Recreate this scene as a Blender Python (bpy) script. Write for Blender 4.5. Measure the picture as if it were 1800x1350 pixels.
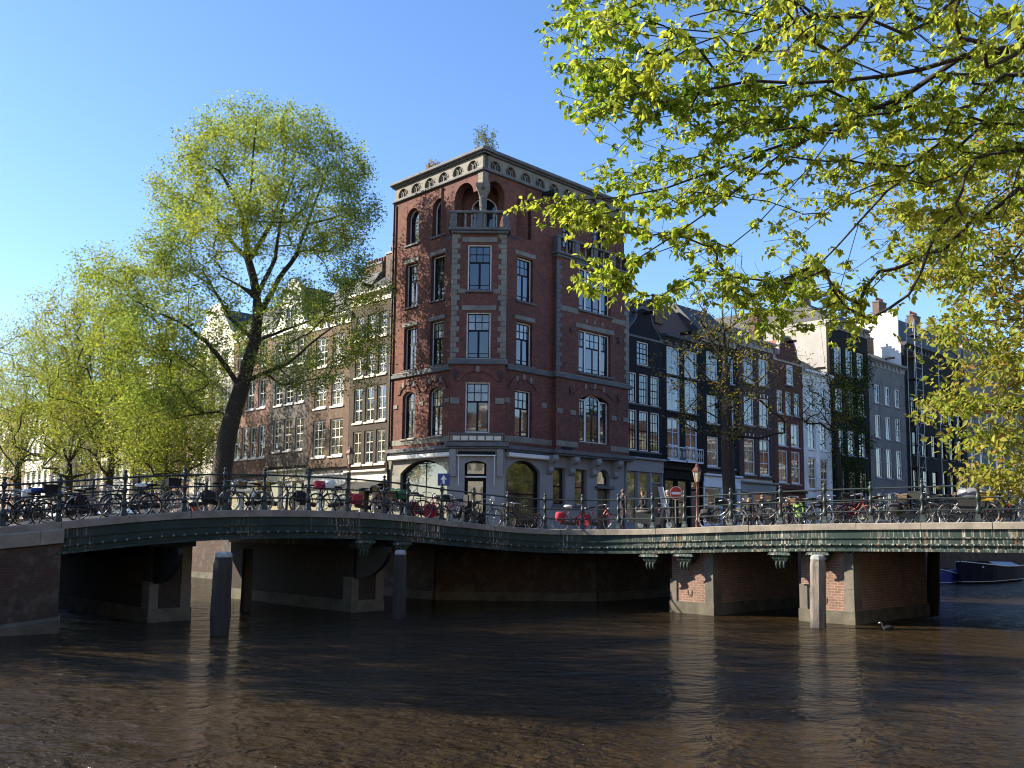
import bpy, math, random
import numpy as np
from mathutils import Vector, Matrix

for _o in list(bpy.data.objects):
    bpy.data.objects.remove(_o)
scene = bpy.context.scene
COL = scene.collection
random.seed(7)
RNG = np.random.default_rng(11)
R_ = math.radians

# ------------------------------------------------------------------ camera
F_PX = 1650.0                      # focal length for an 1800 px wide picture
PITCH, ROLL, EYE = R_(6.0), R_(0.6), 3.0
PRINC_Y = 931.0 - F_PX * math.tan(PITCH)
_f = Vector((0, math.cos(PITCH), math.sin(PITCH)))
_r0 = Vector((1, 0, 0)); _u0 = Vector((0, -math.sin(PITCH), math.cos(PITCH)))
_r = _r0 * math.cos(ROLL) + _u0 * math.sin(ROLL)
_u = _u0 * math.cos(ROLL) - _r0 * math.sin(ROLL)
EYE_P = Vector((0, 0, EYE))
cam_d = bpy.data.cameras.new('camera')
cam = bpy.data.objects.new('camera', cam_d); COL.objects.link(cam)
cam_d.sensor_width = 36.0; cam_d.lens = F_PX / 1800 * 36
cam_d.shift_y = (PRINC_Y - 675) / 1800
cam_d.clip_start = 0.1; cam_d.clip_end = 4000
m = Matrix.Identity(4)
for i in range(3):
    m[i][0] = _r[i]; m[i][1] = _u[i]; m[i][2] = -_f[i]
m.translation = EYE_P
cam.matrix_world = m
scene.camera = cam

# ------------------------------------------------------------------ sky, sun, exposure
SUN_EL, SUN_AZ = R_(31), R_(6)     # azimuth: how far behind due left the sun stands
S = Vector((-math.cos(SUN_EL) * math.cos(SUN_AZ), math.cos(SUN_EL) * math.sin(SUN_AZ), math.sin(SUN_EL)))
world = bpy.data.worlds.new('World'); scene.world = world
world.use_nodes = True
wn = world.node_tree.nodes; wl = world.node_tree.links
bg = wn['Background']
sky = wn.new('ShaderNodeTexSky'); sky.sky_type = 'NISHITA'; sky.sun_disc = False
sky.sun_elevation = SUN_EL
sky.sun_rotation = math.atan2(S.x, S.y)
sky.air_density = 1.0; sky.dust_density = 0.35; sky.ozone_density = 3.0; sky.altitude = 0
hs = wn.new('ShaderNodeHueSaturation'); hs.inputs['Saturation'].default_value = 1.14; hs.inputs['Value'].default_value = 1.22; hs.inputs['Hue'].default_value = 0.507
wl.new(sky.outputs[0], hs.inputs['Color']); wl.new(hs.outputs[0], bg.inputs['Color'])
bg.inputs['Strength'].default_value = 0.085
sun_d = bpy.data.lights.new('sun', 'SUN'); sun_d.energy = 5.0; sun_d.angle = R_(0.5); sun_d.color = (1.0, 0.9, 0.74)
sun = bpy.data.objects.new('sun', sun_d); COL.objects.link(sun)
sun.rotation_euler = (-S).to_track_quat('-Z', 'Y').to_euler()
scene.view_settings.view_transform = 'Standard'
scene.view_settings.look = 'None'
scene.view_settings.exposure = 1.5
scene.view_settings.gamma = 1.0
scene.view_settings.use_curve_mapping = False
scene.render.engine = 'CYCLES'
scene.cycles.max_bounces = 6; scene.cycles.diffuse_bounces = 3; scene.cycles.glossy_bounces = 3
scene.cycles.transmission_bounces = 4; scene.cycles.transparent_max_bounces = 6
scene.cycles.caustics_reflective = False; scene.cycles.caustics_refractive = False
scene.cycles.use_denoising = True
scene.cycles.filter_width = 1.1

# ------------------------------------------------------------------ helpers
def at(px, py, Y):
    """The place seen at a photograph position, at distance Y down the view."""
    d = _f + _r * ((px - 900) / F_PX) + _u * ((PRINC_Y - py) / F_PX)
    return EYE_P + d * (Y / d.y)

def ground_at(px, py_guess, Y, z):
    p = at(px, py_guess, Y); return Vector((p.x, p.y, z))

AB = R_(45.5)
B = Vector((math.sin(AB), math.cos(AB), 0)); A = Vector((-B.y, B.x, 0))   # along the far canal (right) and the far canal (left)
O = at(845, 600, 52.0); O.z = 0
ROT_R = math.atan2(B.y, B.x); ROT_L = math.atan2(-A.y, -A.x)
STREET = 2.9
def uv(u, v, z=0.0):
    p = O + B * u + A * v; return Vector((p.x, p.y, z))

def empty(name, loc=(0, 0, 0), rz=0.0, parent=None):
    o = bpy.data.objects.new(name, None); COL.objects.link(o)
    o.location = loc; o.rotation_euler = (0, 0, rz); o.parent = parent
    o.empty_display_size = 0.3
    return o

def tag(o, label=None, cat=None, group=None, kind=None):
    if label: o['label'] = label
    if cat: o['category'] = cat
    if group: o['group'] = group
    if kind: o['kind'] = kind
    return o

def link(name, mesh, parent=None, loc=(0, 0, 0), rz=0.0):
    o = bpy.data.objects.new(name, mesh); COL.objects.link(o)
    o.parent = parent; o.location = loc; o.rotation_euler = (0, 0, rz)
    return o

def copy_tree(o, parent=None):
    c = o.copy(); COL.objects.link(c); c.parent = parent
    for ch in o.children:
        copy_tree(ch, c)
    return c

def raw_mesh(name, V, Fc, mat=None, smooth=False):
    """V (n,3) array; Fc (m,k) int array with k = 3 or 4."""
    V = np.asarray(V, np.float32); Fc = np.asarray(Fc, np.int32)
    me = bpy.data.meshes.new(name)
    k = Fc.shape[1]
    me.vertices.add(len(V)); me.vertices.foreach_set('co', V.ravel())
    me.loops.add(Fc.size); me.loops.foreach_set('vertex_index', Fc.ravel())
    me.polygons.add(len(Fc))
    me.polygons.foreach_set('loop_start', np.arange(0, Fc.size, k, dtype=np.int32))
    me.polygons.foreach_set('loop_total', np.full(len(Fc), k, np.int32))
    if smooth: me.polygons.foreach_set('use_smooth', np.ones(len(Fc), bool))
    me.update(calc_edges=True)
    if mat: me.materials.append(mat)
    return me

class MB:
    """Collects shapes; build() links them as one mesh object."""
    def __init__(self): self.v = []; self.f = []; self.sm = []
    def add(self, vs, fs, smooth=False):
        n = len(self.v); self.v.extend([tuple(p) for p in vs])
        for f in fs: self.f.append(tuple(i + n for i in f)); self.sm.append(smooth)
        return self
    def box(self, x0, x1, y0, y1, z0, z1):
        if x1 < x0: x0, x1 = x1, x0
        if y1 < y0: y0, y1 = y1, y0
        if z1 < z0: z0, z1 = z1, z0
        vs = [(x0,y0,z0),(x1,y0,z0),(x1,y1,z0),(x0,y1,z0),(x0,y0,z1),(x1,y0,z1),(x1,y1,z1),(x0,y1,z1)]
        return self.add(vs, [(0,3,2,1),(4,5,6,7),(0,1,5,4),(1,2,6,5),(2,3,7,6),(3,0,4,7)])
    def bevbox(self, x0, x1, y0, y1, z0, z1, b=0.02):
        """box whose front (low y) edges are chamfered"""
        vs = [(x0+b,y0,z0+b),(x1-b,y0,z0+b),(x1-b,y0,z1-b),(x0+b,y0,z1-b),
              (x0,y0+b,z0),(x1,y0+b,z0),(x1,y0+b,z1),(x0,y0+b,z1),
              (x0,y1,z0),(x1,y1,z0),(x1,y1,z1),(x0,y1,z1)]
        return self.add(vs, [(0,1,2,3),(0,4,5,1),(1,5,6,2),(2,6,7,3),(3,7,4,0),(4,8,9,5),(5,9,10,6),(6,10,11,7),(7,11,8,4),(8,11,10,9)])
    def quad(self, *p): return self.add(p, [tuple(range(len(p)))])
    def prism(self, poly, y0, y1):
        """poly of (x,z), counter-clockwise seen from the front (low y)"""
        n = len(poly)
        vs = [(x, y0, z) for x, z in poly] + [(x, y1, z) for x, z in poly]
        fs = [tuple(range(n)), tuple(range(2*n-1, n-1, -1))]
        for i in range(n):
            j = (i + 1) % n; fs.append((i, i+n, j+n, j))
        return self.add(vs, fs)
    def vprism(self, poly, z0, z1):
        """plan polygon (x,y) counter-clockwise, pulled up"""
        n = len(poly)
        vs = [(x, y, z0) for x, y in poly] + [(x, y, z1) for x, y in poly]
        fs = [tuple(range(n-1, -1, -1)), tuple(range(n, 2*n))]
        for i in range(n):
            j = (i + 1) % n; fs.append((i, j, j+n, i+n))
        return self.add(vs, fs)
    def tube(self, pts, r, n=6, smooth=True, caps=True):
        pts = [Vector(p) for p in pts]; rr = r if hasattr(r, '__len__') else [r]*len(pts)
        vs = []; fs = []
        up = None
        for i, p in enumerate(pts):
            t = (pts[min(i+1, len(pts)-1)] - pts[max(i-1, 0)])
            if t.length < 1e-9: t = Vector((0, 0, 1))
            t.normalize()
            if up is None:
                up = t.orthogonal().normalized()
            else:
                up = (up - t * up.dot(t))
                up = up.normalized() if up.length > 1e-6 else t.orthogonal().normalized()
            s = t.cross(up)
            for k in range(n):
                an = 2*math.pi*k/n
                vs.append(p + (up*math.cos(an) + s*math.sin(an))*rr[i])
        for i in range(len(pts)-1):
            for k in range(n):
                k2 = (k+1) % n
                fs.append((i*n+k, i*n+k2, (i+1)*n+k2, (i+1)*n+k))
        self.add(vs, fs, smooth)
        if caps:
            m_ = len(pts)-1
            self.add(vs[:n], [tuple(range(n-1, -1, -1))]); self.add(vs[m_*n:m_*n+n], [tuple(range(n))])
        return self
    def lathe(self, prof, c=(0,0,0), n=12, smooth=True, sq=False):
        vs = []; fs = []
        for r, z in prof:
            for k in range(n):
                an = 2*math.pi*(k+0.5)/n
                vs.append((c[0]+r*math.cos(an), c[1]+r*math.sin(an), c[2]+z))
        for i in range(len(prof)-1):
            for k in range(n):
                k2 = (k+1) % n
                fs.append((i*n+k, i*n+k2, (i+1)*n+k2, (i+1)*n+k))
        fs.append(tuple(range(n-1, -1, -1))); m_ = len(prof)-1
        fs.append(tuple(range(m_*n, m_*n+n)))
        return self.add(vs, fs, smooth)
    def ball(self, c, r, n=8, m_=5, sc=(1,1,1)):
        prof = []
        vs=[]; fs=[]
        for i in range(m_+1):
            th = math.pi*i/m_
            for k in range(n):
                an = 2*math.pi*k/n
                vs.append((c[0]+sc[0]*r*math.sin(th)*math.cos(an), c[1]+sc[1]*r*math.sin(th)*math.sin(an), c[2]-sc[2]*r*math.cos(th)))
        for i in range(m_):
            for k in range(n):
                k2=(k+1)%n
                fs.append((i*n+k, i*n+k2, (i+1)*n+k2, (i+1)*n+k))
        return self.add(vs, fs, True)
    def wall(self, x0, x1, z0, z1, ops=(), d=0.28, y=0.0):
        """wall face at y with openings (xa,xb,za,zb,rise); reveals run d inwards; rise > 0 arches the top"""
        xs = sorted({x0, x1, *[o[0] for o in ops], *[o[1] for o in ops]})
        zs = sorted({z0, z1, *[o[2] for o in ops], *[o[3] for o in ops]})
        xs = [x for x in xs if x0-1e-6 <= x <= x1+1e-6]; zs = [z for z in zs if z0-1e-6 <= z <= z1+1e-6]
        for i in range(len(xs)-1):
            # merge cells upward
            run = None
            for j in range(len(zs)-1):
                cx, cz = (xs[i]+xs[i+1])/2, (zs[j]+zs[j+1])/2
                hole = any(o[0] < cx < o[1] and o[2] < cz < o[3] for o in ops)
                if not hole and run is None: run = zs[j]
                if hole and run is not None:
                    self.quad((xs[i],y,run),(xs[i+1],y,run),(xs[i+1],y,zs[j]),(xs[i],y,zs[j])); run = None
            if run is not None:
                self.quad((xs[i],y,run),(xs[i+1],y,run),(xs[i+1],y,z1),(xs[i],y,z1))
        for o in ops:
            xa, xb, za, zb = o[:4]; rise = o[4] if len(o) > 4 else 0
            zt = zb - rise
            skip = o[5] if len(o) > 5 else ''
            if 'L' not in skip: self.quad((xa,y,za),(xa,y,zt),(xa,y+d,zt),(xa,y+d,za))
            if 'R' not in skip: self.quad((xb,y,za),(xb,y+d,za),(xb,y+d,zt),(xb,y,zt))
            self.quad((xa,y,za),(xa,y+d,za),(xb,y+d,za),(xb,y,za))
            if rise <= 0:
                self.quad((xa,y,zb),(xb,y,zb),(xb,y+d,zb),(xa,y+d,zb))
            else:
                arc = arch_pts(xa, xb, zt, rise)
                for k in range(len(arc)-1):
                    (ax, az), (bx, bz) = arc[k], arc[k+1]
                    self.quad((ax,y,az),(bx,y,bz),(bx,y,zb),(ax,y,zb))
                    self.quad((ax,y,az),(ax,y+d,az),(bx,y+d,bz),(bx,y,bz))
        return self
    def mesh(self, name, mat=None):
        me = bpy.data.meshes.new(name)
        me.from_pydata(self.v, [], self.f)
        if any(self.sm): me.polygons.foreach_set('use_smooth', self.sm)
        me.update()
        if mat: me.materials.append(mat)
        return me
    def build(self, name, mat, parent=None, loc=(0,0,0), rz=0.0):
        return link(name, self.mesh(name, mat), parent, loc, rz)

def arch_pts(xa, xb, zt, rise, n=12):
    """points of an arch over xa..xb springing at zt with the given rise, left to right"""
    w = (xb - xa) / 2; cx = (xa + xb) / 2
    rise = min(rise, w)
    rad = (w*w + rise*rise) / (2*rise); cz = zt + rise - rad
    a0 = math.asin(min(1, w / rad))
    return [(cx + rad*math.sin(-a0 + 2*a0*k/n), cz + rad*math.cos(-a0 + 2*a0*k/n)) for k in range(n+1)]

# ------------------------------------------------------------------ materials
def nt(name):
    ma = bpy.data.materials.new(name); ma.use_nodes = True
    n = ma.node_tree.nodes; l = ma.node_tree.links
    return ma, n, l, n['Principled BSDF']

def ramp(n, l, src, stops):
    r = n.new('ShaderNodeValToRGB')
    els = r.color_ramp.elements
    while len(els) < len(stops): els.new(0.5)
    for e, (p, c) in zip(els, stops):
        e.position = p; e.color = (*c, 1)
    l.new(src, r.inputs[0]); return r.outputs[0]

def mixc(n, l, fac, c1, c2, blend='MIX'):
    mx = n.new('ShaderNodeMix'); mx.data_type = 'RGBA'; mx.blend_type = blend
    for sock, val in ((mx.inputs[0], fac), (mx.inputs[6], c1), (mx.inputs[7], c2)):
        if hasattr(val, 'is_linked') or isinstance(val, bpy.types.NodeSocket): l.new(val, sock)
        elif isinstance(val, (int, float)): sock.default_value = val
        else: sock.default_value = (*val, 1)
    return mx.outputs[2]

def noise(n, l, vec, scale, detail=4, rough=0.6, dist=0.0):
    t = n.new('ShaderNodeTexNoise'); t.inputs['Scale'].default_value = scale
    t.inputs['Detail'].default_value = detail; t.inputs['Roughness'].default_value = rough
    t.inputs['Distortion'].default_value = dist
    if vec is not None: l.new(vec, t.inputs['Vector'])
    return t.outputs['Fac']

def coords(n, l, scale=(1,1,1), world=False):
    if world:
        g = n.new('ShaderNodeNewGeometry'); src = g.outputs['Position']
    else:
        tc = n.new('ShaderNodeTexCoord'); src = tc.outputs['Object']
    mp = n.new('ShaderNodeMapping'); mp.inputs['Scale'].default_value = scale
    l.new(src, mp.inputs['Vector']); return mp.outputs['Vector']

def bump(n, l, bs, h, strength=0.3, dist=0.02):
    b = n.new('ShaderNodeBump'); b.inputs['Strength'].default_value = strength; b.inputs['Distance'].default_value = dist
    l.new(h, b.inputs['Height']); l.new(b.outputs[0], bs.inputs['Normal'])

def plain(name, c, rough=0.6, metal=0.0, var=0.25, scale=3.0, bmp=0.0, spec=0.5, c2=None, world=True, streak=False):
    ma, n, l, bs = nt(name)
    v = coords(n, l, (1, 1, 0.15) if streak else (1, 1, 1), world)
    f = noise(n, l, v, scale, 6, 0.65)
    kf = 1.0 if sum(c)/3 > 0.5 else 0.64
    c = tuple(x*kf for x in c); c2 = c2 and tuple(x*kf for x in c2)
    lo = tuple(x*(1-var) for x in c); hi = c2 or tuple(min(1, x*(1+var)) for x in c)
    l.new(ramp(n, l, f, [(0.3, lo), (0.7, hi)]), bs.inputs['Base Color'])
    bs.inputs['Roughness'].default_value = rough; bs.inputs['Metallic'].default_value = metal
    bs.inputs['Specular IOR Level'].default_value = spec
    if bmp:
        f2 = noise(n, l, v, scale*8, 5, 0.6); bump(n, l, bs, f2, bmp, 0.02)
    return ma

def brick(name, c1, c2, mortar, bw=0.22, bh=0.065, mort=0.008, stain=0.35, stain_c=(0.05,0.04,0.035), rough=0.85, mottled=None, zdirt=None):
    c1, c2, mortar = (tuple(x*0.68 for x in q_) for q_ in (c1, c2, mortar))
    ma, n, l, bs = nt(name)
    tc = n.new('ShaderNodeTexCoord')
    sx = n.new('ShaderNodeSeparateXYZ'); l.new(tc.outputs['Object'], sx.inputs[0])
    ad = n.new('ShaderNodeMath'); ad.operation = 'ADD'; l.new(sx.outputs[0], ad.inputs[0]); l.new(sx.outputs[1], ad.inputs[1])
    cb = n.new('ShaderNodeCombineXYZ'); l.new(ad.outputs[0], cb.inputs[0]); l.new(sx.outputs[2], cb.inputs[1])
    bt = n.new('ShaderNodeTexBrick'); l.new(cb.outputs[0], bt.inputs['Vector'])
    bt.inputs['Scale'].default_value = 1.0
    bt.inputs['Brick Width'].default_value = bw; bt.inputs['Row Height'].default_value = bh
    bt.inputs['Mortar Size'].default_value = mort; bt.inputs['Mortar Smooth'].default_value = 0.3
    bt.inputs['Color1'].default_value = (*c1, 1); bt.inputs['Color2'].default_value = (*c2, 1)
    bt.inputs['Mortar'].default_value = (*mortar, 1); bt.inputs['Bias'].default_value = 0.0
    v = coords(n, l, (1,1,1), True)
    big = noise(n, l, v, 0.55, 6, 0.65)
    col = mixc(n, l, ramp(n, l, big, [(0.38, (0,0,0)), (0.72, (stain,)*3)]), bt.outputs['Color'], stain_c)
    v2 = coords(n, l, (1.2,1.2,0.12), True)
    drip = noise(n, l, v2, 2.2, 4, 0.6)
    col = mixc(n, l, ramp(n, l, drip, [(0.55, (0,0,0)), (0.85, (stain*0.9,)*3)]), col, stain_c)
    mid = noise(n, l, v, 3.5, 6, 0.75)
    col = mixc(n, l, 1.0, col, ramp(n, l, mid, [(0.3, (0.72,0.72,0.74)), (0.7, (1.3,1.28,1.25))]), 'MULTIPLY')
    if mottled:
        f = noise(n, l, v, 1.8, 8, 0.7)
        col = mixc(n, l, ramp(n, l, f, [(0.5, (0,0,0)), (0.66, (1,1,1))]), col, mottled)
    l.new(col, bs.inputs['Base Color']); bs.inputs['Roughness'].default_value = rough
    bs.inputs['Specular IOR Level'].default_value = 0.25
    bump(n, l, bs, bt.outputs['Fac'], -0.5, 0.01)
    return ma

def glassy(name, c, rough=0.03, spec=0.9, var=0.3, c2=None):
    ma, n, l, bs = nt(name)
    v = coords(n, l, (1,1,1), True)
    f = noise(n, l, v, 0.9, 3, 0.5)
    lo = c; hi = c2 or tuple(min(1, x*(1+var)) for x in c)
    l.new(ramp(n, l, f, [(0.4, lo), (0.62, hi)]), bs.inputs['Base Color'])
    bs.inputs['Roughness'].default_value = rough; bs.inputs['Specular IOR Level'].default_value = spec
    bs.inputs['IOR'].default_value = 1.7
    f2 = noise(n, l, v, 1.3, 2, 0.4); bump(n, l, bs, f2, 0.04, 0.05)
    return ma

def leafmat(name, stops, trans=0.5, gloss=0.35):
    stops = [(p_, tuple(x*0.78 for x in c_)) for p_, c_ in stops]
    ma = bpy.data.materials.new(name); ma.use_nodes = True
    n = ma.node_tree.nodes; l = ma.node_tree.links
    n.remove(n['Principled BSDF']); out = n['Material Output']
    g = n.new('ShaderNodeNewGeometry')
    col = ramp(n, l, g.outputs['Random Per Island'], stops)
    v = coords(n, l, (1,1,1), True)
    f = noise(n, l, v, 0.35, 3, 0.6)
    col = mixc(n, l, ramp(n, l, f, [(0.4, (0.0,)*3), (0.65, (0.6,)*3)]), col, tuple(x*y for x, y in zip(stops[-1][1], (1.15, 1.0, 0.8))))
    d = n.new('ShaderNodeBsdfDiffuse'); l.new(col, d.inputs['Color'])
    t = n.new('ShaderNodeBsdfTranslucent')
    tcol = mixc(n, l, 1.0, col, (1.25, 1.2, 0.6), 'MULTIPLY'); l.new(tcol, t.inputs['Color'])
    mx = n.new('ShaderNodeMixShader'); mx.inputs[0].default_value = trans
    l.new(d.outputs[0], mx.inputs[1]); l.new(t.outputs[0], mx.inputs[2])
    l.new(mx.outputs[0], out.inputs['Surface'])
    return ma

M = {}
M['red_brick'] = brick('red_brick', (0.165,0.052,0.038), (0.27,0.092,0.064), (0.17,0.12,0.10), stain=0.7, stain_c=(0.055,0.032,0.03))
M['brown_brick'] = brick('brown_brick', (0.15,0.095,0.066), (0.195,0.12,0.085), (0.2,0.16,0.12))
M['umber_brick'] = brick('umber_brick', (0.06,0.045,0.036), (0.085,0.062,0.046), (0.09,0.075,0.06))
M['grey_brick'] = brick('grey_brick', (0.15,0.135,0.12), (0.19,0.17,0.145), (0.2,0.18,0.16))
M['rose_brick'] = brick('rose_brick', (0.27,0.14,0.10), (0.33,0.18,0.125), (0.34,0.28,0.23))
M['purple_brick'] = brick('purple_brick', (0.075,0.035,0.032), (0.11,0.048,0.042), (0.12,0.09,0.08))
M['crimson_brick'] = brick('crimson_brick', (0.13,0.032,0.026), (0.17,0.045,0.034), (0.16,0.09,0.075))
M['quay_brick'] = brick('quay_brick', (0.085,0.042,0.032), (0.115,0.054,0.038), (0.09,0.077,0.063), bw=0.24, bh=0.075, mort=0.010, stain=0.9, stain_c=(0.035,0.035,0.025), mottled=(0.10,0.085,0.07))
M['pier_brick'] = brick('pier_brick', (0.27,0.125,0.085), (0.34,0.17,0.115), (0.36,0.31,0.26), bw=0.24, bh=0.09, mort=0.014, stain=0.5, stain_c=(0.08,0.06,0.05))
M['shaded_pier_brick'] = brick('shaded_pier_brick', (0.042,0.027,0.022), (0.058,0.036,0.028), (0.05,0.045,0.038), bw=0.24, bh=0.09, mort=0.012, stain=0.8, stain_c=(0.03,0.028,0.022))  # pier brick for the left bridge, with its shade put into the colour
M['black_paint'] = plain('black_paint', (0.012,0.012,0.0125), 0.85, var=0.35, bmp=0.05, spec=0.2)
M['navy_paint'] = plain('navy_paint', (0.018,0.020,0.025), 0.85, var=0.3, bmp=0.05, spec=0.2)
M['stone'] = plain('sandstone', (0.27,0.25,0.21), 0.85, var=0.3, scale=1.4, bmp=0.15)
M['grey_stone'] = plain('bluestone', (0.15,0.155,0.165), 0.8, var=0.3, scale=1.6, bmp=0.12)
M['ashlar'] = plain('grey_ashlar', (0.20,0.19,0.18), 0.8, var=0.3, scale=1.0, bmp=0.12)
M['kerb_stone'] = plain('kerb_granite', (0.36,0.31,0.25), 0.85, var=0.35, scale=1.8, bmp=0.3, c2=(0.45,0.39,0.31))
M['white'] = plain('white_paint', (0.66,0.65,0.61), 0.5, var=0.12, scale=2, bmp=0.03)
M['cream'] = plain('cream_paint', (0.62,0.57,0.46), 0.55, var=0.14, scale=1.6, bmp=0.04)
M['white_wall'] = plain('white_render', (0.66,0.64,0.60), 0.9, var=0.22, scale=0.5, bmp=0.15)
M['grey_render'] = plain('grey_render', (0.50,0.47,0.43), 0.9, var=0.16, scale=0.6, bmp=0.15)
M['pale_plaster'] = plain('pale_plaster', (0.36,0.35,0.345), 0.8, var=0.12, scale=0.9, bmp=0.05)
M['blue_white'] = plain('pale_blue_paint', (0.58,0.64,0.70), 0.5, var=0.1)
M['dark_sash'] = plain('dark_blue_paint', (0.008,0.012,0.026), 0.6, var=0.2, spec=0.2)
M['dark_green'] = plain('green_black_paint', (0.012,0.022,0.018), 0.4, var=0.3)
M['glass'] = glassy('window_glass', (0.012,0.016,0.020))
M['glass_room'] = glassy('window_glass_over_room', (0.02,0.02,0.018), c2=(0.09,0.075,0.05))
M['glass_curtain'] = glassy('window_glass_over_curtain', (0.10,0.10,0.09), c2=(0.35,0.33,0.28), rough=0.05)
M['glass_shop'] = glassy('shop_glass', (0.012,0.015,0.011), c2=(0.07,0.065,0.04))
M['slate'] = plain('slate', (0.055,0.057,0.062), 0.7, var=0.3, scale=4)
M['red_tile'] = plain('red_roof_tile', (0.36,0.11,0.05), 0.8, var=0.35, scale=5, bmp=0.4)
M['brown_tile'] = plain('brown_roof_tile', (0.13,0.07,0.05), 0.85, var=0.35, scale=5, bmp=0.4)
M['iron'] = plain('black_iron', (0.012,0.012,0.013), 0.5, var=0.3, bmp=0.05)
M['lead'] = plain('lead', (0.10,0.11,0.13), 0.55, var=0.3)
M['bark'] = plain('elm_bark', (0.055,0.042,0.03), 0.95, var=0.45, scale=6, bmp=0.6)
M['twig'] = plain('dark_twig_bark', (0.035,0.026,0.022), 0.9, var=0.4, scale=8, bmp=0.3)
M['door_wood'] = plain('dark_door_wood', (0.06,0.035,0.025), 0.4, var=0.3, scale=5)
M['leaf_elm'] = leafmat('elm_leaf', [(0.0, (0.16,0.25,0.055)), (0.5, (0.26,0.35,0.085)), (1.0, (0.36,0.44,0.13))], 0.5)
M['leaf_left'] = leafmat('quay_tree_leaf', [(0.0, (0.16,0.22,0.055)), (0.5, (0.25,0.315,0.08)), (1.0, (0.36,0.41,0.125))], 0.5)
M['leaf_near'] = leafmat('near_leaf', [(0.0, (0.13,0.24,0.03)), (0.35, (0.25,0.36,0.05)), (0.75, (0.36,0.45,0.075)), (1.0, (0.50,0.55,0.15))], 0.6, 0.3)
M['leaf_right'] = leafmat('bough_leaf', [(0.0, (0.20,0.27,0.045)), (0.5, (0.31,0.37,0.07)), (0.88, (0.41,0.44,0.10)), (0.96, (0.40,0.28,0.12)), (1.0, (0.35,0.20,0.11))], 0.5, 0.3)
M['leaf_dark'] = leafmat('ivy_leaf', [(0.0, (0.025,0.05,0.012)), (0.5, (0.05,0.09,0.02)), (1.0, (0.10,0.14,0.03))], 0.3)
M['leaf_grey'] = leafmat('grey_green_leaf', [(0.0, (0.10,0.14,0.08)), (0.5, (0.16,0.20,0.12)), (1.0, (0.24,0.26,0.15))], 0.35)
M['leaf_rust'] = leafmat('rusty_leaf', [(0.0, (0.16,0.13,0.04)), (0.5, (0.26,0.20,0.06)), (1.0, (0.34,0.22,0.08))], 0.35)
M['leaf_sparse'] = leafmat('young_leaf', [(0.0, (0.12,0.11,0.025)), (0.5, (0.20,0.18,0.035)), (1.0, (0.30,0.27,0.06))], 0.5)
# ------------------------------------------------------------------ special materials of the waterside
def girder_mat():
    ma, n, l, bs = nt('green_girder_paint')
    tc = n.new('ShaderNodeTexCoord'); sx = n.new('ShaderNodeSeparateXYZ'); l.new(tc.outputs['Object'], sx.inputs[0])
    cb = n.new('ShaderNodeCombineXYZ'); l.new(sx.outputs[0], cb.inputs[0]); l.new(sx.outputs[1], cb.inputs[1])
    mu = n.new('ShaderNodeMath'); mu.operation = 'MULTIPLY'; mu.inputs[1].default_value = 0.05
    l.new(sx.outputs[2], mu.inputs[0]); l.new(mu.outputs[0], cb.inputs[2])
    v = cb.outputs[0]
    base = ramp(n, l, noise(n, l, v, 1.3, 4), [(0.3, (0.013,0.027,0.023)), (0.7, (0.025,0.045,0.039))])
    zone = noise(n, l, v, 0.45, 2, 0.5)
    white = noise(n, l, v, 15.0, 4, 0.7)
    rust = noise(n, l, v, 11.0, 4, 0.75, 0.2)
    zw = ramp(n, l, zone, [(0.46, (0,0,0)), (0.60, (1,1,1))])
    wf = mixc(n, l, 1.0, ramp(n, l, white, [(0.53, (0,0,0)), (0.66, (0.9,0.9,0.9))]), zw, 'MULTIPLY')
    col = mixc(n, l, wf, base, (0.52,0.47,0.38))
    rf = mixc(n, l, 1.0, ramp(n, l, rust, [(0.56, (0,0,0)), (0.68, (0.75,0.75,0.75))]), zw, 'MULTIPLY')
    col = mixc(n, l, rf, col, (0.26,0.12,0.05))
    l.new(col, bs.inputs['Base Color']); bs.inputs['Roughness'].default_value = 0.65; bs.inputs['Specular IOR Level'].default_value = 0.25
    bump(n, l, bs, white, 0.1, 0.01)
    return ma
M['girder'] = girder_mat()

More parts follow.
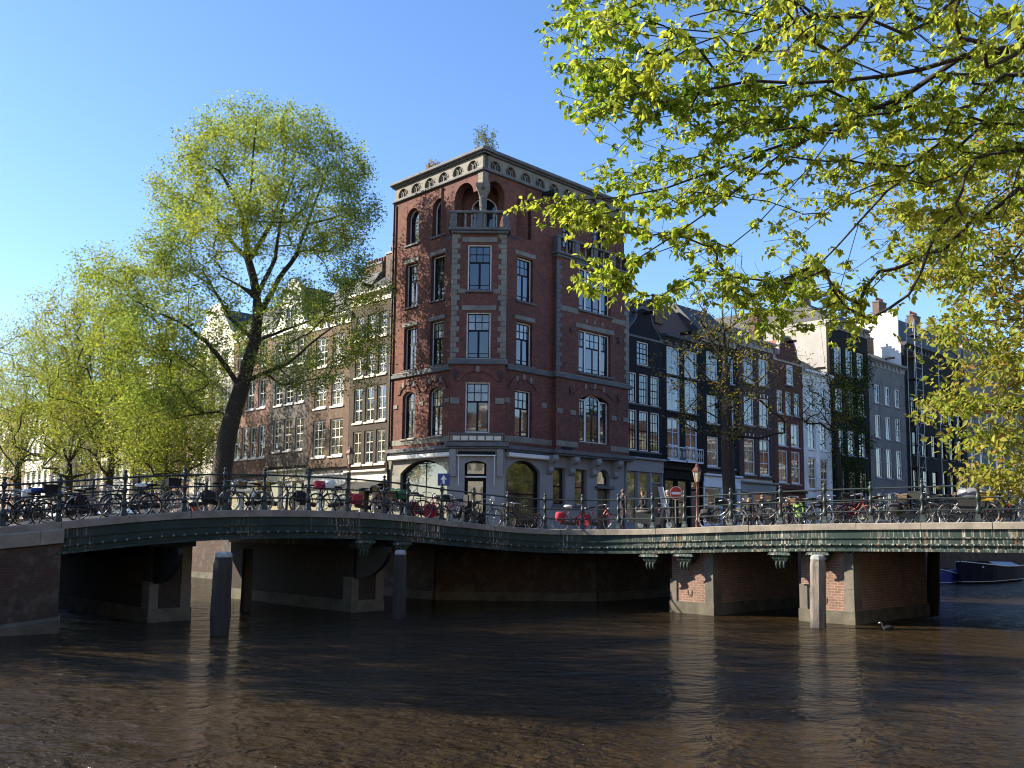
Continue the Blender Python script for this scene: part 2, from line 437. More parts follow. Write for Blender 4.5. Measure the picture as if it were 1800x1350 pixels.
def water_mat():
    ma, n, l, bs = nt('canal_water')
    g = n.new('ShaderNodeNewGeometry')
    mp = n.new('ShaderNodeMapping'); mp.inputs['Rotation'].default_value = (0, 0, R_(12)); mp.inputs['Scale'].default_value = (0.7, 1.0, 1.0)
    l.new(g.outputs['Position'], mp.inputs['Vector']); v = mp.outputs[0]
    n1 = noise(n, l, v, 4.5, 3, 0.55, 0.6)
    n2 = noise(n, l, v, 1.5, 2, 0.5, 0.3)
    n3 = noise(n, l, v, 12.0, 3, 0.6, 0.3)
    def mth(op, a_, b_):
        q = n.new('ShaderNodeMath'); q.operation = op
        for s_, x_ in ((q.inputs[0], a_), (q.inputs[1], b_)):
            if isinstance(x_, (int, float)): s_.default_value = x_
            else: l.new(x_, s_)
        return q.outputs[0]
    h = mth('ADD', mth('ADD', mth('MULTIPLY', n1, 0.50), mth('MULTIPLY', n2, 1.15)), mth('MULTIPLY', n3, 0.26))
    # calm and ruffled patches
    patch = noise(n, l, v, 0.12, 3, 0.5, 0.5)
    pr = n.new('ShaderNodeMapRange'); l.new(patch, pr.inputs[0])
    pr.inputs[1].default_value = 0.35; pr.inputs[2].default_value = 0.65; pr.inputs[3].default_value = 0.5; pr.inputs[4].default_value = 1.7
    b = n.new('ShaderNodeBump'); b.inputs['Distance'].default_value = 0.24
    l.new(pr.outputs[0], b.inputs['Strength']); l.new(h, b.inputs['Height']); l.new(b.outputs[0], bs.inputs['Normal'])
    murk = ramp(n, l, noise(n, l, v, 0.16, 4), [(0.3, (0.020,0.0138,0.0066)), (0.7, (0.038,0.026,0.0125))])
    l.new(murk, bs.inputs['Base Color'])
    bs.inputs['Roughness'].default_value = 0.09; bs.inputs['IOR'].default_value = 1.22; bs.inputs['Specular IOR Level'].default_value = 0.4
    return ma
M['water'] = water_mat()
M['paving'] = plain('clinker_paving', (0.13,0.10,0.085), 0.9, var=0.35, scale=7, bmp=0.5)
M['concrete'] = plain('stained_concrete', (0.17,0.15,0.12), 0.9, var=0.4, scale=1.2, bmp=0.3)
M['plinth'] = plain('mossy_plinth', (0.13,0.115,0.08), 0.9, var=0.5, scale=1.8, bmp=0.4)
M['pile_wood'] = plain('tarred_pile', (0.045,0.04,0.034), 0.85, var=0.5, scale=3, bmp=0.7, streak=True)
M['pile_wood_grey'] = plain('weathered_pile', (0.24,0.205,0.175), 0.9, var=0.5, scale=4, bmp=0.8, streak=True)
M['rail_paint'] = plain('dark_green_rail_paint', (0.03,0.043,0.041), 0.42, var=0.25, scale=4, spec=0.35)
M['rivet'] = plain('worn_rivet_paint', (0.24,0.27,0.25), 0.45, var=0.3)
M['cap'] = plain('worn_white_paint', (0.48,0.48,0.46), 0.7, var=0.35, scale=6)
M['soffit'] = plain('dark_soffit', (0.022,0.02,0.018), 0.95, var=0.4)

# ------------------------------------------------------------------ water, ground
UQ, VQ = -9.0, -12.0            # the quay edges in front of the two rows of houses
UL, VR = -25.7, -36.6           # opposite banks
mb = MB(); mb.quad((-900,-300,0),(900,-300,0),(900,1500,0),(-900,1500,0))
tag(mb.build('water', M['water']), kind='structure')

def plan(mb_, pts, z0, z1):
    mb_.vprism([(p.x, p.y) for p in pts], z0, z1)
far = 700
# the corner block: quays of both far canals, chamfered where the bridges meet
q1 = uv(UQ, -7.2); q2 = uv(-4.1, VQ)
mb = MB(); plan(mb, [q1, q2, uv(far, VQ), uv(far, far), uv(UQ, far)], -1.5, STREET)
tag(mb.build('street', M['paving']), kind='structure')
mb = MB(); plan(mb, [uv(UL, -8.8), uv(UL, far), uv(-far, far), uv(-far, -24), uv(-36, -24), uv(-36, -8.8)], -1.5, STREET)
tag(mb.build('pavement', M['paving']), kind='structure')
mb = MB(); plan(mb, [uv(-60, VR), uv(-60, -200), uv(far, -200), uv(far, VR)], -1.5, 1.35)
tag(mb.build('bank', M['paving']), kind='structure')

def quay_wall(name, pts, label, top=STREET, face=0.12):
    """brick face standing in front of the bank, with coping stones"""
    e = empty(name, (pts[0].x, pts[0].y, 0)); tag(e, label, 'quay wall', 'quay walls')
    o = Vector((pts[0].x, pts[0].y, 0))
    wall = MB(); plinth = MB()
    cop = []
    for p, q in zip(pts[:-1], pts[1:]):
        t = (q - p); L = t.length; t.normalize(); nrm = Vector((t.y, -t.x, 0))
        a0 = p - o; a1 = q - o
        def slab(mbx, d0, d1, z0, z1, s0=0.0, s1=L):
            P = [a0+t*s0+nrm*d0, a0+t*s0+nrm*d1, a0+t*s1+nrm*d1, a0+t*s1+nrm*d0]
            mbx.vprism([(w.x, w.y) for w in P][::1], z0, z1)
        slab(wall, -0.05, face, -1.4, top-0.22); slab(plinth, face-0.01, face+0.07, -1.4, 0.35)
        s = 0.0
        while s < L - 0.01 and s < 70:
            s1 = min(s + 1.6, L); c_ = MB(); slab(c_, -0.35, face+0.06, top-0.22, top+0.012+random.uniform(0,0.008), s+0.006, s1-0.006); cop.append(c_); s = s1
        if s < L - 0.01:
            c_ = MB(); slab(c_, -0.35, face+0.06, top-0.22, top+0.012, s, L); cop.append(c_)
    wall.build('brickwork', M['quay_brick'], e); plinth.build('plinth', M['plinth'], e)
    for c_ in cop: c_.build('coping_stone', M['kerb_stone'], e)
    return e
quay_wall('quay_wall', [uv(UQ, 240), q1 + (q1-uv(UQ,0)).normalized()*0.0], 'long brick quay wall below the elm and the sunlit houses')
quay_wall('quay_wall', [q1, q2], 'stained brick corner wall under the bend where the two bridges meet')
quay_wall('quay_wall', [q2, uv(240, VQ)], 'shaded brick quay wall behind the moored dark boat')

# ------------------------------------------------------------------ the bridge edge: one line along two bridges
EL, ER, CORN = Vector((-12.7,26.7,0)), Vector((14.3,28.9,0)), Vector((1.74,37.85,0))
DL = (CORN-EL).normalized(); DR = (ER-CORN).normalized()
T0, T1 = CORN - DL*4.5, CORN + DR*4.5
PATH = [EL - DL*9.0 + DL*0.25*i for i in range(int(((T0-EL).dot(DL)+9.0)/0.25))]
for i in range(33):
    t_ = i/32; PATH.append(T0*(1-t_)**2 + CORN*2*t_*(1-t_) + T1*t_*t_)
PATH += [T1 + DR*0.25*i for i in range(1, 75)]
_px = lambda p: 900 + F_PX*(p.x*_r.x + p.y*_r.y)/(p.y*_f.y)      # photograph column at eye height
KPX = [-700,0,104,150,213,333,450,560,667,747,850,881,953,1020,1087,1153,1270,1298,1375,1520,1655,1800,2600]
KPY = [960,928,918,912,905.5,897.5,895,897,901,908,922.5,926.5,930,931,931,929.3,925.5,924,921,919.3,918,917,915]
def kz(p):
    x = _px(p); y = float(np.interp(x, KPX, KPY)); return at(x, y, p.y).z
KZ = [kz(p) for p in PATH]
def _smooth(z, k=9):
    z = np.array(z); zz = np.pad(z, k, mode='edge'); return [float(zz[i:i+2*k+1].mean()) for i in range(len(z))]
KZ = _smooth(KZ)
ARC = [0.0]
for p, q in zip(PATH[:-1], PATH[1:]): ARC.append(ARC[-1] + (q-p).length)
ARC = np.array(ARC); _PX = np.array([p.x for p in PATH]); _PY = np.array([p.y for p in PATH]); _PZ = np.array(KZ)
def P(s):
    return Vector((np.interp(s, ARC, _PX), np.interp(s, ARC, _PY), np.interp(s, ARC, _PZ)))
def Tn(s):
    t = P(s+0.1) - P(s-0.1); t.z = 0; return t.normalized()
def Nn(s):
    t = Tn(s); return Vector((t.y, -t.x, 0))             # towards the open water in front
_cols = np.array([_px(p) for p in PATH])
def s_at(px): return float(np.interp(px, _cols, ARC))
S_MID = s_at(985)
S_ABUT = s_at(101)
S_END = ARC[-1]

def sweep(prof, s0, s1, step=0.5, base=Vector((0,0,0)), mbx=None, closed=True):
    """prof: (d outward, dz from kerb top) closed loop, pulled along the bridge edge"""
    mbx = mbx or MB(); n_ = len(prof); k = max(1, int(round((s1-s0)/step)))
    vs = []; fs = []
    for i in range(k+1):
        s = s0 + (s1-s0)*i/k; p = P(s); nn = Nn(s)
        for d, dz in prof:
            q = p + nn*d - base; vs.append((q.x, q.y, q.z + dz))
    for i in range(k):
        for j in range(n_ if closed else n_-1):
            j2 = (j+1) % n_
            fs.append((i*n_+j, i*n_+j2, (i+1)*n_+j2, (i+1)*n_+j))
    if closed:
        fs.append(tuple(range(n_-1, -1, -1))); fs.append(tuple(range(k*n_, k*n_+n_)))
    mbx.add(vs, fs); return mbx

BW = 11.5
def bridge(label, s0, s1, girders):
    base = P((s0+s1)/2); base.z = 0
    e = empty('canal_bridge', base); tag(e, label, 'bridge', 'iron girder bridges')
    sweep([(-0.42,-0.08),(-BW+0.42,-0.08),(-BW+0.42,-0.72),(-0.42,-0.72)][::-1], s0, s1, 0.5, base).build('deck', M['paving'], e)
    sweep([(-0.5,-0.725),(-BW+0.5,-0.725),(-BW+0.5,-0.80),(-0.5,-0.80)][::-1], s0, s1, 1.0, base).build('soffit', M['soffit'], e)
    # kerb stones one by one
    s = s0
    while s < s1 - 0.05:
        L = min(random.uniform(1.75, 2.05), s1 - s)
        j = random.uniform(-0.012, 0.012); jz = random.uniform(-0.008, 0.008)
        sweep([(0.06+j,-0.215),(0.06+j,-0.02+jz),(0.035+j,jz),(-0.40,jz),(-0.40,-0.215)], s+0.008, s+L-0.008, 0.5, base).build('kerb_stone', M['kerb_stone'], e)
        s += L
    # far kerb in one piece (out of sight behind the bicycles)
    sweep([(-BW+0.41,-0.2),(-BW+0.41,0.0),(-BW-0.05,0.0),(-BW-0.05,-0.9)], s0, s1, 0.7, base).build('far_kerb', M['kerb_stone'], e)
    g0, g1 = girders
    gi = sweep([(-0.38,-0.22),(-0.02,-0.22),(-0.02,-0.46),(0.05,-0.465),(0.05,-0.50),(0.0,-0.505),(0.0,-0.66),(0.09,-0.675),(0.09,-0.72),(0.02,-0.73),(0.02,-0.83),(0.13,-0.85),(0.13,-0.92),(-0.38,-0.92)][::-1], g0, g1, 0.4, base).build('girder', M['girder'], e)
    k = MB(); s = g0 + 0.2
    while s < g1:
        p = P(s) + Nn(s)*0.11 - base; k.ball((p.x, p.y, p.z-0.70), 0.038, 6, 4); s += 0.335
    tag(k.build('rivet_row', M['rivet'], gi), kind='stuff')
    b_ = MB(); s = g0 + 0.9
    while s < g1:
        p = P(s) + Nn(s)*0.012 - base; b_.ball((p.x, p.y, p.z-0.57), 0.022, 6, 4); s += 1.35
    tag(b_.build('bolt_row', M['iron'], gi), kind='stuff')
    s = g0 + 3.1
    while s < g1:       # joint plates over the girder seams
        t = Tn(s); sweep([(0.006,-0.51),(0.015,-0.51),(0.015,-0.655),(0.006,-0.655)][::-1], s-0.16, s+0.16, 0.3, base).build('joint_plate', M['girder'], gi); s += 6.2
    return e, base
BRL, baseL = bridge('shaded iron girder bridge on the left, humped over two dark brick piers', s_at(-330), S_MID, (S_ABUT, S_MID))
BRR, baseR = bridge('sunlit green girder bridge on the right with rust and lime streaks', S_MID+0.004, S_END, (S_MID+0.004, S_END))

# abutment on the near left bank
def abut():
    s0, s1 = s_at(-330), S_ABUT + 0.12
    body = sweep([(0.10,-3.9),(0.10,-0.62),(-BW+0.2,-0.82),(-BW+0.2,-3.9)], s0, s1, 0.6, baseL).build('abutment', M['quay_brick'], BRL)
    s = s0
    while s < s1 - 0.05:
        L = min(1.7, s1+0.03-s)
        sweep([(0.20,-0.60),(0.20,-0.24),(0.16,-0.20),(-0.38,-0.20),(-0.38,-0.60)], s+0.006, s+L-0.006, 0.5, baseL).build('cap_stone', M['kerb_stone'], body); s += L
    sweep([(0.105,-3.9),(0.19,-3.9),(0.19,-2.75),(0.105,-2.65)][::-1], s0, s1+0.05, 0.6, baseL).build('plinth', M['plinth'], body)
abut()

def pier(br, base, px0, px1, back, axis, wlen, side_px):
    """a brick pier lying along the canal under the bridge; px0..px1 is its sunny or shaded end face"""
    zt = 2.35
    sA = s_at(px0); p0 = P(sA) - Nn(sA)*back
    p0 = ground_at(px0, 1000, p0.y, 0); 
    tv = Vector((axis.y, -axis.x, 0))                      # across the end face, to the right as seen from the camera
    if tv.x < 0: tv = -tv
    # width so that the far corner falls on px1
    w = 0.3
    while w < 4 and _px(p0 + tv*w) < px1: w += 0.01
    ang = math.atan2(axis.y, axis.x) - math.pi/2           # local y = axis
    e = empty('pier', p0 - base, ang, br)
    # parts are children of the pier (sub-parts), the brick body is its main mass
    MB().box(0, w, 0, wlen, -1.5, zt).build('brickwork', M['pier_brick' if br is BRR else 'shaded_pier_brick'], e)
    MB().box(-0.08, w+0.08, -0.08, wlen, -1.5, 0.42).build('plinth', M['plinth'], e)
    MB().box(-0.05, 0.24, -0.05, 0.5, 0.42, 1.25).build('corner_stone', M['concrete'], e)
    MB().box(w-0.30, w+0.05, -0.05, 0.5, 0.42, 1.15).build('corner_stone', M['concrete'], e)
    MB().box(w-0.28, w+0.04, -0.04, 0.5, 1.16, zt).build('corner_stone', M['concrete'], e)
    MB().box(-0.12, w+0.12, -0.12, wlen, zt, zt+0.3).build('bearing_beam', M['girder'], e)
    for fx in (0.45,):
        a_ = MB(); pts = [(w*fx + 0.09*math.cos(t), -0.02-0.012*abs(math.sin(t)), 0.78 + 0.13*math.sin(t)) for t in np.linspace(math.pi, 2*math.pi, 9)]
        a_.tube([(w*fx-0.09, 0.0, 0.86)] + pts + [(w*fx+0.09, 0.0, 0.86)], 0.011, 5).build('mooring_ring', M['iron'], e)
    # solid quarter-arch plates carrying the edge girder
    for fx in ((0.05,) if br is BRL else ()):
        sl = back*0.9; arc = [(-sl*math.sin(t_)-0.02, 1.2 + 1.15*(1-math.cos(t_))) for t_ in np.linspace(0, math.pi/2, 10)] + [(-0.02, zt)]
        n_ = len(arc); st = MB(); st.add([(fx, y, z) for y, z in arc] + [(fx+0.16, y, z) for y, z in arc], [tuple(range(n_)), tuple(range(2*n_-1, n_-1, -1))] + [(i, (i+1) % n_, (i+1) % n_+n_, i+n_) for i in range(n_)])
        st.build('strut', M['iron'], e)
    return e
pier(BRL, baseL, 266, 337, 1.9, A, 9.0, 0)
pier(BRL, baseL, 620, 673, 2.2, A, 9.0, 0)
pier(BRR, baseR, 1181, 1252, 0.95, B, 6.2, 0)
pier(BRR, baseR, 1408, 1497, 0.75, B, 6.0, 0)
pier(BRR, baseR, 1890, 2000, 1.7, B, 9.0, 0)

# cast brackets under the sunlit girder, with three pendant curls each
def console(br, base, px):
    s = s_at(px); p = P(s) - base; t = Tn(s)
    e = empty('bracket', (p.x, p.y, p.z-0.92), math.atan2(t.y, t.x), br)
    c = MB()
    for w0, w1, z0, z1, d0, d1 in ((0.34,0.40,-0.02,0.0,0.14,0.16),(0.40,0.34,-0.12,-0.02,0.16,0.13),(0.30,0.34,-0.17,-0.12,0.10,0.13),(0.26,0.30,-0.27,-0.17,0.06,0.10),(0.20,0.24,-0.34,-0.27,0.02,0.05)):
        vs = []
        for w, z, d in ((w0,z0,d0),(w1,z1,d1)):
            vs += [(-w,-d,z),(w,-d,z),(w,0.55,z),(-w,0.55,z)]
        c.add(vs, [(3,2,1,0),(4,5,6,7),(0,1,5,4),(1,2,6,5),(2,3,7,6),(3,0,4,7)])
    c.build('bracket_block', M['girder'], e)
    for k in (-1, 0, 1):
        q = MB(); q.tube([(k*0.13,0.02,-0.34),(k*0.13,-0.03,-0.42),(k*0.13,0.0,-0.52),(k*0.13,0.08,-0.60)], [0.045,0.05,0.042,0.02], 6); q.build('pendant', M['girder'], e)
for px in (1143, 1203, 1371, 1438, 640, 705, 1850): console(BRL if px < 985 else BRR, baseL if px < 985 else baseR, px)

# ------------------------------------------------------------------ railings
def post_mesh():
    c = MB()
    c.lathe([(0.13,0.0),(0.13,0.05),(0.10,0.12),(0.075,0.28)], n=4, smooth=False)
    c.lathe([(0.075,0.26),(0.085,0.33),(0.085,0.42),(0.05,0.47),(0.045,0.66),(0.07,0.70),(0.07,0.80),(0.045,0.84),(0.04,1.02),(0.07,1.07),(0.075,1.19),(0.05,1.22),(0.03,1.24),(0.055,1.28),(0.058,1.31),(0.04,1.35),(0.0,1.37)], n=8)
    return c.mesh('post', M['rail_paint'])
POST = post_mesh()
RAIL_H = (0.385, 0.76, 1.13)
def railing(label, s0, s1, pxs, d, posts_s=None, group='bridge railings'):
    base = P((s0+s1)/2) + Nn((s0+s1)/2)*d; base.z = 0
    e = empty('railing', base); tag(e, label, 'railing', group)
    for s in (posts_s or [s_at(x) for x in pxs]):
        if not s0-0.3 <= s <= s1+0.3: continue
        p = P(s) + Nn(s)*d - base; t = Tn(s)
        link('post', POST, e, (p.x, p.y, p.z), math.atan2(t.y, t.x))
    for h in RAIL_H:
        c = MB(); n_ = int((s1-s0)/0.5)
        pts = []
        for i in range(n_+1):
            s = s0 + (s1-s0)*i/n_; q = P(s) + Nn(s)*d - base; pts.append((q.x, q.y, q.z+h))
        c.tube(pts, 0.03 if h > 1 else 0.024, 6).build('rail', M['rail_paint'], e)
    return e
PXL = [-260,-120,5,104,219,325,396,466,544,613,678,720,780,836,895,959]
PXR = [1023,1085,1144,1200,1282,1370,1448,1530,1621,1720,1830,1950]
railing('black three-bar iron railing along the near edge of the shaded left bridge', s_at(-330), s_at(985), PXL, -0.17)
railing('green three-bar iron railing along the near edge of the sunlit right bridge', s_at(985), S_END, PXR, -0.17)
railing('far-side iron railing seen through the bicycles of the left bridge', s_at(-330), s_at(560), None, -BW+0.17, [s_at(-330)+2.3*i for i in range(10)])
railing('far-side iron railing seen through the bicycles of the right bridge', s_at(1270), S_END, None, -BW+0.17, [s_at(1270)+2.3*i for i in range(9)])

# ------------------------------------------------------------------ mooring piles
def pile(px, Y, w, top_z, mat, label, lean=0.0, cap=True, rot=0.2):
    p = ground_at(px, 1060, Y, 0); e = empty('mooring_pile', p, rot); tag(e, label, 'mooring pile', 'timber mooring piles')
    c = MB(); h = w/2; vs = []; fs = []
    prof = [(-1.4,1.05),(0.05,1.0),(0.5,1.04),(1.2,1.0),(top_z-0.34,1.0),(top_z-0.15,0.86)]
    for z, k in prof:
        for i in range(8):
            an = 2*math.pi*(i+0.5)/8; jx = random.uniform(-0.012, 0.012)
            sx = max(abs(math.cos(an)), abs(math.sin(an)))
            rr = h*k*(0.55+0.45/sx)*0.94 + jx
            vs.append((rr*math.cos(an) + lean*z, rr*math.sin(an), z))
    for i in range(len(prof)-1):
        for k in range(8):
            fs.append((i*8+k, i*8+(k+1)%8, (i+1)*8+(k+1)%8, (i+1)*8+k))
    fs.append(tuple(range((len(prof)-1)*8, len(prof)*8)))
    c.add(vs, fs); c.build('shaft', mat, e)
    k = MB(); vs = []
    for z, r_ in ((top_z-0.15, h*0.90),(top_z-0.04, h*0.85),(top_z, h*0.5)):
        for i in range(8):
            an = 2*math.pi*(i+0.5)/8; vs.append((r_*math.cos(an)+lean*z, r_*math.sin(an), z))
    k.add(vs, [(i*8+j, i*8+(j+1)%8, (i+1)*8+(j+1)%8, (i+1)*8+j) for i in range(2) for j in range(8)] + [tuple(range(16,24))])
    if cap: k.build('white_cap', M['cap'], e)
    return e
pile(388, 26.6, 0.56, 2.30, M['pile_wood'], 'thick dark mooring pile with white cap before the left bridge', 0.012)
pile(432, 34.0, 0.40, 2.36, M['pile_wood'], 'thin black pile seen through the opening behind the thick pile', 0.01, False)
pile(702, 32.0, 0.46, 2.28, M['pile_wood'], 'dark mooring pile with white cap near the corner wall', 0.0)
pile(1437, 30.4, 0.50, 2.30, M['pile_wood_grey'], 'weathered grey mooring pile with white cap lit by the sun', 0.02)
pile(1640, 36.5, 0.48, 2.5, M['pile_wood'], 'black pile under the right bridge, beside the moored boat', 0.05, False)
pile(1822, 27.5, 0.46, 2.25, M['pile_wood_grey'], 'pale pile cut off by the right edge of the picture', 0.0)
# ------------------------------------------------------------------ windows (meshes shared between alike windows)
_cache = {}
def cached(key, fn):
    if key not in _cache: _cache[key] = fn()
    return _cache[key]

def arch_ring(mb_, xa, xb, zt, rise, wd, y0, y1, n=14):
    """band of width wd inside the arch edge"""
    o = arch_pts(xa, xb, zt, rise, n); k = (xb-xa-2*wd)/(xb-xa)
    i_ = arch_pts(xa+wd, xb-wd, zt, max(0.02, rise-wd*(1 if rise > (xb-xa)*0.4 else 0.9)), n)
    for j in range(n):
        (ax,az),(bx,bz),(cx,cz),(dx,dz) = o[j], o[j+1], i_[j+1], i_[j]
        mb_.add([(ax,y0,az),(bx,y0,bz),(cx,y0,cz),(dx,y0,dz),(ax,y1,az),(bx,y1,bz),(cx,y1,cz),(dx,y1,dz)],
                [(3,2,1,0),(4,5,6,7),(0,1,5,4),(2,3,7,6)])

def window(parent, x, z, w, h, mats, loc=(0,0,0), rz=0.0, y=0.20, cols=2, rows=3, top_frac=0.38, tcols=3, trows=2, lower=2, arch=0.0, panes=True, style='T', fw=0.07):
    """frame (white) > sash bars, panes.  x,z is the lower left corner in the facade frame (loc, rz)"""
    fm, sm, gm = mats
    ca, sa = math.cos(rz), math.sin(rz)
    ox, oy = x*ca - y*sa, x*sa + y*ca
    L = (loc[0]+ox, loc[1]+oy, loc[2]+z)
    def mk_frame():
        c = MB(); zt = h - arch
        c.box(0, fw, 0, 0.10, 0, zt); c.box(w-fw, w, 0, 0.10, 0, zt); c.box(fw, w-fw, 0, 0.10, 0, fw)
        if arch: arch_ring(c, 0, w, zt, arch, fw, 0, 0.10)
        else: c.box(fw, w-fw, 0, 0.10, h-fw, h)
        return c.mesh('window', fm)
    wo = link('window', cached(('fr', round(w,2), round(h,2), arch, fm.name, fw), mk_frame), parent, L, rz)
    zb, zt_, xl, xr = fw, h-fw, fw, w-fw
    bars = []; pn = []
    sb = 0.055; tb = 0.022
    if style == 'T':
        zm = zb + (zt_-zb)*(1-top_frac)
        bars += [(xl,xl+sb,zb,zt_),(xr-sb,xr,zb,zt_),(xl,xr,zb,zb+sb),(xl,xr,zt_-sb,zt_),(xl,xr,zm-0.05,zm+0.05)]
        gx = [xl+sb + (xr-xl-2*sb)*i/tcols for i in range(tcols+1)]
        gz = [zm+0.05 + (zt_-sb-zm-0.05)*i/trows for i in range(trows+1)]
        for g in gx[1:-1]: bars.append((g-tb, g+tb, gz[0], gz[-1]))
        for g in gz[1:-1]: bars.append((gx[0], gx[-1], g-tb, g+tb))
        for i in range(tcols):
            for j in range(trows): pn.append((gx[i]+tb*(i>0), gx[i+1]-tb*(i<tcols-1), gz[j]+tb*(j>0), gz[j+1]-tb*(j<trows-1)))
        lx = [xl+sb + (xr-xl-2*sb)*i/lower for i in range(lower+1)]
        zl = zb + 0.26
        for g in lx[1:-1]: bars.append((g-0.06, g+0.06, zb+sb, zm-0.05))
        bars.append((xl+sb, xr-sb, zl-0.02, zl+0.02))
        for i in range(lower):
            a0 = lx[i] + (0.06 if i else 0); a1 = lx[i+1] - (0.06 if i < lower-1 else 0)
            pn += [(a0, a1, zb+sb, zl-0.02), (a0, a1, zl+0.02, zm-0.05)]
    else:
        bars += [(xl,xl+0.04,zb,zt_),(xr-0.04,xr,zb,zt_),(xl,xr,zb,zb+0.05),(xl,xr,zt_-0.04,zt_)]
        for i in range(1, cols): g = xl+(xr-xl)*i/cols; bars.append((g-0.02,g+0.02,zb,zt_))
        for j in range(1, rows):
            g = zb+(zt_-zb)*j/rows; t = 0.035 if j == rows//2 else 0.02
            bars.append((xl,xr,g-t,g+t))
        pn = [(xl, xr, zb, zt_)]
    def mk_sash():
        c = MB()
        for i, (a0,a1,b0,b1) in enumerate(bars):
            if arch and b1 > h-arch: b1 = min(b1, h - fw - (arch*0.12))
            c.box(a0,a1,0.03+0.0012*(i%7),0.075,b0,b1)
        return c.mesh('sash', sm)
    link('sash', cached(('sa', round(w,2), round(h,2), style, cols, rows, tcols, trows, lower, sm.name, arch), mk_sash), wo)
    if panes and style == 'T':
        blind = random.random() < 0.4
        for pi_, (a0,a1,b0,b1) in enumerate(pn):
            gm = M['glass_curtain'] if (blind and pi_ < tcols*trows) else mats[2]
            key = ('pn', round(a1-a0,3), round(b1-b0,3), gm.name)
            def mk_p(a0=a0,a1=a1,b0=b0,b1=b1,gm=gm):
                c = MB(); c.box(0, a1-a0, 0, 0.006, 0, b1-b0); return c.mesh('pane', gm)
            p = link('pane', cached(key, mk_p), wo, (a0, 0.058, b0))
            p.rotation_euler = (random.gauss(0,0.006), 0, random.gauss(0,0.008))
    else:
        def mk_g():
            c = MB(); zt = h - arch
            if arch:
                pts = [(xl, zb), (xr, zb)] + arch_pts(xl, xr, zt, max(0.02, arch-fw))[::-1]
                c.prism(pts, 0.058, 0.064)
            else: c.box(xl, xr, 0.058, 0.064, zb, zt_)
            return c.mesh('pane', gm)
        p = link('pane', cached(('gl', round(w,2), round(h,2), arch, gm.name), mk_g), wo)
        p.rotation_euler = (random.gauss(0,0.004), 0, random.gauss(0,0.006))
    return wo

def block(parent, name, mat, x0, x1, y0, y1, z0, z1, loc=(0,0,0), rz=0.0, bev=0.015):
    c = MB(); c.bevbox(x0, x1, y0, y1, z0, z1, bev) if bev else c.box(x0, x1, y0, y1, z0, z1)
    return c.build(name, mat, parent, loc, rz)

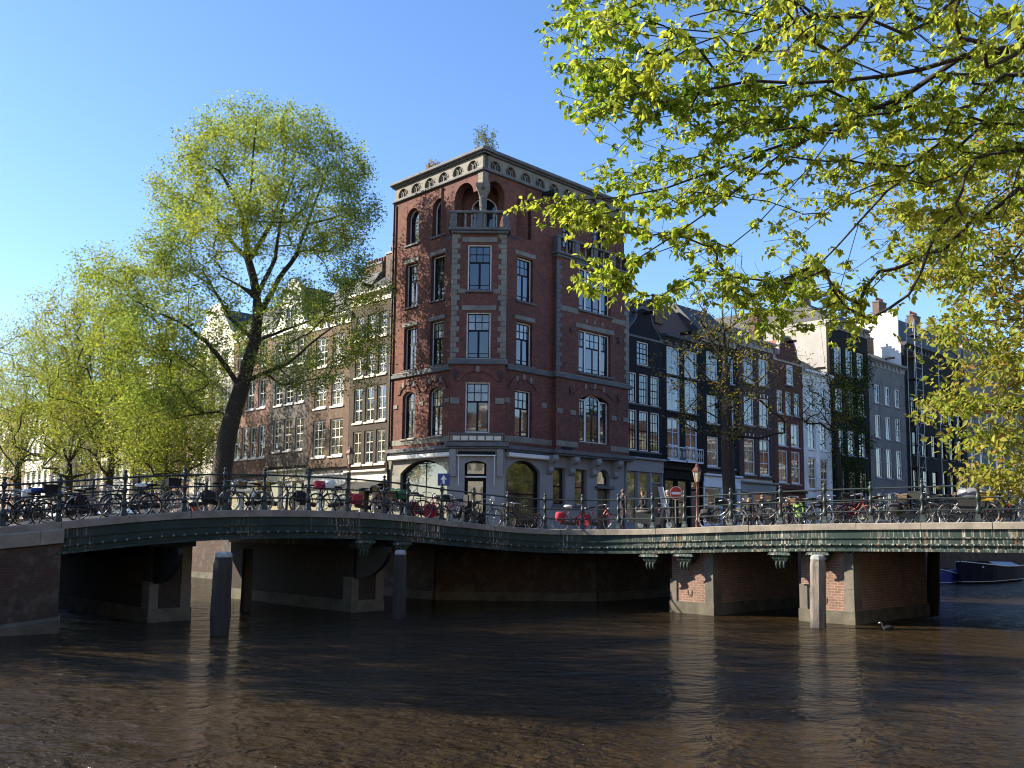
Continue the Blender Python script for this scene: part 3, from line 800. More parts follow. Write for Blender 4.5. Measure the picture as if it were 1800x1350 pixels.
# ------------------------------------------------------------------ the red brick corner house
def corner_house():
    e = empty('corner_house', (O.x, O.y, 0)); tag(e, 'tall red brick corner house with stone quoins, corner column and pierced parapet', 'house')
    FL = ((A*8.2).x, (A*8.2).y, 0); rl = ROT_L           # left facade: x runs from its far end (0) to the corner (8.2)
    FR = (0, 0, 0); rr = ROT_R                           # right facade: x runs from the corner
    rc = R_(-0.5); FC = (-0.11, -0.05, 0)                # corner bay, x centred
    br, st, gs, wh = M['red_brick'], M['stone'], M['grey_stone'], M['white']
    T = (wh, M['dark_sash'], M['glass'])
    TR = (wh, M['dark_sash'], M['glass_room'])
    lw = [(1.2, 2.42), (3.72, 4.94)]
    lv = [(8.4, 11.3), (12.62, 15.28), (16.53, 19.27)]
    # --- walls
    ops = [(a0, a1, z0, z1 + (0.0), 0.28 if z0 < 9 else 0) for a0, a1 in lw for z0, z1 in lv]
    MB().wall(0, 6.45, 7.5, 20.2, ops).build('wall', br, e, FL, rl)
    MB().wall(0, 8.2, 20.2, 23.5, [(1.2,2.42,20.5,22.8,0.61),(3.72,4.94,20.5,22.8,0.61),(5.75,7.42,20.201,23.15,0.80,'R'),(7.42,8.2,20.201,22.4,0,'LR')], 0.55).build('wall', br, e, FL, rl)
    rops = [(2.83, 4.15, 16.42, 19.05, 0), (2.83, 4.15, 12.58, 15.16, 0), (2.76, 4.16, 8.33, 11.12, 0)]
    MB().wall(1.75, 5.95, 7.5, 20.2, rops).build('wall', br, e, FR, rr)
    MB().wall(0.0, 12.85, 20.2, 23.5, [(0.0,0.36,20.201,22.4,0,'LR'),(0.36,1.72,20.201,23.1,0.66,'L'),(2.72,3.98,20.2+0.05,22.8,0.61),(6.75,7.85,20.45,22.8,0.55),(9.65,10.9,20.45,22.8,0.61)], 0.5).build('wall', br, e, FR, rr)
    bops = [(7.92-5.9, 11.0-5.9, 16.7, 19.4, 0), (7.92-5.9, 11.0-5.9, 12.75, 15.45, 0), (8.0-5.9, 10.85-5.9, 8.42, 11.4, 0.35)]
    BY = (FR[0] + 5.9*B.x - 0.35*A.x, FR[1] + 5.9*B.y - 0.35*A.y, 0)      # face of the right-hand bay
    wb = MB().wall(0, 6.95, 7.5, 19.85, bops)
    wb.quad((0,0,7.5),(0,0,19.85),(0,0.4,19.85),(0,0.4,7.5)); wb.quad((6.95,0,7.5),(6.95,0.4,7.5),(6.95,0.4,19.85),(6.95,0,19.85))
    wb.build('wall', br, e, BY, rr)
    cops = [(-0.68, 0.66, 16.43, 19.1, 0), (-0.70, 0.66, 12.5, 15.18, 0), (-0.70, 0.66, 8.35, 11.2, 0)]
    wc = MB().wall(-1.56, 1.5, 7.5, 20.0, cops, 0.22)
    for xs, d in ((-1.56, 1.9), (1.5, 1.75)): wc.quad((xs,0,7.5),(xs,0,20.0),(xs,d,20.0),(xs,d,7.5))
    wc.build('wall', br, e, FC, rc)
    # core, flat roof, end walls
    co = MB()
    pl = [A*8.1 + B*0.3, A*1.9 + B*0.3, A*0.9 + B*0.9, A*0.3+B*1.9, A*0.3 + B*12.75, A*9 + B*12.75, A*9 + B*0.3]
    co.vprism([(p.x, p.y) for p in pl], 2.5, 20.1)
    pl2 = [A*8.1 + B*0.45, A*4.4 + B*0.45, A*0.45+B*4.4, A*0.45 + B*12.75, A*9 + B*12.75, A*9 + B*0.45]
    co.vprism([(p.x, p.y) for p in pl2], 20.1, 23.45)
    co.build('inner_wall', M['umber_brick'], e)
    ed = MB().box(0, 0.4, 0, 9, 2.9, 24.4)
    MB().box(-0.002, 0.3, 0.003, 9, 2.9, 24.4).build('end_wall', br, e, FL, rl)
    MB().box(12.55, 12.852, 0.003, 9, 2.9, 24.4).build('end_wall', br, e, FR, rr)
    # --- loggia behind the corner column
    lg = MB()
    lp = [A*2.9+B*0.02, A*2.9 + B*0.45, B*2.9 + A*0.45, B*2.9+A*0.02]
    c45 = (A*1.72 + B*1.72)
    MB().wall(-2.6, 2.6, 20.15, 23.4, [(-0.78, 0.78, 20.35, 22.75, 0.76)], 0.2).build('loggia_wall', br, e, (c45.x, c45.y, 0), rc)
    window(e, -0.78, 20.35, 1.56, 2.4, T, (c45.x, c45.y, 0), rc, y=0.1, arch=0.76, tcols=2, trows=1, panes=False, style='S', cols=2, rows=2)
    fl = MB(); fl.vprism([(p.x, p.y) for p in (Vector((0,0,0)), B*3.2, (A+B)*1.8, A*3.2)], 20.02, 20.19); fl.build('loggia_floor', gs, e)
    ce = MB(); ce.vprism([(p.x, p.y) for p in (A*0.5+B*0.5, B*3.2+A*0.5, (A+B)*2.2, A*3.2+B*0.5)], 23.3, 23.45); ce.build('loggia_ceiling', M['stone'], e)
    # corner column: base, shaft, capital, then a stone pier up to the parapet
    cc = Vector((0,0,0)) + (A+B)*0.30
    col = empty('corner_column', (cc.x, cc.y, 0), 0, e)
    MB().lathe([(0.33,20.2),(0.33,20.9),(0.30,20.95),(0.30,21.0)], n=4, smooth=False).build('column_base', st, col)
    MB().lathe([(0.27,21.0),(0.28,21.06),(0.23,21.1),(0.205,21.2),(0.22,21.6),(0.205,21.93),(0.24,21.96),(0.24,22.0)], n=16).build('shaft', gs, col)
    k = MB()
    for (r0,z0),(r1,z1) in zip([(0.26,22.0),(0.30,22.1),(0.46,22.42),(0.56,22.55)],[(0.30,22.1),(0.46,22.42),(0.56,22.55),(0.56,22.78)]):
        k.lathe([(r0,z0),(r1,z1)], n=4, smooth=False)
    k.build('capital', st, col, (0,0,0), rc)
    for i, (z0, z1, w_) in enumerate(((22.78,23.06,0.44),(23.06,23.28,0.36),(23.28,23.49,0.44))):
        MB().bevbox(8.2-w_, 8.215, -0.015, 0.4, z0, z1-0.008).build('corner_stone', st, e, FL, rl)
        MB().bevbox(-0.012, w_, -0.018, 0.38, z0, z1-0.008).build('corner_stone', st, e, FR, rr)
    # --- windows, left facade
    for a0, a1 in lw:
        for i, (z0, z1) in enumerate(lv):
            window(e, a0, z0, a1-a0, z1-z0, T if i else TR, FL, rl, arch=0.28 if i == 0 else 0, y=0.22)
        window(e, a0, 20.5, a1-a0, 2.3, T, FL, rl, arch=0.61, y=0.32, style='S', cols=3, rows=3)
    for z0, z1, q in ((16.42,19.05,T),(12.58,15.16,T),(8.33,11.12,TR)):
        window(e, 2.83 if z0 > 9 else 2.76, z0, 1.32 if z0 > 9 else 1.4, z1-z0, q, FR, rr, y=0.2)
    for x0, x1, z0 in ((2.72,3.98,20.25),(6.75,7.85,20.45),(9.65,10.9,20.45)):
        window(e, x0, z0, x1-x0, 22.8-z0, T, FR, rr, arch=min(0.61,(x1-x0)/2-0.005), y=0.3, style='S', cols=3, rows=4)
    for (x0,x1,z0,z1,_), q in zip(bops, (T,T,TR)):
        ww = x1-x0
        window(e, x0, z0, ww*0.26, z1-z0-(0.3 if z0 < 9 else 0), q, BY, rr, y=0.2, tcols=2, lower=1)
        window(e, x0+ww*0.26, z0, ww*0.48, z1-z0, q, BY, rr, y=0.2, arch=0.25 if z0 < 9 else 0)
        window(e, x0+ww*0.74, z0, ww*0.26, z1-z0-(0.3 if z0 < 9 else 0), q, BY, rr, y=0.2, tcols=2, lower=1)
    for (x0,x1,z0,z1,_), q in zip(cops, (T,T,TR)):
        window(e, x0, z0, x1-x0, z1-z0, q, FC, rc, y=0.12)
    # --- stone lintels, sills, bands
    def band(z0, z1, d, mat, nm, parts='LRCB', bev=0.03):
        if 'L' in parts: block(e, nm, mat, -0.1, 6.55, -d, 0.05, z0, z1, FL, rl, bev)
        if 'R' in parts: block(e, nm, mat, 1.75, 5.92, -d, 0.05, z0, z1, FR, rr, bev)
        if 'B' in parts: block(e, nm, mat, -0.06-d, 7.0+d, -d, 0.36, z0, z1, BY, rr, bev)
        if 'C' in parts: block(e, nm, mat, -1.62-d*0.6, 1.56+d*0.6, -d, 0.9, z0, z1, FC, rc, bev)
    band(12.18, 12.42, 0.14, gs, 'string_course'); band(12.42, 12.52, 0.09, st, 'string_moulding')
    band(8.02, 8.36, 0.03, st, 'stone_band', 'LR', 0.01); block(e, 'stone_band', st, 0.0, 1.98, -0.03, 0.05, 8.02, 8.36, BY, rr, 0.01); block(e, 'stone_band', st, 5.1, 6.95, -0.03, 0.05, 8.02, 8.36, BY, rr, 0.01)
    block(e, 'stone_panel', st, -1.5, 1.44, -0.05, 0.05, 7.86, 8.22, FC, rc); block(e, 'sill', gs, -1.6, 1.54, -0.12, 0.05, 8.22, 8.33, FC, rc)
    for i in range(6): block(e, 'panel_tile', M['cream'], -1.36+i*0.46, -0.98+i*0.46, -0.065, -0.04, 7.92, 8.16, FC, rc, 0.01)
    band(7.56, 7.80, 0.30, gs, 'shop_cornice', 'LRCB'); band(7.44, 7.56, 0.18, M['lead'], 'cornice_moulding', 'LRCB')
    for a0, a1 in lw:
        for z0, z1 in lv[1:]:
            block(e, 'lintel', st, a0-0.14, a1+0.14, -0.05, 0.1, z1+0.05, z1+0.30, FL, rl); block(e, 'sill', gs, a0-0.06, a1+0.06, -0.10, 0.2, z0-0.10, z0, FL, rl)
        block(e, 'sill', gs, a0-0.1, a1+0.1, -0.10, 0.3, 20.38, 20.5, FL, rl); block(e, 'sill', st, a0-0.1, a1+0.1, -0.10, 0.2, 8.29, 8.4, FL, rl)
    for z0, z1 in ((16.42,19.05),(12.58,15.16)):
        block(e, 'lintel', st, 2.62, 4.36, -0.05, 0.1, z1+0.10, z1+0.36, FR, rr); block(e, 'sill', gs, 2.76, 4.4, -0.10, 0.2, z0-0.12, z0, FR, rr)
    for x0, x1, z0, z1, _ in bops[:2]:
        block(e, 'lintel', st, x0-0.3, x1+0.3, -0.06, 0.1, z1+0.06, z1+0.36, BY, rr); block(e, 'sill', gs, x0-0.08, x1+0.2, -0.12, 0.2, z0-0.12, z0, BY, rr)
    for xa, xb in ((0.3, 1.95), (5.2, 6.66)): block(e, 'stone_band', st, xa, xb, -0.03, 0.05, 16.35, 16.68, BY, rr, 0.01)
    for i, z in enumerate((15.95, 15.95, 15.95)): block(e, 'stone_block', st, 2.7+i*0.75, 2.86+i*0.75, -0.03, 0.05, z, z+0.25, BY, rr, 0.01)
    for x0, x1, z0, z1, _ in cops[:2]: block(e, 'sill', gs, x0-0.12, x1+0.12, -0.12, 0.2, z0-0.12, z0, FC, rc)
    block(e, 'lintel', st, -0.98, 0.96, -0.05, 0.05, 15.28, 15.56, FC, rc); block(e, 'lintel', st, -1.0, 0.98, -0.05, 0.05, 19.22, 19.52, FC, rc)
    for xa, xb in ((-1.22, -0.80), (0.78, 1.16)): block(e, 'stone_block', st, xa, xb, -0.035, 0.05, 16.25, 16.52, FC, rc, 0.01)
    block(e, 'stone_band', st, -1.56, 1.5, -0.04, 0.05, 19.75, 20.0, FC, rc, 0.01)
    # --- quoins: long and short blocks in turn
    def quoins(z0, z1, xs, side, fr, rz, y=-0.03, h=0.30, mat=M['stone']):
        z = z0; i = 0
        while z < z1 - 0.1:
            w_ = 0.48 if i % 2 else 0.32; h_ = min(h, z1-z)
            x0, x1 = (xs, xs+w_) if side > 0 else (xs-w_, xs)
            block(e, 'quoin', mat, x0, x1, y, 0.05, z+0.006, z+h_-0.006, fr, rz, 0.012); z += h; i += 1
    quoins(12.55, 19.75, -1.59, 1, FC, rc); quoins(12.55, 19.75, 1.53, -1, FC, rc)
    quoins(12.55, 19.5, -0.03, 1, BY, rr, mat=M['grey_stone']); quoins(12.55, 19.5, 6.98, -1, BY, rr)
    # --- relieving arches with stone voussoirs over the first floor
    def rel_arch(xa, xb, zt, rise, fr, rz, y=-0.06, stones=3):
        c = MB(); arch_ring(c, xa-0.24, xb+0.24, zt, rise+0.24, 0.24, y, 0.05, 14); c.build('brick_arch', br, e, fr, rz)
        pts = arch_pts(xa-0.12, xb+0.12, zt, rise+0.12, 24)
        for j in np.linspace(2, 22, stones+2)[1:-1] if stones < 4 else np.linspace(2, 22, stones):
            x_, z_ = pts[int(round(j))]; c = MB(); c.bevbox(-0.10, 0.10, y-0.025, 0.05, -0.17, 0.17, 0.012)
            o = c.build('voussoir', st, e, (fr[0]+x_*math.cos(rz), fr[1]+x_*math.sin(rz), z_), rz)
    for a0, a1 in lw: rel_arch(a0-0.25, a1+0.25, 11.15, 0.55, FL, rl)
    rel_arch(2.4, 4.5, 11.15, 0.62, FR, rr); rel_arch(1.7, 5.3, 11.25, 0.62, BY, rr); rel_arch(-1.05, 1.0, 11.25, 0.55, FC, rc, stones=1)
    for x_ in (0.55, 3.07, 5.4): block(e, 'impost_stone', st, x_-0.2, x_+0.2, -0.06, 0.05, 10.3, 10.55, FL, rl)
    for x_ in (2.1, 5.2): block(e, 'impost_stone', st, x_-0.22, x_+0.22, -0.06, 0.05, 10.25, 10.55, FR, rr)
    for x_ in (0.3, 1.5, 5.4, 6.6): block(e, 'impost_stone', st, x_-0.25, x_+0.25, -0.06, 0.05, 10.0, 10.3, BY, rr)
    for x_ in (-1.28, 1.22): block(e, 'impost_stone', st, x_-0.26, x_+0.26, -0.06, 0.05, 9.95, 10.3, FC, rc)
    # cross-shaped wall anchors
    def anchor(x, z, fr, rz, s=0.3):
        c = MB(); y = -0.07
        c.box(x-0.03, x+0.03, y, y+0.05, z-s, z+s)
        for k in (1, -1):
            c.add([(x-0.2*k-0.02,y-0.01,z+0.14),(x-0.2*k+0.02,y-0.01,z+0.18),(x+0.2*k+0.02,y-0.01,z-0.14),(x+0.2*k-0.02,y-0.01,z-0.18),(x-0.2*k-0.02,y+0.03,z+0.14),(x-0.2*k+0.02,y+0.03,z+0.18),(x+0.2*k+0.02,y+0.03,z-0.14),(x+0.2*k-0.02,y+0.03,z-0.18)],
                  [(0,1,2,3),(7,6,5,4),(0,4,5,1),(1,5,6,2),(2,6,7,3),(3,7,4,0)])
        c.build('wall_anchor', M['iron'], e, fr, rz)
    for x_ in (-1.3, 1.25): anchor(x_, 11.6, FC, rc)
    for x_ in (1.3, 5.9): anchor(x_, 11.5, BY, rr); anchor(x_, 15.3, BY, rr, 0.22)
    for x_ in (-1.13, 1.08): block(e, 'wall_anchor', M['iron'], x_-0.025, x_+0.025, -0.05, 0.02, 15.3, 15.85, FC, rc, 0)
    # --- parapet: string, pierced frieze, cornice
    for fr, rz, x0, x1, n_ in ((FL, rl, -0.15, 8.2, 6), (FR, rr, 0.0, 13.0, 10)):
        block(e, 'parapet_string', gs, x0, x1+0.14*(rz==rl), -0.16-0.003*(rz==rr), 0.4, 23.5, 23.64, fr, rz, 0.03)
        step = (x1-x0-0.5)/n_; ops = []
        for i in range(n_):
            c_ = x0 + 0.25 + step*(i+0.5) + (0.0 if rz == rl else 0.1); r_ = min(0.42, step*0.32); ops.append((c_-r_, c_+r_, 23.76, 23.76+0.12+r_, r_-0.005))
        MB().wall(x0+0.05, x1, 23.64, 24.5, ops, 0.14).build('frieze', st, e, fr, rz)
        MB().box(x0+0.05, x1, 0.14, 0.4, 23.64, 24.5).build('frieze_back', M['slate'], e, fr, rz)
        for xa, xb, za, zb, r_ in ops:          # Y-shaped tracery in each opening
            c = MB(); cx = (xa+xb)/2; c.box(cx-0.035, cx+0.035, 0.02, 0.12, za, za+(zb-za)*0.5)
            for s_ in (-1, 1):
                c.tube([(cx, 0.07, za+(zb-za)*0.45), (cx+s_*0.13, 0.07, za+(zb-za)*0.72), (cx+s_*0.27, 0.07, zb-0.10)], 0.035, 5)
                c.tube([(cx+s_*0.2, 0.07, za+0.02), (cx+s_*0.2, 0.07, za+(zb-za)*0.6)], 0.022, 5)
            ring = MB(); arch_ring(c, xa-0.06, xb+0.06, zb-r_, r_+0.06, 0.05, -0.03, 0.03, 12)
            c.build('tracery', st, e, fr, rz)
        block(e, 'cornice', gs, x0-0.1, x1+0.3*(rz==rl)+0.05, -0.30-0.003*(rz==rr), 0.5, 24.6, 24.82, fr, rz, 0.05)
        block(e, 'cornice_bed', gs, x0-0.05, x1+0.18*(rz==rl)+0.03, -0.16-0.003*(rz==rr), 0.45, 24.5, 24.6, fr, rz, 0.03)
    rf = MB(); rp = [A*8.0+B*0.4, B*0.4+A*0.4, B*12.6+A*0.4, B*12.6+A*9, A*8.0+B*9]; rf.vprism([(p.x, p.y) for p in rp], 24.2, 24.4); rf.build('roof', M['lead'], e)
    # --- balconies
    def balcony(fr, rz, x0, x1, d, z, npan, ret=0.9):
        bal = empty('balcony', (0,0,0), 0, e)
        MB().bevbox(x0-0.12, x1+0.12, -d-0.1, 0.6, z-0.14, z+0.04, 0.05).build('balcony_slab', gs, bal, fr, rz)
        MB().bevbox(x0, x1, -d, 0.5, z-0.30, z-0.14, 0.05).build('balcony_moulding', gs, bal, fr, rz)
        MB().bevbox(x0-0.08, x1+0.08, -d-0.06, -d+0.24, z+0.86, z+1.0, 0.03).build('balcony_rail', gs, bal, fr, rz)
        k = (x1-x0)/npan
        for i in range(npan+1):
            xp = x0 + k*i; w_ = 0.17 if 0 < i < npan else 0.15
            MB().bevbox(xp-w_ + (0.12 if i==0 else 0) - (0.12 if i==npan else 0), xp+w_ + (0.12 if i==0 else 0) - (0.12 if i==npan else 0), -d-0.02, -d+0.2, z+0.04, z+0.86, 0.02).build('pedestal', gs, bal, fr, rz)
        for i in range(npan):
            n_ = 3; xa = x0+k*i+0.26; xb = x0+k*(i+1)-0.26
            for j in range(n_):
                xx = xa + (xb-xa)*j/(n_-1); c = MB(); c.lathe([(0.08,0),(0.08,0.08),(0.05,0.14),(0.075,0.34),(0.05,0.62),(0.08,0.74),(0.08,0.82)], (xx,-d+0.09,z+0.04), 8); c.build('baluster', st, bal, fr, rz)
        for xs in (x0+0.04, x1-0.16): MB().box(xs, xs+0.12, -d+0.2, ret-d, z+0.04, z+0.95).build('side_panel', gs, bal, fr, rz)
    balcony(FC, rc, -1.66, 1.6, 0.22, 20.0, 2, 1.6)
    balcony(BY, rr, -0.05, 7.0, 0.12, 19.95, 4, 0.5)
    # --- ground floor: pale painted shop fronts
    pp = M['pale_plaster']
    MB().wall(0, 6.3, 2.7, 7.44, [(1.15, 5.5, 3.5, 7.05, 0.75)], 0.3).build('shop_wall', M['stone'], e, FL, rl)
    MB().wall(1.6, 5.5, 2.7, 7.44, [(2.12, 4.9, 3.1, 7.0, 0.62)], 0.3).build('shop_wall', pp, e, FR, rr)
    MB().wall(5.5, 12.85, 2.7, 7.44, [(6.02, 7.14, 4.5, 6.75, 0), (7.98, 9.12, 4.5, 6.75, 0), (10.12, 11.34, 2.95, 6.85, 0.55)], 0.3).build('shop_wall', pp, e, FR, rr)
    wcg = MB().wall(-1.56, 1.5, 2.7, 7.44, [(-0.68, 0.52, 2.95, 6.78, 0.16)], 0.5)
    for xs in (-1.56, 1.5): wcg.quad((xs,0,2.7),(xs,0,7.44),(xs,1.8,7.44),(xs,1.8,2.7))
    wcg.build('shop_wall', pp, e, FC, rc)
    sg = (M['black_paint'], M['black_paint'], M['glass_shop'])
    window(e, 1.15, 3.5, 4.35, 3.55, sg, FL, rl, y=0.2, arch=0.75, style='S', cols=2, rows=1, fw=0.12)
    window(e, 2.12, 3.1, 2.78, 3.9, sg, FR, rr, y=0.2, arch=0.62, style='S', cols=1, rows=2, fw=0.09)
    for x0 in (6.02, 7.98): window(e, x0, 4.5, 1.13, 2.25, (M['grey_stone'], M['black_paint'], M['glass_shop']), FR, rr, y=0.2, style='S', cols=1, rows=2)
    for x0 in (6.02, 7.98): block(e, 'sill', gs, x0-0.1, x0+1.23, -0.1, 0.2, 4.38, 4.5, FR, rr)
    d1 = window(e, -0.66, 5.95, 1.16, 0.81, (M['black_paint'], M['black_paint'], M['glass_shop']), FC, rc, y=0.3, style='S', cols=1, rows=1, arch=0.15)
    dr = block(e, 'door', M['black_paint'], -0.66, 0.50, 0.32, 0.4, 2.95, 5.85, FC, rc); block(e, 'door_transom', wh, -0.68, 0.52, 0.26, 0.36, 5.85, 5.95, FC, rc)
    MB().box(-0.5, 0.34, 0.305, 0.318, 3.8, 5.65).build('door_pane', M['glass_shop'], dr); MB().box(0.36, 0.42, 0.25, 0.318, 4.3, 4.5).build('handle', M['iron'], dr)
    d2 = block(e, 'door', M['door_wood'], 10.14, 11.32, 0.22, 0.3, 2.95, 5.6, FR, rr); block(e, 'door_hood', gs, 9.9, 11.6, -0.25, 0.25, 5.62, 5.8, FR, rr)
    window(e, 10.14, 5.82, 1.18, 1.02, (M['grey_stone'], M['black_paint'], M['glass_shop']), FR, rr, y=0.2, style='S', cols=1, rows=1, arch=0.5)
    # scroll brackets carrying the bay
    for x_ in (5.62, 7.55, 9.62, 11.75):
        c = MB(); pr = [(0.0,7.43),(-0.62,7.43),(-0.64,7.2),(-0.55,7.05),(-0.36,6.95),(-0.25,6.75),(-0.28,6.5),(-0.16,6.35),(0.0,6.3)]
        vs = [(x_-0.22, yy, zz) for yy, zz in pr] + [(x_+0.22, yy, zz) for yy, zz in pr]; n_ = len(pr)
        c.add(vs, [tuple(range(n_)), tuple(range(2*n_-1, n_-1, -1))] + [(i, i+n_, (i+1)%n_+n_, (i+1)%n_) for i in range(n_)]); c.build('scroll_bracket', M['pale_plaster'], e, FR, rr)
    # bay ground pilasters, awnings, fascia boards
    for xs in (-1.5, 1.1): block(e, 'pilaster', pp, xs, xs+0.34, -0.12, 0.02, 5.9, 7.43, FC, rc)
    block(e, 'awning_box', M['black_paint'], -1.05, 1.0, -0.16, 0.0, 7.1, 7.3, FC, rc); block(e, 'awning_bar', wh, -1.12, 1.06, -0.22, -0.16, 7.03, 7.1, FC, rc)
    for xs in (-1.0, 0.97): block(e, 'awning_arm', wh, xs-0.015, xs+0.015, -0.2, -0.17, 5.4, 7.03, FC, rc, 0)
    block(e, 'awning_box', wh, 0.2, 6.15, -0.34, -0.02, 7.12, 7.38, FL, rl, 0.05); block(e, 'awning_box', wh, 2.0, 5.4, -0.34, -0.02, 7.12, 7.38, FR, rr, 0.05)
    # street-name plates and drain pipe
    MB().tube([(0.05,-0.12,23.4),(0.05,-0.12,7.9),(0.05,-0.25,7.2),(0.05,-0.12,6.4),(0.05,-0.12,3.0)], 0.075, 8).build('drain_pipe', M['iron'], e, FL, rl)
    block(e, 'name_plate', M['navy_paint'], 4.9, 5.7, -0.03, 0.0, 7.84, 8.0, FL, rl, 0); block(e, 'name_plate', M['navy_paint'], 0.55, 1.45, -0.03, 0.0, 7.84, 8.0, BY, rr, 0)
    block(e, 'hoist_beam', M['iron'], 4.9, 5.15, -1.0, 0.1, 23.2, 23.45, FR, rr)
    # small things on the shop walls
    c = MB(); c.lathe([(0.07,0),(0.11,0.02),(0.07,0.05)], (0,0,0), 10); 
    block(e, 'notice', M['cream'], 0.78, 1.0, -0.02, 0.0, 4.55, 4.85, FC, rc, 0)
    return e
HOUSE = corner_house()

# ------------------------------------------------------------------ the two terraces
def gable_outline(kind, w, h):
    if kind == 'bell':
        pts = [(0,0),(w,0),(w,0.25),(w-0.15,0.3)]
        for t in np.linspace(0, 1, 7): pts.append((w-0.15-(w*0.26)*math.sin(t*math.pi/2)**1.4, 0.3+(h-0.9)*t))
        cx = w/2; r_ = w*0.24
        for t in np.linspace(0.1, math.pi-0.1, 9): pts.append((cx+r_*math.cos(t), h-0.6+0.55*math.sin(t)))
        for t in np.linspace(1, 0, 7): pts.append((0.15+(w*0.26)*math.sin(t*math.pi/2)**1.4, 0.3+(h-0.9)*t))
        pts += [(0.15,0.3),(0,0.25)]
    elif kind == 'neck':
        n0, n1 = w*0.27, w*0.73
        pts = [(0,0),(w,0),(w,0.35),(w-0.3,0.4)]
        for t in np.linspace(0, 1, 6): pts.append((w-0.3-(w-0.3-n1)*math.sin(t*math.pi/2), 0.4+(h-1.6)*t**1.6))
        pts += [(n1,h-0.75),(n1+0.14,h-0.7),(w/2,h),(n0-0.14,h-0.7),(n0,h-0.75)]
        for t in np.linspace(1, 0, 6): pts.append((0.3+(n0-0.3)*math.sin(t*math.pi/2), 0.4+(h-1.6)*t**1.6))
        pts += [(0.3,0.4),(0,0.35)]
    elif kind == 'round':
        pts = [(0,0),(w,0),(w,0.4),(w*0.85,0.5)]
        for t in np.linspace(0.0, math.pi, 13): pts.append((w/2+w*0.33*math.cos(t), 0.6+(h-0.6)*math.sin(t)))
        pts += [(w*0.15,0.5),(0,0.4)]
    else:
        pts = [(0,0),(w,0),(w*0.5,h)]
    return pts

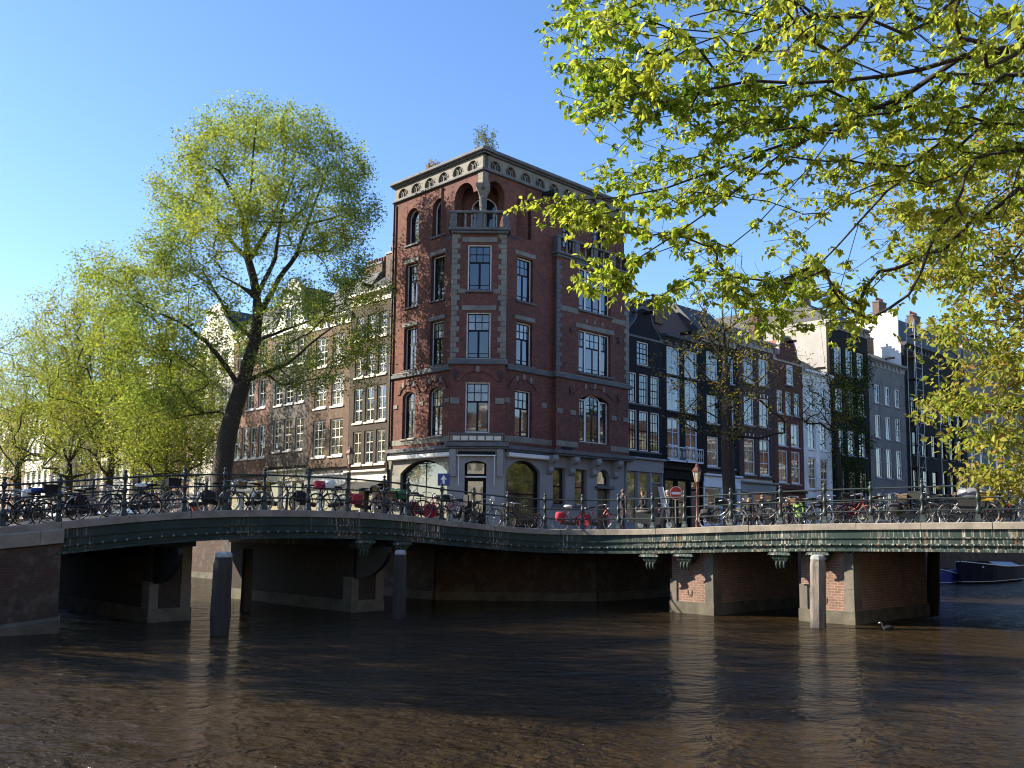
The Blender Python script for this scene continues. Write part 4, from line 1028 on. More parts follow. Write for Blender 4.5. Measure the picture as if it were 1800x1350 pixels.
def house(label, side, t0, t1, wall, rows, H, top='cornice', gh=2.2, trim='white', glass=('glass','glass_room'), sash='white', frame='white', shop=None, wall_low=None, low_z=None,
          roofmat='slate', depth=11.0, partymat=None, chimney=None, balcony_row=None, extra=None, awn=None, pilasters=False, wstyle=(2,3), group=None, lintel=False, hoist=True, attic=None):
    """a canal house; rows: (z0, z1, [window centres], width). z measured from sea level like the photograph's levels"""
    w = t1 - t0
    if side == 'R': loc = uv(t0, 0); rz = ROT_R
    elif side == 'N': loc = uv(t1, -50.0); rz = math.atan2(-B.y, -B.x)
    else: loc = uv(0, t1); rz = ROT_L
    e = empty('canal_house', (loc.x, loc.y, STREET), rz); tag(e, label, 'house', group)
    z_ = lambda q: q - STREET
    ops = []
    for z0, z1, cx, ww in rows:
        for c in cx: ops.append((c-ww/2, c+ww/2, z_(z0), z_(z1), 0))
    lz = z_(low_z) if low_z else 0.0
    h = z_(H)
    if lz:
        MB().wall(0.004, w-0.004, lz, h, [o for o in ops if o[2] >= lz-0.01], 0.22).build('wall', M[wall], e)
    else: MB().wall(0.004, w-0.004, -0.1, h, ops, 0.22).build('wall', M[wall], e)
    core = MB(); core.box(0.006, w-0.006, 0.24, depth, -0.1, h-0.02)
    if lz: core.box(0.01, w-0.01, 0.2, 0.24, -0.1, lz)
    core.build('party_wall', M[partymat or 'grey_brick'], e)
    for wi in (0.0, w-0.0):      # corner strips so the facade has thickness at its ends
        pass
    MB().box(0.005, 0.02, 0.0, 0.25, -0.1, h).box(w-0.02, w-0.005, 0.0, 0.25, -0.1, h).build('wall_edge', M[wall], e)
    for ri, (z0, z1, cx, ww) in enumerate(rows):
        for c in cx:
            g = M[random.choice(glass)]
            window(e, c-ww/2, z_(z0), ww, z1-z0, (M[frame], M[sash], g), (0,0,0), 0, y=0.08, style='S', cols=wstyle[0], rows=wstyle[1], fw=0.08)
            block(e, 'sill', M[trim], c-ww/2-0.08, c+ww/2+0.08, -0.09, 0.1, z_(z0)-0.13, z_(z0)-0.005, bev=0.02)
            if lintel:
                for k in (-1, 0, 1): block(e, 'voussoir', M['white'], c+k*ww*0.36-0.06, c+k*ww*0.36+0.06, -0.03, 0.05, z_(z1)+0.04, z_(z1)+0.34-0.04*abs(k), bev=0.01)
    tm = M[trim]
    if top == 'cornice':
        block(e, 'frieze', tm, 0.02, w-0.02, -0.06, 0.1, h-0.75, h-0.22, bev=0.02)
        block(e, 'cornice', tm, -0.03, w+0.03, -0.42, 0.3, h-0.22, h+0.02, bev=0.08)
        block(e, 'cornice_bed', tm, 0.0, w, -0.22, 0.2, h-0.34, h-0.22, bev=0.05)
        for i in range(int(w/0.9)): block(e, 'modillion', tm, 0.35+i*0.9, 0.5+i*0.9, -0.2, 0.0, h-0.62, h-0.34, bev=0.01)
        ro = MB(); ro.add([(0,0.1,h),(w,0.1,h),(w,depth,h),(0,depth,h),(0.2,2.4,h+gh),(w-0.2,2.4,h+gh),(w-0.2,depth-0.3,h+gh),(0.2,depth-0.3,h+gh)],
                          [(0,1,5,4),(1,2,6,5),(2,3,7,6),(3,0,4,7),(4,5,6,7)]); ro.build('roof', M[roofmat], e)
    else:
        out = gable_outline(top, w, gh)
        cen = (w/2, gh*0.4)
        inn = [(cen[0]+(x-cen[0])*0.86, max(0.0, cen[1]+(z-cen[1])*0.86)) for x, z in out]
        MB().prism([(x, z+h) for x, z in out], -0.05, 0.3).build('gable', tm, e)
        MB().prism([(x, z+h+0.02) for x, z in inn], -0.075, -0.02).build('gable_panel', M[wall] if top != 'neck' else tm, e)
        ro = MB(); ro.add([(0,0.3,h),(w,0.3,h),(w,depth,h),(0,depth,h),(w/2,0.3,h+gh*0.9),(w/2,depth,h+gh*0.9)], [(0,1,4),(1,2,5,4),(3,0,4,5),(2,3,5)]); ro.build('roof', M[roofmat], e)
        if attic:
            z0, z1, ww = attic; window(e, w/2-ww/2, z_(z0), ww, z1-z0, (M[frame], M[sash], M[glass[0]]), (0,0,0), 0, y=-0.16, style='S', cols=2, rows=2, fw=0.08)
            block(e, 'sill', tm, w/2-ww/2-0.1, w/2+ww/2+0.1, -0.2, 0.0, z_(z0)-0.12, z_(z0)-0.005)
    if hoist: block(e, 'hoist_beam', M['black_paint'], w/2-0.08, w/2+0.08, -0.8, 0.1, h+(0.25 if top == 'cornice' else gh*0.72), h+(0.45 if top == 'cornice' else gh*0.72+0.2), bev=0)
    if chimney:
        for cx, cy, cw, ch in chimney:
            k = block(e, 'chimney', M['brown_brick'], cx-cw/2, cx+cw/2, cy, cy+0.7, h+gh*0.3, h+ch, bev=0); n_ = int(cw/0.3)
            for i in range(n_): MB().lathe([(0.09,0),(0.08,0.35),(0.1,0.38),(0.1,0.42)], (cx-cw/2+0.18+i*(cw-0.36)/max(1,n_-1), cy+0.35, h+ch), 8).build('chimney_pot', M['red_tile'], k)
            MB().box(cx-cw/2-0.05, cx+cw/2+0.05, cy-0.05, cy+0.75, h+ch-0.14, h+ch-0.003).build('chimney_cap', M['lead'], k)
    if shop:                      # (kind, fascia bottom, fascia top, pane count)
        kind, f0, f1, npn = shop
        sm = M[kind]
        block(e, 'shop_fascia', sm, 0.03, w-0.03, -0.12, 0.15, z_(f0), z_(f1), bev=0.02)
        block(e, 'shop_cornice', sm, -0.02, w+0.02, -0.34, 0.1, z_(f1), z_(f1)+0.16, bev=0.05)
        k = (w-0.1)/npn
        for i in range(npn+1): block(e, 'pilaster', sm, max(0.03, 0.05+k*i-0.12), min(w-0.03, 0.05+k*i+0.12), -0.06, 0.16, -0.05, z_(f0), bev=0.02)
        for i in range(npn):
            x0 = 0.05+k*i+0.12; x1 = 0.05+k*(i+1)-0.12
            if i == npn-1 and npn > 2:
                d = block(e, 'door', M['door_wood'], x0, x1, 0.1, 0.16, -0.05, z_(f0)-0.75, bev=0); MB().box(x1-0.16, x1-0.1, 0.05, 0.1, 0.95, 1.15).build('handle', M['iron'], d)
                window(e, x0, z_(f0)-0.72, x1-x0, 0.7, (sm, sm, M['glass_shop']), y=0.04, style='S', cols=1, rows=1)
            else:
                block(e, 'stall_riser', sm, x0, x1, 0.05, 0.2, -0.05, 0.55, bev=0.02)
                window(e, x0, 0.56, x1-x0, z_(f0)-0.58, (sm, sm, M['glass_shop']), y=0.04, style='S', cols=1, rows=2)
    if awn:
        m0, zt, dz, dy = awn
        a_ = MB(); a_.add([(0.15,-0.12,z_(zt)),(w-0.15,-0.12,z_(zt)),(w-0.15,-dy,z_(zt)-dz),(0.15,-dy,z_(zt)-dz)], [(0,1,2,3)])
        n_ = 14
        for i in range(n_):
            xa = 0.15+(w-0.3)*i/n_; xb = 0.15+(w-0.3)*(i+1)/n_; zb = z_(zt)-dz
            a_.add([(xa,-dy,zb),(xb,-dy,zb),(xb,-dy-0.01,zb-0.16),((xa+xb)/2,-dy-0.01,zb-0.24),(xa,-dy-0.01,zb-0.16)], [(0,1,2,3,4)])
        a_.build('awning', m0, e)
    if balcony_row:
        z0, cx, ww = balcony_row
        for c in cx:
            bl = empty('window_balcony', (c, 0, z_(z0)), 0, e)
            q = MB(); q.box(-ww/2, ww/2, -0.34, -0.30, 0.0, 0.05).box(-ww/2, ww/2, -0.34, -0.30, 0.92, 0.97).box(-ww/2, ww/2, -0.34, 0.0, -0.06, 0.0)
            for i in range(9): x_ = -ww/2+ww*i/8; q.box(x_-0.012, x_+0.012, -0.33, -0.31, 0.05, 0.92)
            for i in range(4):
                x_ = -ww/2+ww*(i+0.5)/4
                q.tube([(x_+0.1*math.cos(t), -0.32, 0.48+0.2*math.sin(t)) for t in np.linspace(0, 2*math.pi, 11)], 0.016, 4)
            for s_ in (-1, 1): q.box(s_*ww/2-0.015, s_*ww/2+0.015, -0.33, 0.0, 0.90, 0.95)
            q.build('balcony_railing', M['blue_white'], bl)
    return e

def cen(w, n_, m_=0.5):
    k = (w-2*m_)/n_; return [m_+k*(i+0.5) for i in range(n_)]
# left terrace (sunlit), from the corner house outwards
w1 = 12.66-8.2
house('dark brown brick house with three bays beside the red corner house', 'L', 8.2, 12.66, 'umber_brick', [(15.2,16.75,cen(w1,3,.35),.86),(12.72,14.6,cen(w1,3,.35),.9),(9.75,12.05,cen(w1,3,.35),.95),(7.05,9.2,cen(w1,3,.35),.95)], 18.2, gh=1.8, frame='cream', sash='cream', shop=('cream',5.9,6.5,3), chimney=[(1.6,2.2,1.9,3.4)], awn=(plain('dark_awning', (0.03,0.03,0.03), 0.8), 5.95, 0.5, 1.3), trim='cream', low_z=6.9, glass=('glass','glass_room','glass_curtain'))
w2 = 17.56-12.66
house('warm brown brick house with two wide windows per floor', 'L', 12.66, 17.56, 'brown_brick', [(13.95,16.0,cen(w2,2,.4),1.45),(11.1,13.25,cen(w2,2,.4),1.45),(7.75,10.25,cen(w2,2,.4),1.5)], 17.3, gh=3.2, trim='white', shop=('white',5.6,6.4,3), low_z=7.0, wstyle=(3,4), glass=('glass_curtain','glass_room','glass'), chimney=[(2.4,3.4,2.2,4.4)], attic=None)
w3 = 22.74-17.56
house('grey brick house with a white scrolled neck gable', 'L', 17.56, 22.74, 'grey_brick', [(14.55,16.35,cen(w3,3,.4),1.0),(11.75,13.6,cen(w3,3,.4),1.02),(8.4,10.7,cen(w3,3,.4),1.02)], 16.9, top='neck', gh=4.0, attic=(17.1,18.8,1.1), shop=('cream',6.2,6.9,3), low_z=7.3, wstyle=(2,4))
w4 = 28.46-22.74
house('rose brick house with white stone bands behind the elm trunk', 'L', 22.74, 28.46, 'rose_brick', [(14.9,17.0,cen(w4,3,.4),1.05),(11.8,14.0,cen(w4,3,.4),1.1),(8.1,10.5,cen(w4,4,.4),0.95)], 18.0, gh=2.4, trim='white', wstyle=(2,2), shop=('white',5.6,6.2,3), low_z=6.8, chimney=[(2.5,3,1.8,3.6)])
w5 = 6.6
house('tall cream house with a white bell gable half hidden by the elm', 'L', 28.46, 35.1, 'cream', [(14.9,16.9,cen(w5,3),1.15),(11.8,14.0,cen(w5,3),1.15),(8.2,10.6,cen(w5,3),1.15),(4.6,7.0,cen(w5,3),1.15)], 17.6, top='bell', gh=3.4, wstyle=(2,3))
far_l = [('rose_brick','red brick house with white sills left of the elm trunk',35.1,41.2,15.0,3,'cornice','white'),('umber_brick','dark house behind the low bough left of the elm',41.2,47.0,14.2,3,'neck','white'),('cream','pale rendered house behind the quay saplings',47.0,54.0,15.5,4,'cornice','white'),
         ('brown_brick','brown brick house deep in the left terrace',54.0,60.5,14.0,3,'bell','white'),('grey_brick','grey house deep in the left terrace with a flat cornice',60.5,68.0,15.0,4,'cornice','cream'),('white_wall','white house near the left edge of the picture',68.0,76.0,15.0,4,'cornice','white'),
         ('rose_brick','pink brick house at the far left edge of the terrace',76.0,84.0,13.5,4,'bell','white'),('cream','last pale house of the left terrace',84.0,94.0,15,5,'cornice','white')]
for wl_, lab, a0, a1, H_, n_, tp, tr in far_l:
    ww = a1-a0; fh = (H_-3.4)/4
    house(lab, 'L', a0, a1, wl_, [(3.4+fh*i+0.7, 3.4+fh*i+fh-0.35, cen(ww,n_,.35), 1.1) for i in range(4)], H_+0.3, top=tp, gh=2.6, trim=tr, wstyle=(2,2), group='houses deep in the left terrace', hoist=False, roofmat='brown_tile')

# right terrace (in its own shade)
w1 = 17.0-12.87
house('narrow black house with a grey bell gable beside the red corner house', 'R', 12.87, 17.0, 'navy_paint', [(14.1,15.7,[w1/2-.1],1.3),(11.45,13.5,cen(w1,3,.2),1.0),(8.3,11.0,cen(w1,3,.2),1.05)], 15.9, top='bell', gh=2.3, trim='grey_stone', sash='black_paint', frame='white', shop=('pale_plaster',6.9,7.7,3), low_z=7.95, wstyle=(3,4), partymat='crimson_brick')
w2 = 21.75-17.0
house('black house with white windows and pale blue balcony railings', 'R', 17.0, 21.75, 'black_paint', [(13.9,15.85,cen(w2,2,.25),1.6),(11.35,13.7,cen(w2,2,.25),1.6),(7.95,10.85,cen(w2,2,.25),1.5)], 16.6, gh=3.0, trim='slate', frame='blue_white', sash='blue_white', shop=('black_paint',6.6,7.2,3), low_z=7.5, balcony_row=(7.85,cen(w2,2,.25),1.9), wstyle=(2,3), roofmat='brown_tile', glass=('glass','glass_room'), chimney=[(0.5,0.6,0.9,2.6)])
w3 = 26.65-21.75
house('black house with a white ground floor behind the bare street tree', 'R', 21.75, 26.65, 'black_paint', [(14.1,16.2,cen(w3,2,.3),1.5),(10.9,12.95,cen(w3,2,.3),1.5),(7.7,9.9,cen(w3,2,.3),1.5)], 17.6, gh=2.4, trim='grey_render', frame='blue_white', shop=('blue_white',6.2,7.0,2), low_z=7.4, wstyle=(2,2))
w4 = 31.8-26.65
house('dark plum brick house with white lintel stones', 'R', 26.65, 31.8, 'purple_brick', [(14.5,16.6,cen(w4,2,.35),1.45),(11.2,13.45,cen(w4,2,.35),1.45),(7.4,10.2,cen(w4,2,.35),1.55)], 18.0, gh=1.5, trim='grey_render', shop=('pale_plaster',6.0,6.7,3), low_z=7.1, lintel=True, wstyle=(2,3), partymat='white_wall', chimney=[(4.2,0.4,1.4,3.0)])
w5 = 36.5-31.8
house('crimson brick house with a round stone gable', 'R', 31.8, 36.5, 'crimson_brick', [(12.55,14.45,cen(w5,3,.3),0.95),(9.95,11.85,cen(w5,2,.35),1.4),(6.95,9.6,cen(w5,2,.35),1.5)], 16.8, top='round', gh=2.3, trim='grey_render', shop=('crimson_brick',5.6,6.2,2), low_z=6.5, attic=(15.0,16.6,0.9), roofmat='red_tile', wstyle=(2,2))
w6 = 41.4-36.5
house('white painted house lower than its grey neighbour wall', 'R', 36.5, 41.4, 'white_wall', [(13.4,15.4,cen(w6,2,.35),1.3),(10.0,12.4,cen(w6,2,.35),1.35),(6.6,9.3,cen(w6,2,.35),1.35),(3.6,5.6,cen(w6,2,.35),1.35)], 16.6, gh=1.6, trim='white', wstyle=(2,3))
w7 = 48.95-41.4
house('ivy-covered black house with a white cornice and pale side wall', 'R', 41.4, 48.95, 'black_paint', [(17.1,19.5,cen(w7,3,.5),1.4),(13.7,15.7,cen(w7,3,.5),1.4),(9.9,12.1,cen(w7,3,.5),1.4),(5.3,8.4,cen(w7,3,.5),1.4)], 21.8, gh=1.8, trim='pale_plaster', wstyle=(2,2), partymat='grey_render', depth=14, chimney=[(1.2,2.6,1.3,3.4)])
w8 = 57.0-48.95
house('grey stone house with pilasters and a pale attic', 'R', 48.95, 57.0, 'ashlar', [(15.2,17.0,cen(w8,3,.7),1.15),(11.9,14.1,cen(w8,3,.7),1.2),(8.2,11.0,cen(w8,3,.7),1.25),(4.2,6.8,cen(w8,3,.7),1.2)], 19.4, gh=1.4, trim='pale_plaster', wstyle=(2,2), partymat='ashlar', chimney=[(6.4,2.6,1.5,3.2)])
h9 = house('dark scaffolded building with a bright white side wall', 'R', 57.0, 73.0, 'black_paint', [(14.5,16.8,cen(16,6,.8),1.3),(10.8,13.2,cen(16,6,.8),1.3),(7.0,9.4,cen(16,6,.8),1.3)], 22.0, gh=3.4, trim='slate', wstyle=(2,2), partymat='white_wall', frame='black_paint', sash='black_paint', depth=18, hoist=False, chimney=[(2.4,3,1.8,5.0),(11,3,2.0,5.0)])
MB().prism([(0,0),(0.25,0),(0.25,3.2),(0,3.2)], 0.5, 18).build('side_parapet', M['white_wall'], h9, (0,0,22.0-STREET))
house('pale stone building behind the overhanging bough', 'R', 73.0, 92.0, 'ashlar', [(15.0,18.0,cen(19,7,.6),1.3),(10.8,13.6,cen(19,7,.6),1.3),(6.6,9.4,cen(19,7,.6),1.3)], 24.0, gh=2.4, trim='grey_render', wstyle=(2,2), partymat='grey_render', depth=16, hoist=False)
house('brown brick house deepest in the right terrace, behind leaves', 'R', 92.0, 112.0, 'brown_brick', [(14.0,17.0,cen(20,7,.6),1.3),(9.8,12.6,cen(20,7,.6),1.3),(5.6,8.4,cen(20,7,.6),1.3)], 20.0, gh=2.4, trim='grey_render', wstyle=(2,2), hoist=False)

# scaffold tower on the dark building
def scaffold():
    p = uv(57.6, -0.9); e = empty('scaffold_tower', (p.x, p.y, STREET), ROT_R); tag(e, 'slim steel scaffold tower against the dark building', 'scaffold')
    al = plain('scaffold_steel', (0.42,0.43,0.45), 0.4, 0.6, var=0.2)
    for x in (0.0, 1.6):
        for y in (0.0, 0.8): MB().tube([(x,y,0),(x,y,21.5)], 0.045, 6).build('standard', al, e)
    for k in range(1, 20):
        z = k*1.1
        MB().tube([(-0.1,0,z),(1.7,0,z)], 0.035, 5).build('ledger', al, e)
        if k % 2 == 0: MB().tube([(0,0,z-1.0),(1.6,0,z+0.9)], 0.025, 5).build('brace', al, e); MB().box(0.05,1.55,0.05,0.75,z,z+0.05).build('board', M['brown_tile'], e)
    p = uv(62.5, -1.2); q = empty('lifting_mast', (p.x, p.y, STREET), ROT_R); tag(q, 'thin grey lifting mast in front of the dark building', 'mast')
    MB().tube([(0,0,0),(0,0,17.5)], 0.05, 6).build('pole', al, q); MB().tube([(0,0,17.5),(0,0.9,18.2)], 0.04, 5).build('jib', al, q)
scaffold()

# houses on the near bank behind the viewer: they stand in the window reflections
nb = [('white_wall','white house across the canal, mirrored in the corner house windows',-78,-68,15.5,4,'cornice','white'),('rose_brick','red house across the canal behind the viewer',-68,-59,17.0,4,'bell','white'),('cream','cream house across the canal behind the viewer',-59,-50,16.0,4,'cornice','white'),
      ('umber_brick','dark house across the canal behind the viewer',-50,-42,17.5,3,'neck','white'),('white_wall','white gabled house across the canal behind the viewer',-42,-33,16.5,4,'bell','white'),('brown_brick','brown house across the canal behind the viewer',-33,-24,15.5,4,'cornice','cream'),
      ('crimson_brick','crimson house across the canal behind the viewer',-24,-15,16.5,4,'neck','white'),('cream','pale house across the canal right of the viewer',-15,-4,16.0,4,'cornice','white'),('rose_brick','rose brick house across the canal right of the viewer',-4,8,15.5,5,'bell','white'),('grey_brick','grey house across the canal far right of the viewer',8,22,16,5,'cornice','white')]
for k_ in range(9): nb.append((['crimson_brick','umber_brick','rose_brick','cream','brown_brick','grey_brick','rose_brick','umber_brick','brown_brick'][k_], f'{["crimson","umber","rose","cream","brown","grey","second rose","second umber","second brown"][k_]} house far along the near bank, beyond the right edge', 22+15*k_, 37+15*k_, [16,18,15,17,16,18,15,17,16][k_], 5, 'cornice', 'white'))
for wl_, lab, a0, a1, H_, n_, tp, tr in nb:
    ww = a1-a0; fh = (H_-2.0)/4
    house(lab, 'N', a0, a1, wl_, [(2.0+fh*i+1.2, 2.0+fh*i+fh-0.3, cen(ww,n_,.35), 1.25) for i in range(4)], H_+0.3, top=tp, gh=2.6, trim=tr, wstyle=(2,2), group='houses on the near bank', hoist=False, roofmat='brown_tile')
# ------------------------------------------------------------------ trees
class Skel:
    """branch skeleton: nodes with parents; grows towards targets from the nearest fitting node"""
    def __init__(self, root):
        self.p = [np.array(root, float)]; self.par = [-1]; self.fix = [0.0]
    def limb(self, pts, start=None, rad=None):
        """polyline added to node `start` (default: nearest node to its first point); returns last index"""
        pts = [np.array(q, float) for q in pts]; n0 = len(self.p)
        if start is None:
            arr = np.array(self.p); start = int(np.argmin(((arr-pts[0])**2).sum(1)))
        last = start; prev = self.p[start]
        for q in pts:
            L = np.linalg.norm(q-prev); n_ = max(1, int(L/0.6))
            for i in range(1, n_+1):
                t = i/n_; self.p.append(prev + (q-prev)*t + RNG.normal(0, 0.02*min(1, L), 3)*(t < 1)); self.par.append(last); self.fix.append(0.0); last = len(self.p)-1
            prev = q
        if rad:
            m_ = len(self.p)-n0
            for i in range(m_): self.fix[n0+i] = rad[0] + (rad[1]-rad[0])*i/max(1, m_-1)
        return last
    def grow(self, targets, seg=0.45, wob=0.06, up=0.0, bias=0.35, root=None):
        root = self.p[0] if root is None else np.array(root)
        T = np.asarray(targets); order = np.argsort(((T-root)**2).sum(1))
        N0 = len(self.p); cap = N0 + len(T)*14
        P_ = np.zeros((cap, 3)); P_[:N0] = self.p; n_ = N0
        D_ = np.zeros(cap); D_[:N0] = np.sqrt(((P_[:N0]-root)**2).sum(1))
        par = list(self.par); tips = []
        for ti in order:
            t = T[ti]; dt = math.sqrt(((t-root)**2).sum())
            d = np.sqrt(((P_[:n_]-t)**2).sum(1)) + bias*np.maximum(0, D_[:n_]-dt+0.3)*3
            j = int(np.argmin(d)); a0 = P_[j]; v = t-a0; L = math.sqrt((v**2).sum())
            if L < 0.05: tips.append(j); continue
            k = max(1, min(12, int(L/seg)))
            # leave the parent a little along its own direction, then bend to the target
            pj = par[j]; dirp = (a0-P_[pj]) if pj >= 0 else np.array([0,0,1.0]); dn = np.linalg.norm(dirp); dirp = dirp/dn if dn > 1e-6 else dirp
            c = a0 + v*0.5 + dirp*L*0.22 + np.array([0,0,up*L])
            last = j
            for i in range(1, k+1):
                s = i/k; q = a0*(1-s)**2 + 2*c*s*(1-s) + t*s*s
                if i < k: q = q + RNG.normal(0, wob*min(1.0, L), 3)
                P_[n_] = q; D_[n_] = math.sqrt(((q-root)**2).sum()); par.append(last); last = n_; n_ += 1
                if n_ >= cap-2: break
            tips.append(last)
            if n_ >= cap-14: break
        self.p = [P_[i] for i in range(n_)]; self.par = par; self.fix += [0.0]*(n_-len(self.fix))
        return tips
    def radii(self, rtip, rtrunk, expo=0.40):
        n_ = len(self.p); cnt = np.zeros(n_); ch = np.zeros(n_, int)
        for i in range(n_-1, 0, -1):
            if ch[i] == 0: cnt[i] += 1
            cnt[self.par[i]] += cnt[i]; ch[self.par[i]] += 1
        e = math.log(rtrunk/rtip)/math.log(max(2, cnt[0])) if rtrunk else expo
        self.cnt = cnt; self.ch = ch
        fx = np.array(self.fix + [0.0]*(n_-len(self.fix))); r_ = rtip*np.maximum(cnt, 1)**e
        return np.where(fx > 0, fx, r_)
    def mesh(self, name, mat, rad, rmin=0.0, part=None):
        n_ = len(self.p); P_ = np.array(self.p); kids = [[] for _ in range(n_)]
        for i in range(1, n_): kids[self.par[i]].append(i)
        chains = []; stack = [(0, [0])]
        while stack:
            i, chn = stack.pop()
            cur = i
            while kids[cur]:
                ks = sorted(kids[cur], key=lambda q: -self.cnt[q])
                for q in ks[1:]: stack.append((q, [cur, q]))
                cur = ks[0]; chn.append(cur)
            chains.append(chn)
        V = []; Fq = []; off = 0
        chains = chains[:1] if part == 'trunk' else chains[1:]
        for chn in chains:
            r_ = rad[chn].copy()
            if len(chn) > 1 and chn[0] != 0: r_[0] = min(r_[0], r_[1]*1.25)
            if r_.max() < rmin: continue
            pts = P_[chn]; m_ = len(pts)
            if m_ < 2: continue
            sides = 9 if r_.max() > 0.18 else (6 if r_.max() > 0.06 else (4 if r_.max() > 0.02 else 3))
            tg = np.zeros_like(pts); tg[1:-1] = pts[2:]-pts[:-2]; tg[0] = pts[1]-pts[0]; tg[-1] = pts[-1]-pts[-2]
            tg /= np.maximum(1e-9, np.linalg.norm(tg, axis=1))[:, None]
            up = np.tile(np.array([0.31, 0.87, 0.38]), (m_, 1)); s1 = np.cross(tg, up); ln = np.linalg.norm(s1, axis=1); s1[ln < 0.1] = np.cross(tg[ln < 0.1], [1.0, 0, 0]); s1 /= np.linalg.norm(s1, axis=1)[:, None]
            s2 = np.cross(tg, s1)
            an = 2*np.pi*np.arange(sides)/sides
            ring = pts[:, None, :] + r_[:, None, None]*(np.cos(an)[None, :, None]*s1[:, None, :] + np.sin(an)[None, :, None]*s2[:, None, :])
            V.append(ring.reshape(-1, 3))
            i0 = np.arange(m_-1)[:, None]*sides; k = np.arange(sides)[None, :]; k2 = (np.arange(sides)+1)[None, :] % sides
            Fq.append(np.stack([i0+k, i0+k2, i0+sides+k2, i0+sides+k], -1).reshape(-1, 4) + off); off += m_*sides
        return raw_mesh(name, np.concatenate(V), np.concatenate(Fq), mat, True)

def leaf_mesh(name, pos, size, mat, droop=0.5, seed=0, shape='diamond', updir=None, aspect=0.55):
    """one small leaf at every position"""
    g = np.random.default_rng(seed); n_ = len(pos)
    ax = g.normal(0, 1, (n_, 3)); ax[:, 2] = ax[:, 2]*0.5 - droop; ax /= np.linalg.norm(ax, axis=1)[:, None]
    nr = g.normal(0, 1, (n_, 3)); nr[:, 2] += 0.6
    if updir is not None: nr += updir
    sd = np.cross(ax, nr); sd /= np.maximum(1e-6, np.linalg.norm(sd, axis=1))[:, None]; nr = np.cross(sd, ax)
    L = size*g.uniform(0.5, 1.45, n_)[:, None]; W = L*aspect*g.uniform(0.8, 1.2, n_)[:, None]
    if shape == 'diamond':
        V = np.stack([pos, pos+ax*L*0.45+sd*W*0.5, pos+ax*L, pos+ax*L*0.45-sd*W*0.5], 1)
        Fc = (np.arange(n_)[:, None]*4 + np.array([[0, 1, 2, 3]]))
        return raw_mesh(name, V.reshape(-1, 3), Fc, mat)
    fold = L*0.10; dr = -np.array([0, 0, 1.0])*L*0.12
    V = np.stack([pos, pos+ax*L*0.30+sd*W*0.42+nr*fold, pos+ax*L*0.62+sd*W*0.46+nr*fold+dr*0.4, pos+ax*L+dr, pos+ax*L*0.62-sd*W*0.46+nr*fold+dr*0.4, pos+ax*L*0.30-sd*W*0.42+nr*fold, pos+ax*L*0.48+dr*0.2], 1)
    tri = np.array([[0,1,6],[1,2,6],[2,3,6],[3,4,6],[4,5,6],[5,0,6]])
    Fc = (np.arange(n_)[:, None, None]*7 + tri[None]).reshape(-1, 3)
    return raw_mesh(name, V.reshape(-1, 3), Fc, mat)

def ball_pts(n_, c, r, shell=0.55, g=RNG):
    """points in an ellipsoid, denser towards the outside"""
    d = g.normal(0, 1, (n_, 3)); d /= np.linalg.norm(d, axis=1)[:, None]
    k = g.uniform(0, 1, n_)**(1/3); k = shell + (1-shell)*k if shell else k
    k = np.where(g.uniform(0, 1, n_) < 0.3, g.uniform(0.15, 1, n_), k)
    return np.array(c) + d*k[:, None]*np.array(r)

def leaf_spots(sk, tips, per, spread, g=RNG, back=2, dens=None):
    P_ = np.array(sk.p); idx = []
    for t in tips:
        j = t
        for _ in range(back+1):
            idx.append(j); j = sk.par[j]
            if j < 0: break
    idx = np.array(idx); base = P_[idx]
    k = g.poisson(per/(back+1), len(base)); base = np.repeat(base, k, 0)
    return base + g.normal(0, 1, base.shape)*np.array(spread)

def tree(name, label, cat, root, sk, tips, rtip, rtrunk, leaves, size, leaf_mat, bark='bark', group=None, shape='diamond', seed=1, droop=0.4, crown_name='crown', aspect=0.55, trunk_r=None):
    e = empty(name, root); tag(e, label, cat, group)
    o = np.array(root, float)
    rad = sk.radii(rtip, rtrunk)
    # flare at the foot
    P_ = np.array(sk.p); hgt = P_[:, 2]-o[2]; rad = rad*np.where(hgt < 0.8, 1+0.35*(0.8-np.clip(hgt, 0, 0.8)), 1)
    sk.p = [q-o for q in sk.p]
    if trunk_r: rad = np.where(np.arange(len(rad)) < trunk_r[0], np.maximum(rad, np.interp(np.arange(len(rad)), [0, trunk_r[0]], [trunk_r[1], trunk_r[2]])), rad)
    link('trunk', sk.mesh('trunk', M[bark], rad, part='trunk'), e)
    tag(link('branches', sk.mesh('branches', M[bark], rad, part='rest'), e), kind='stuff')
    if leaves is not None and len(leaves):
        cr = link(crown_name, leaf_mesh(crown_name, leaves-o, size, M[leaf_mat], droop, seed, shape, aspect=aspect), e)
        tag(cr, kind='stuff')
    return e

def A3(px, py, Y): return np.array(at(px, py, Y))

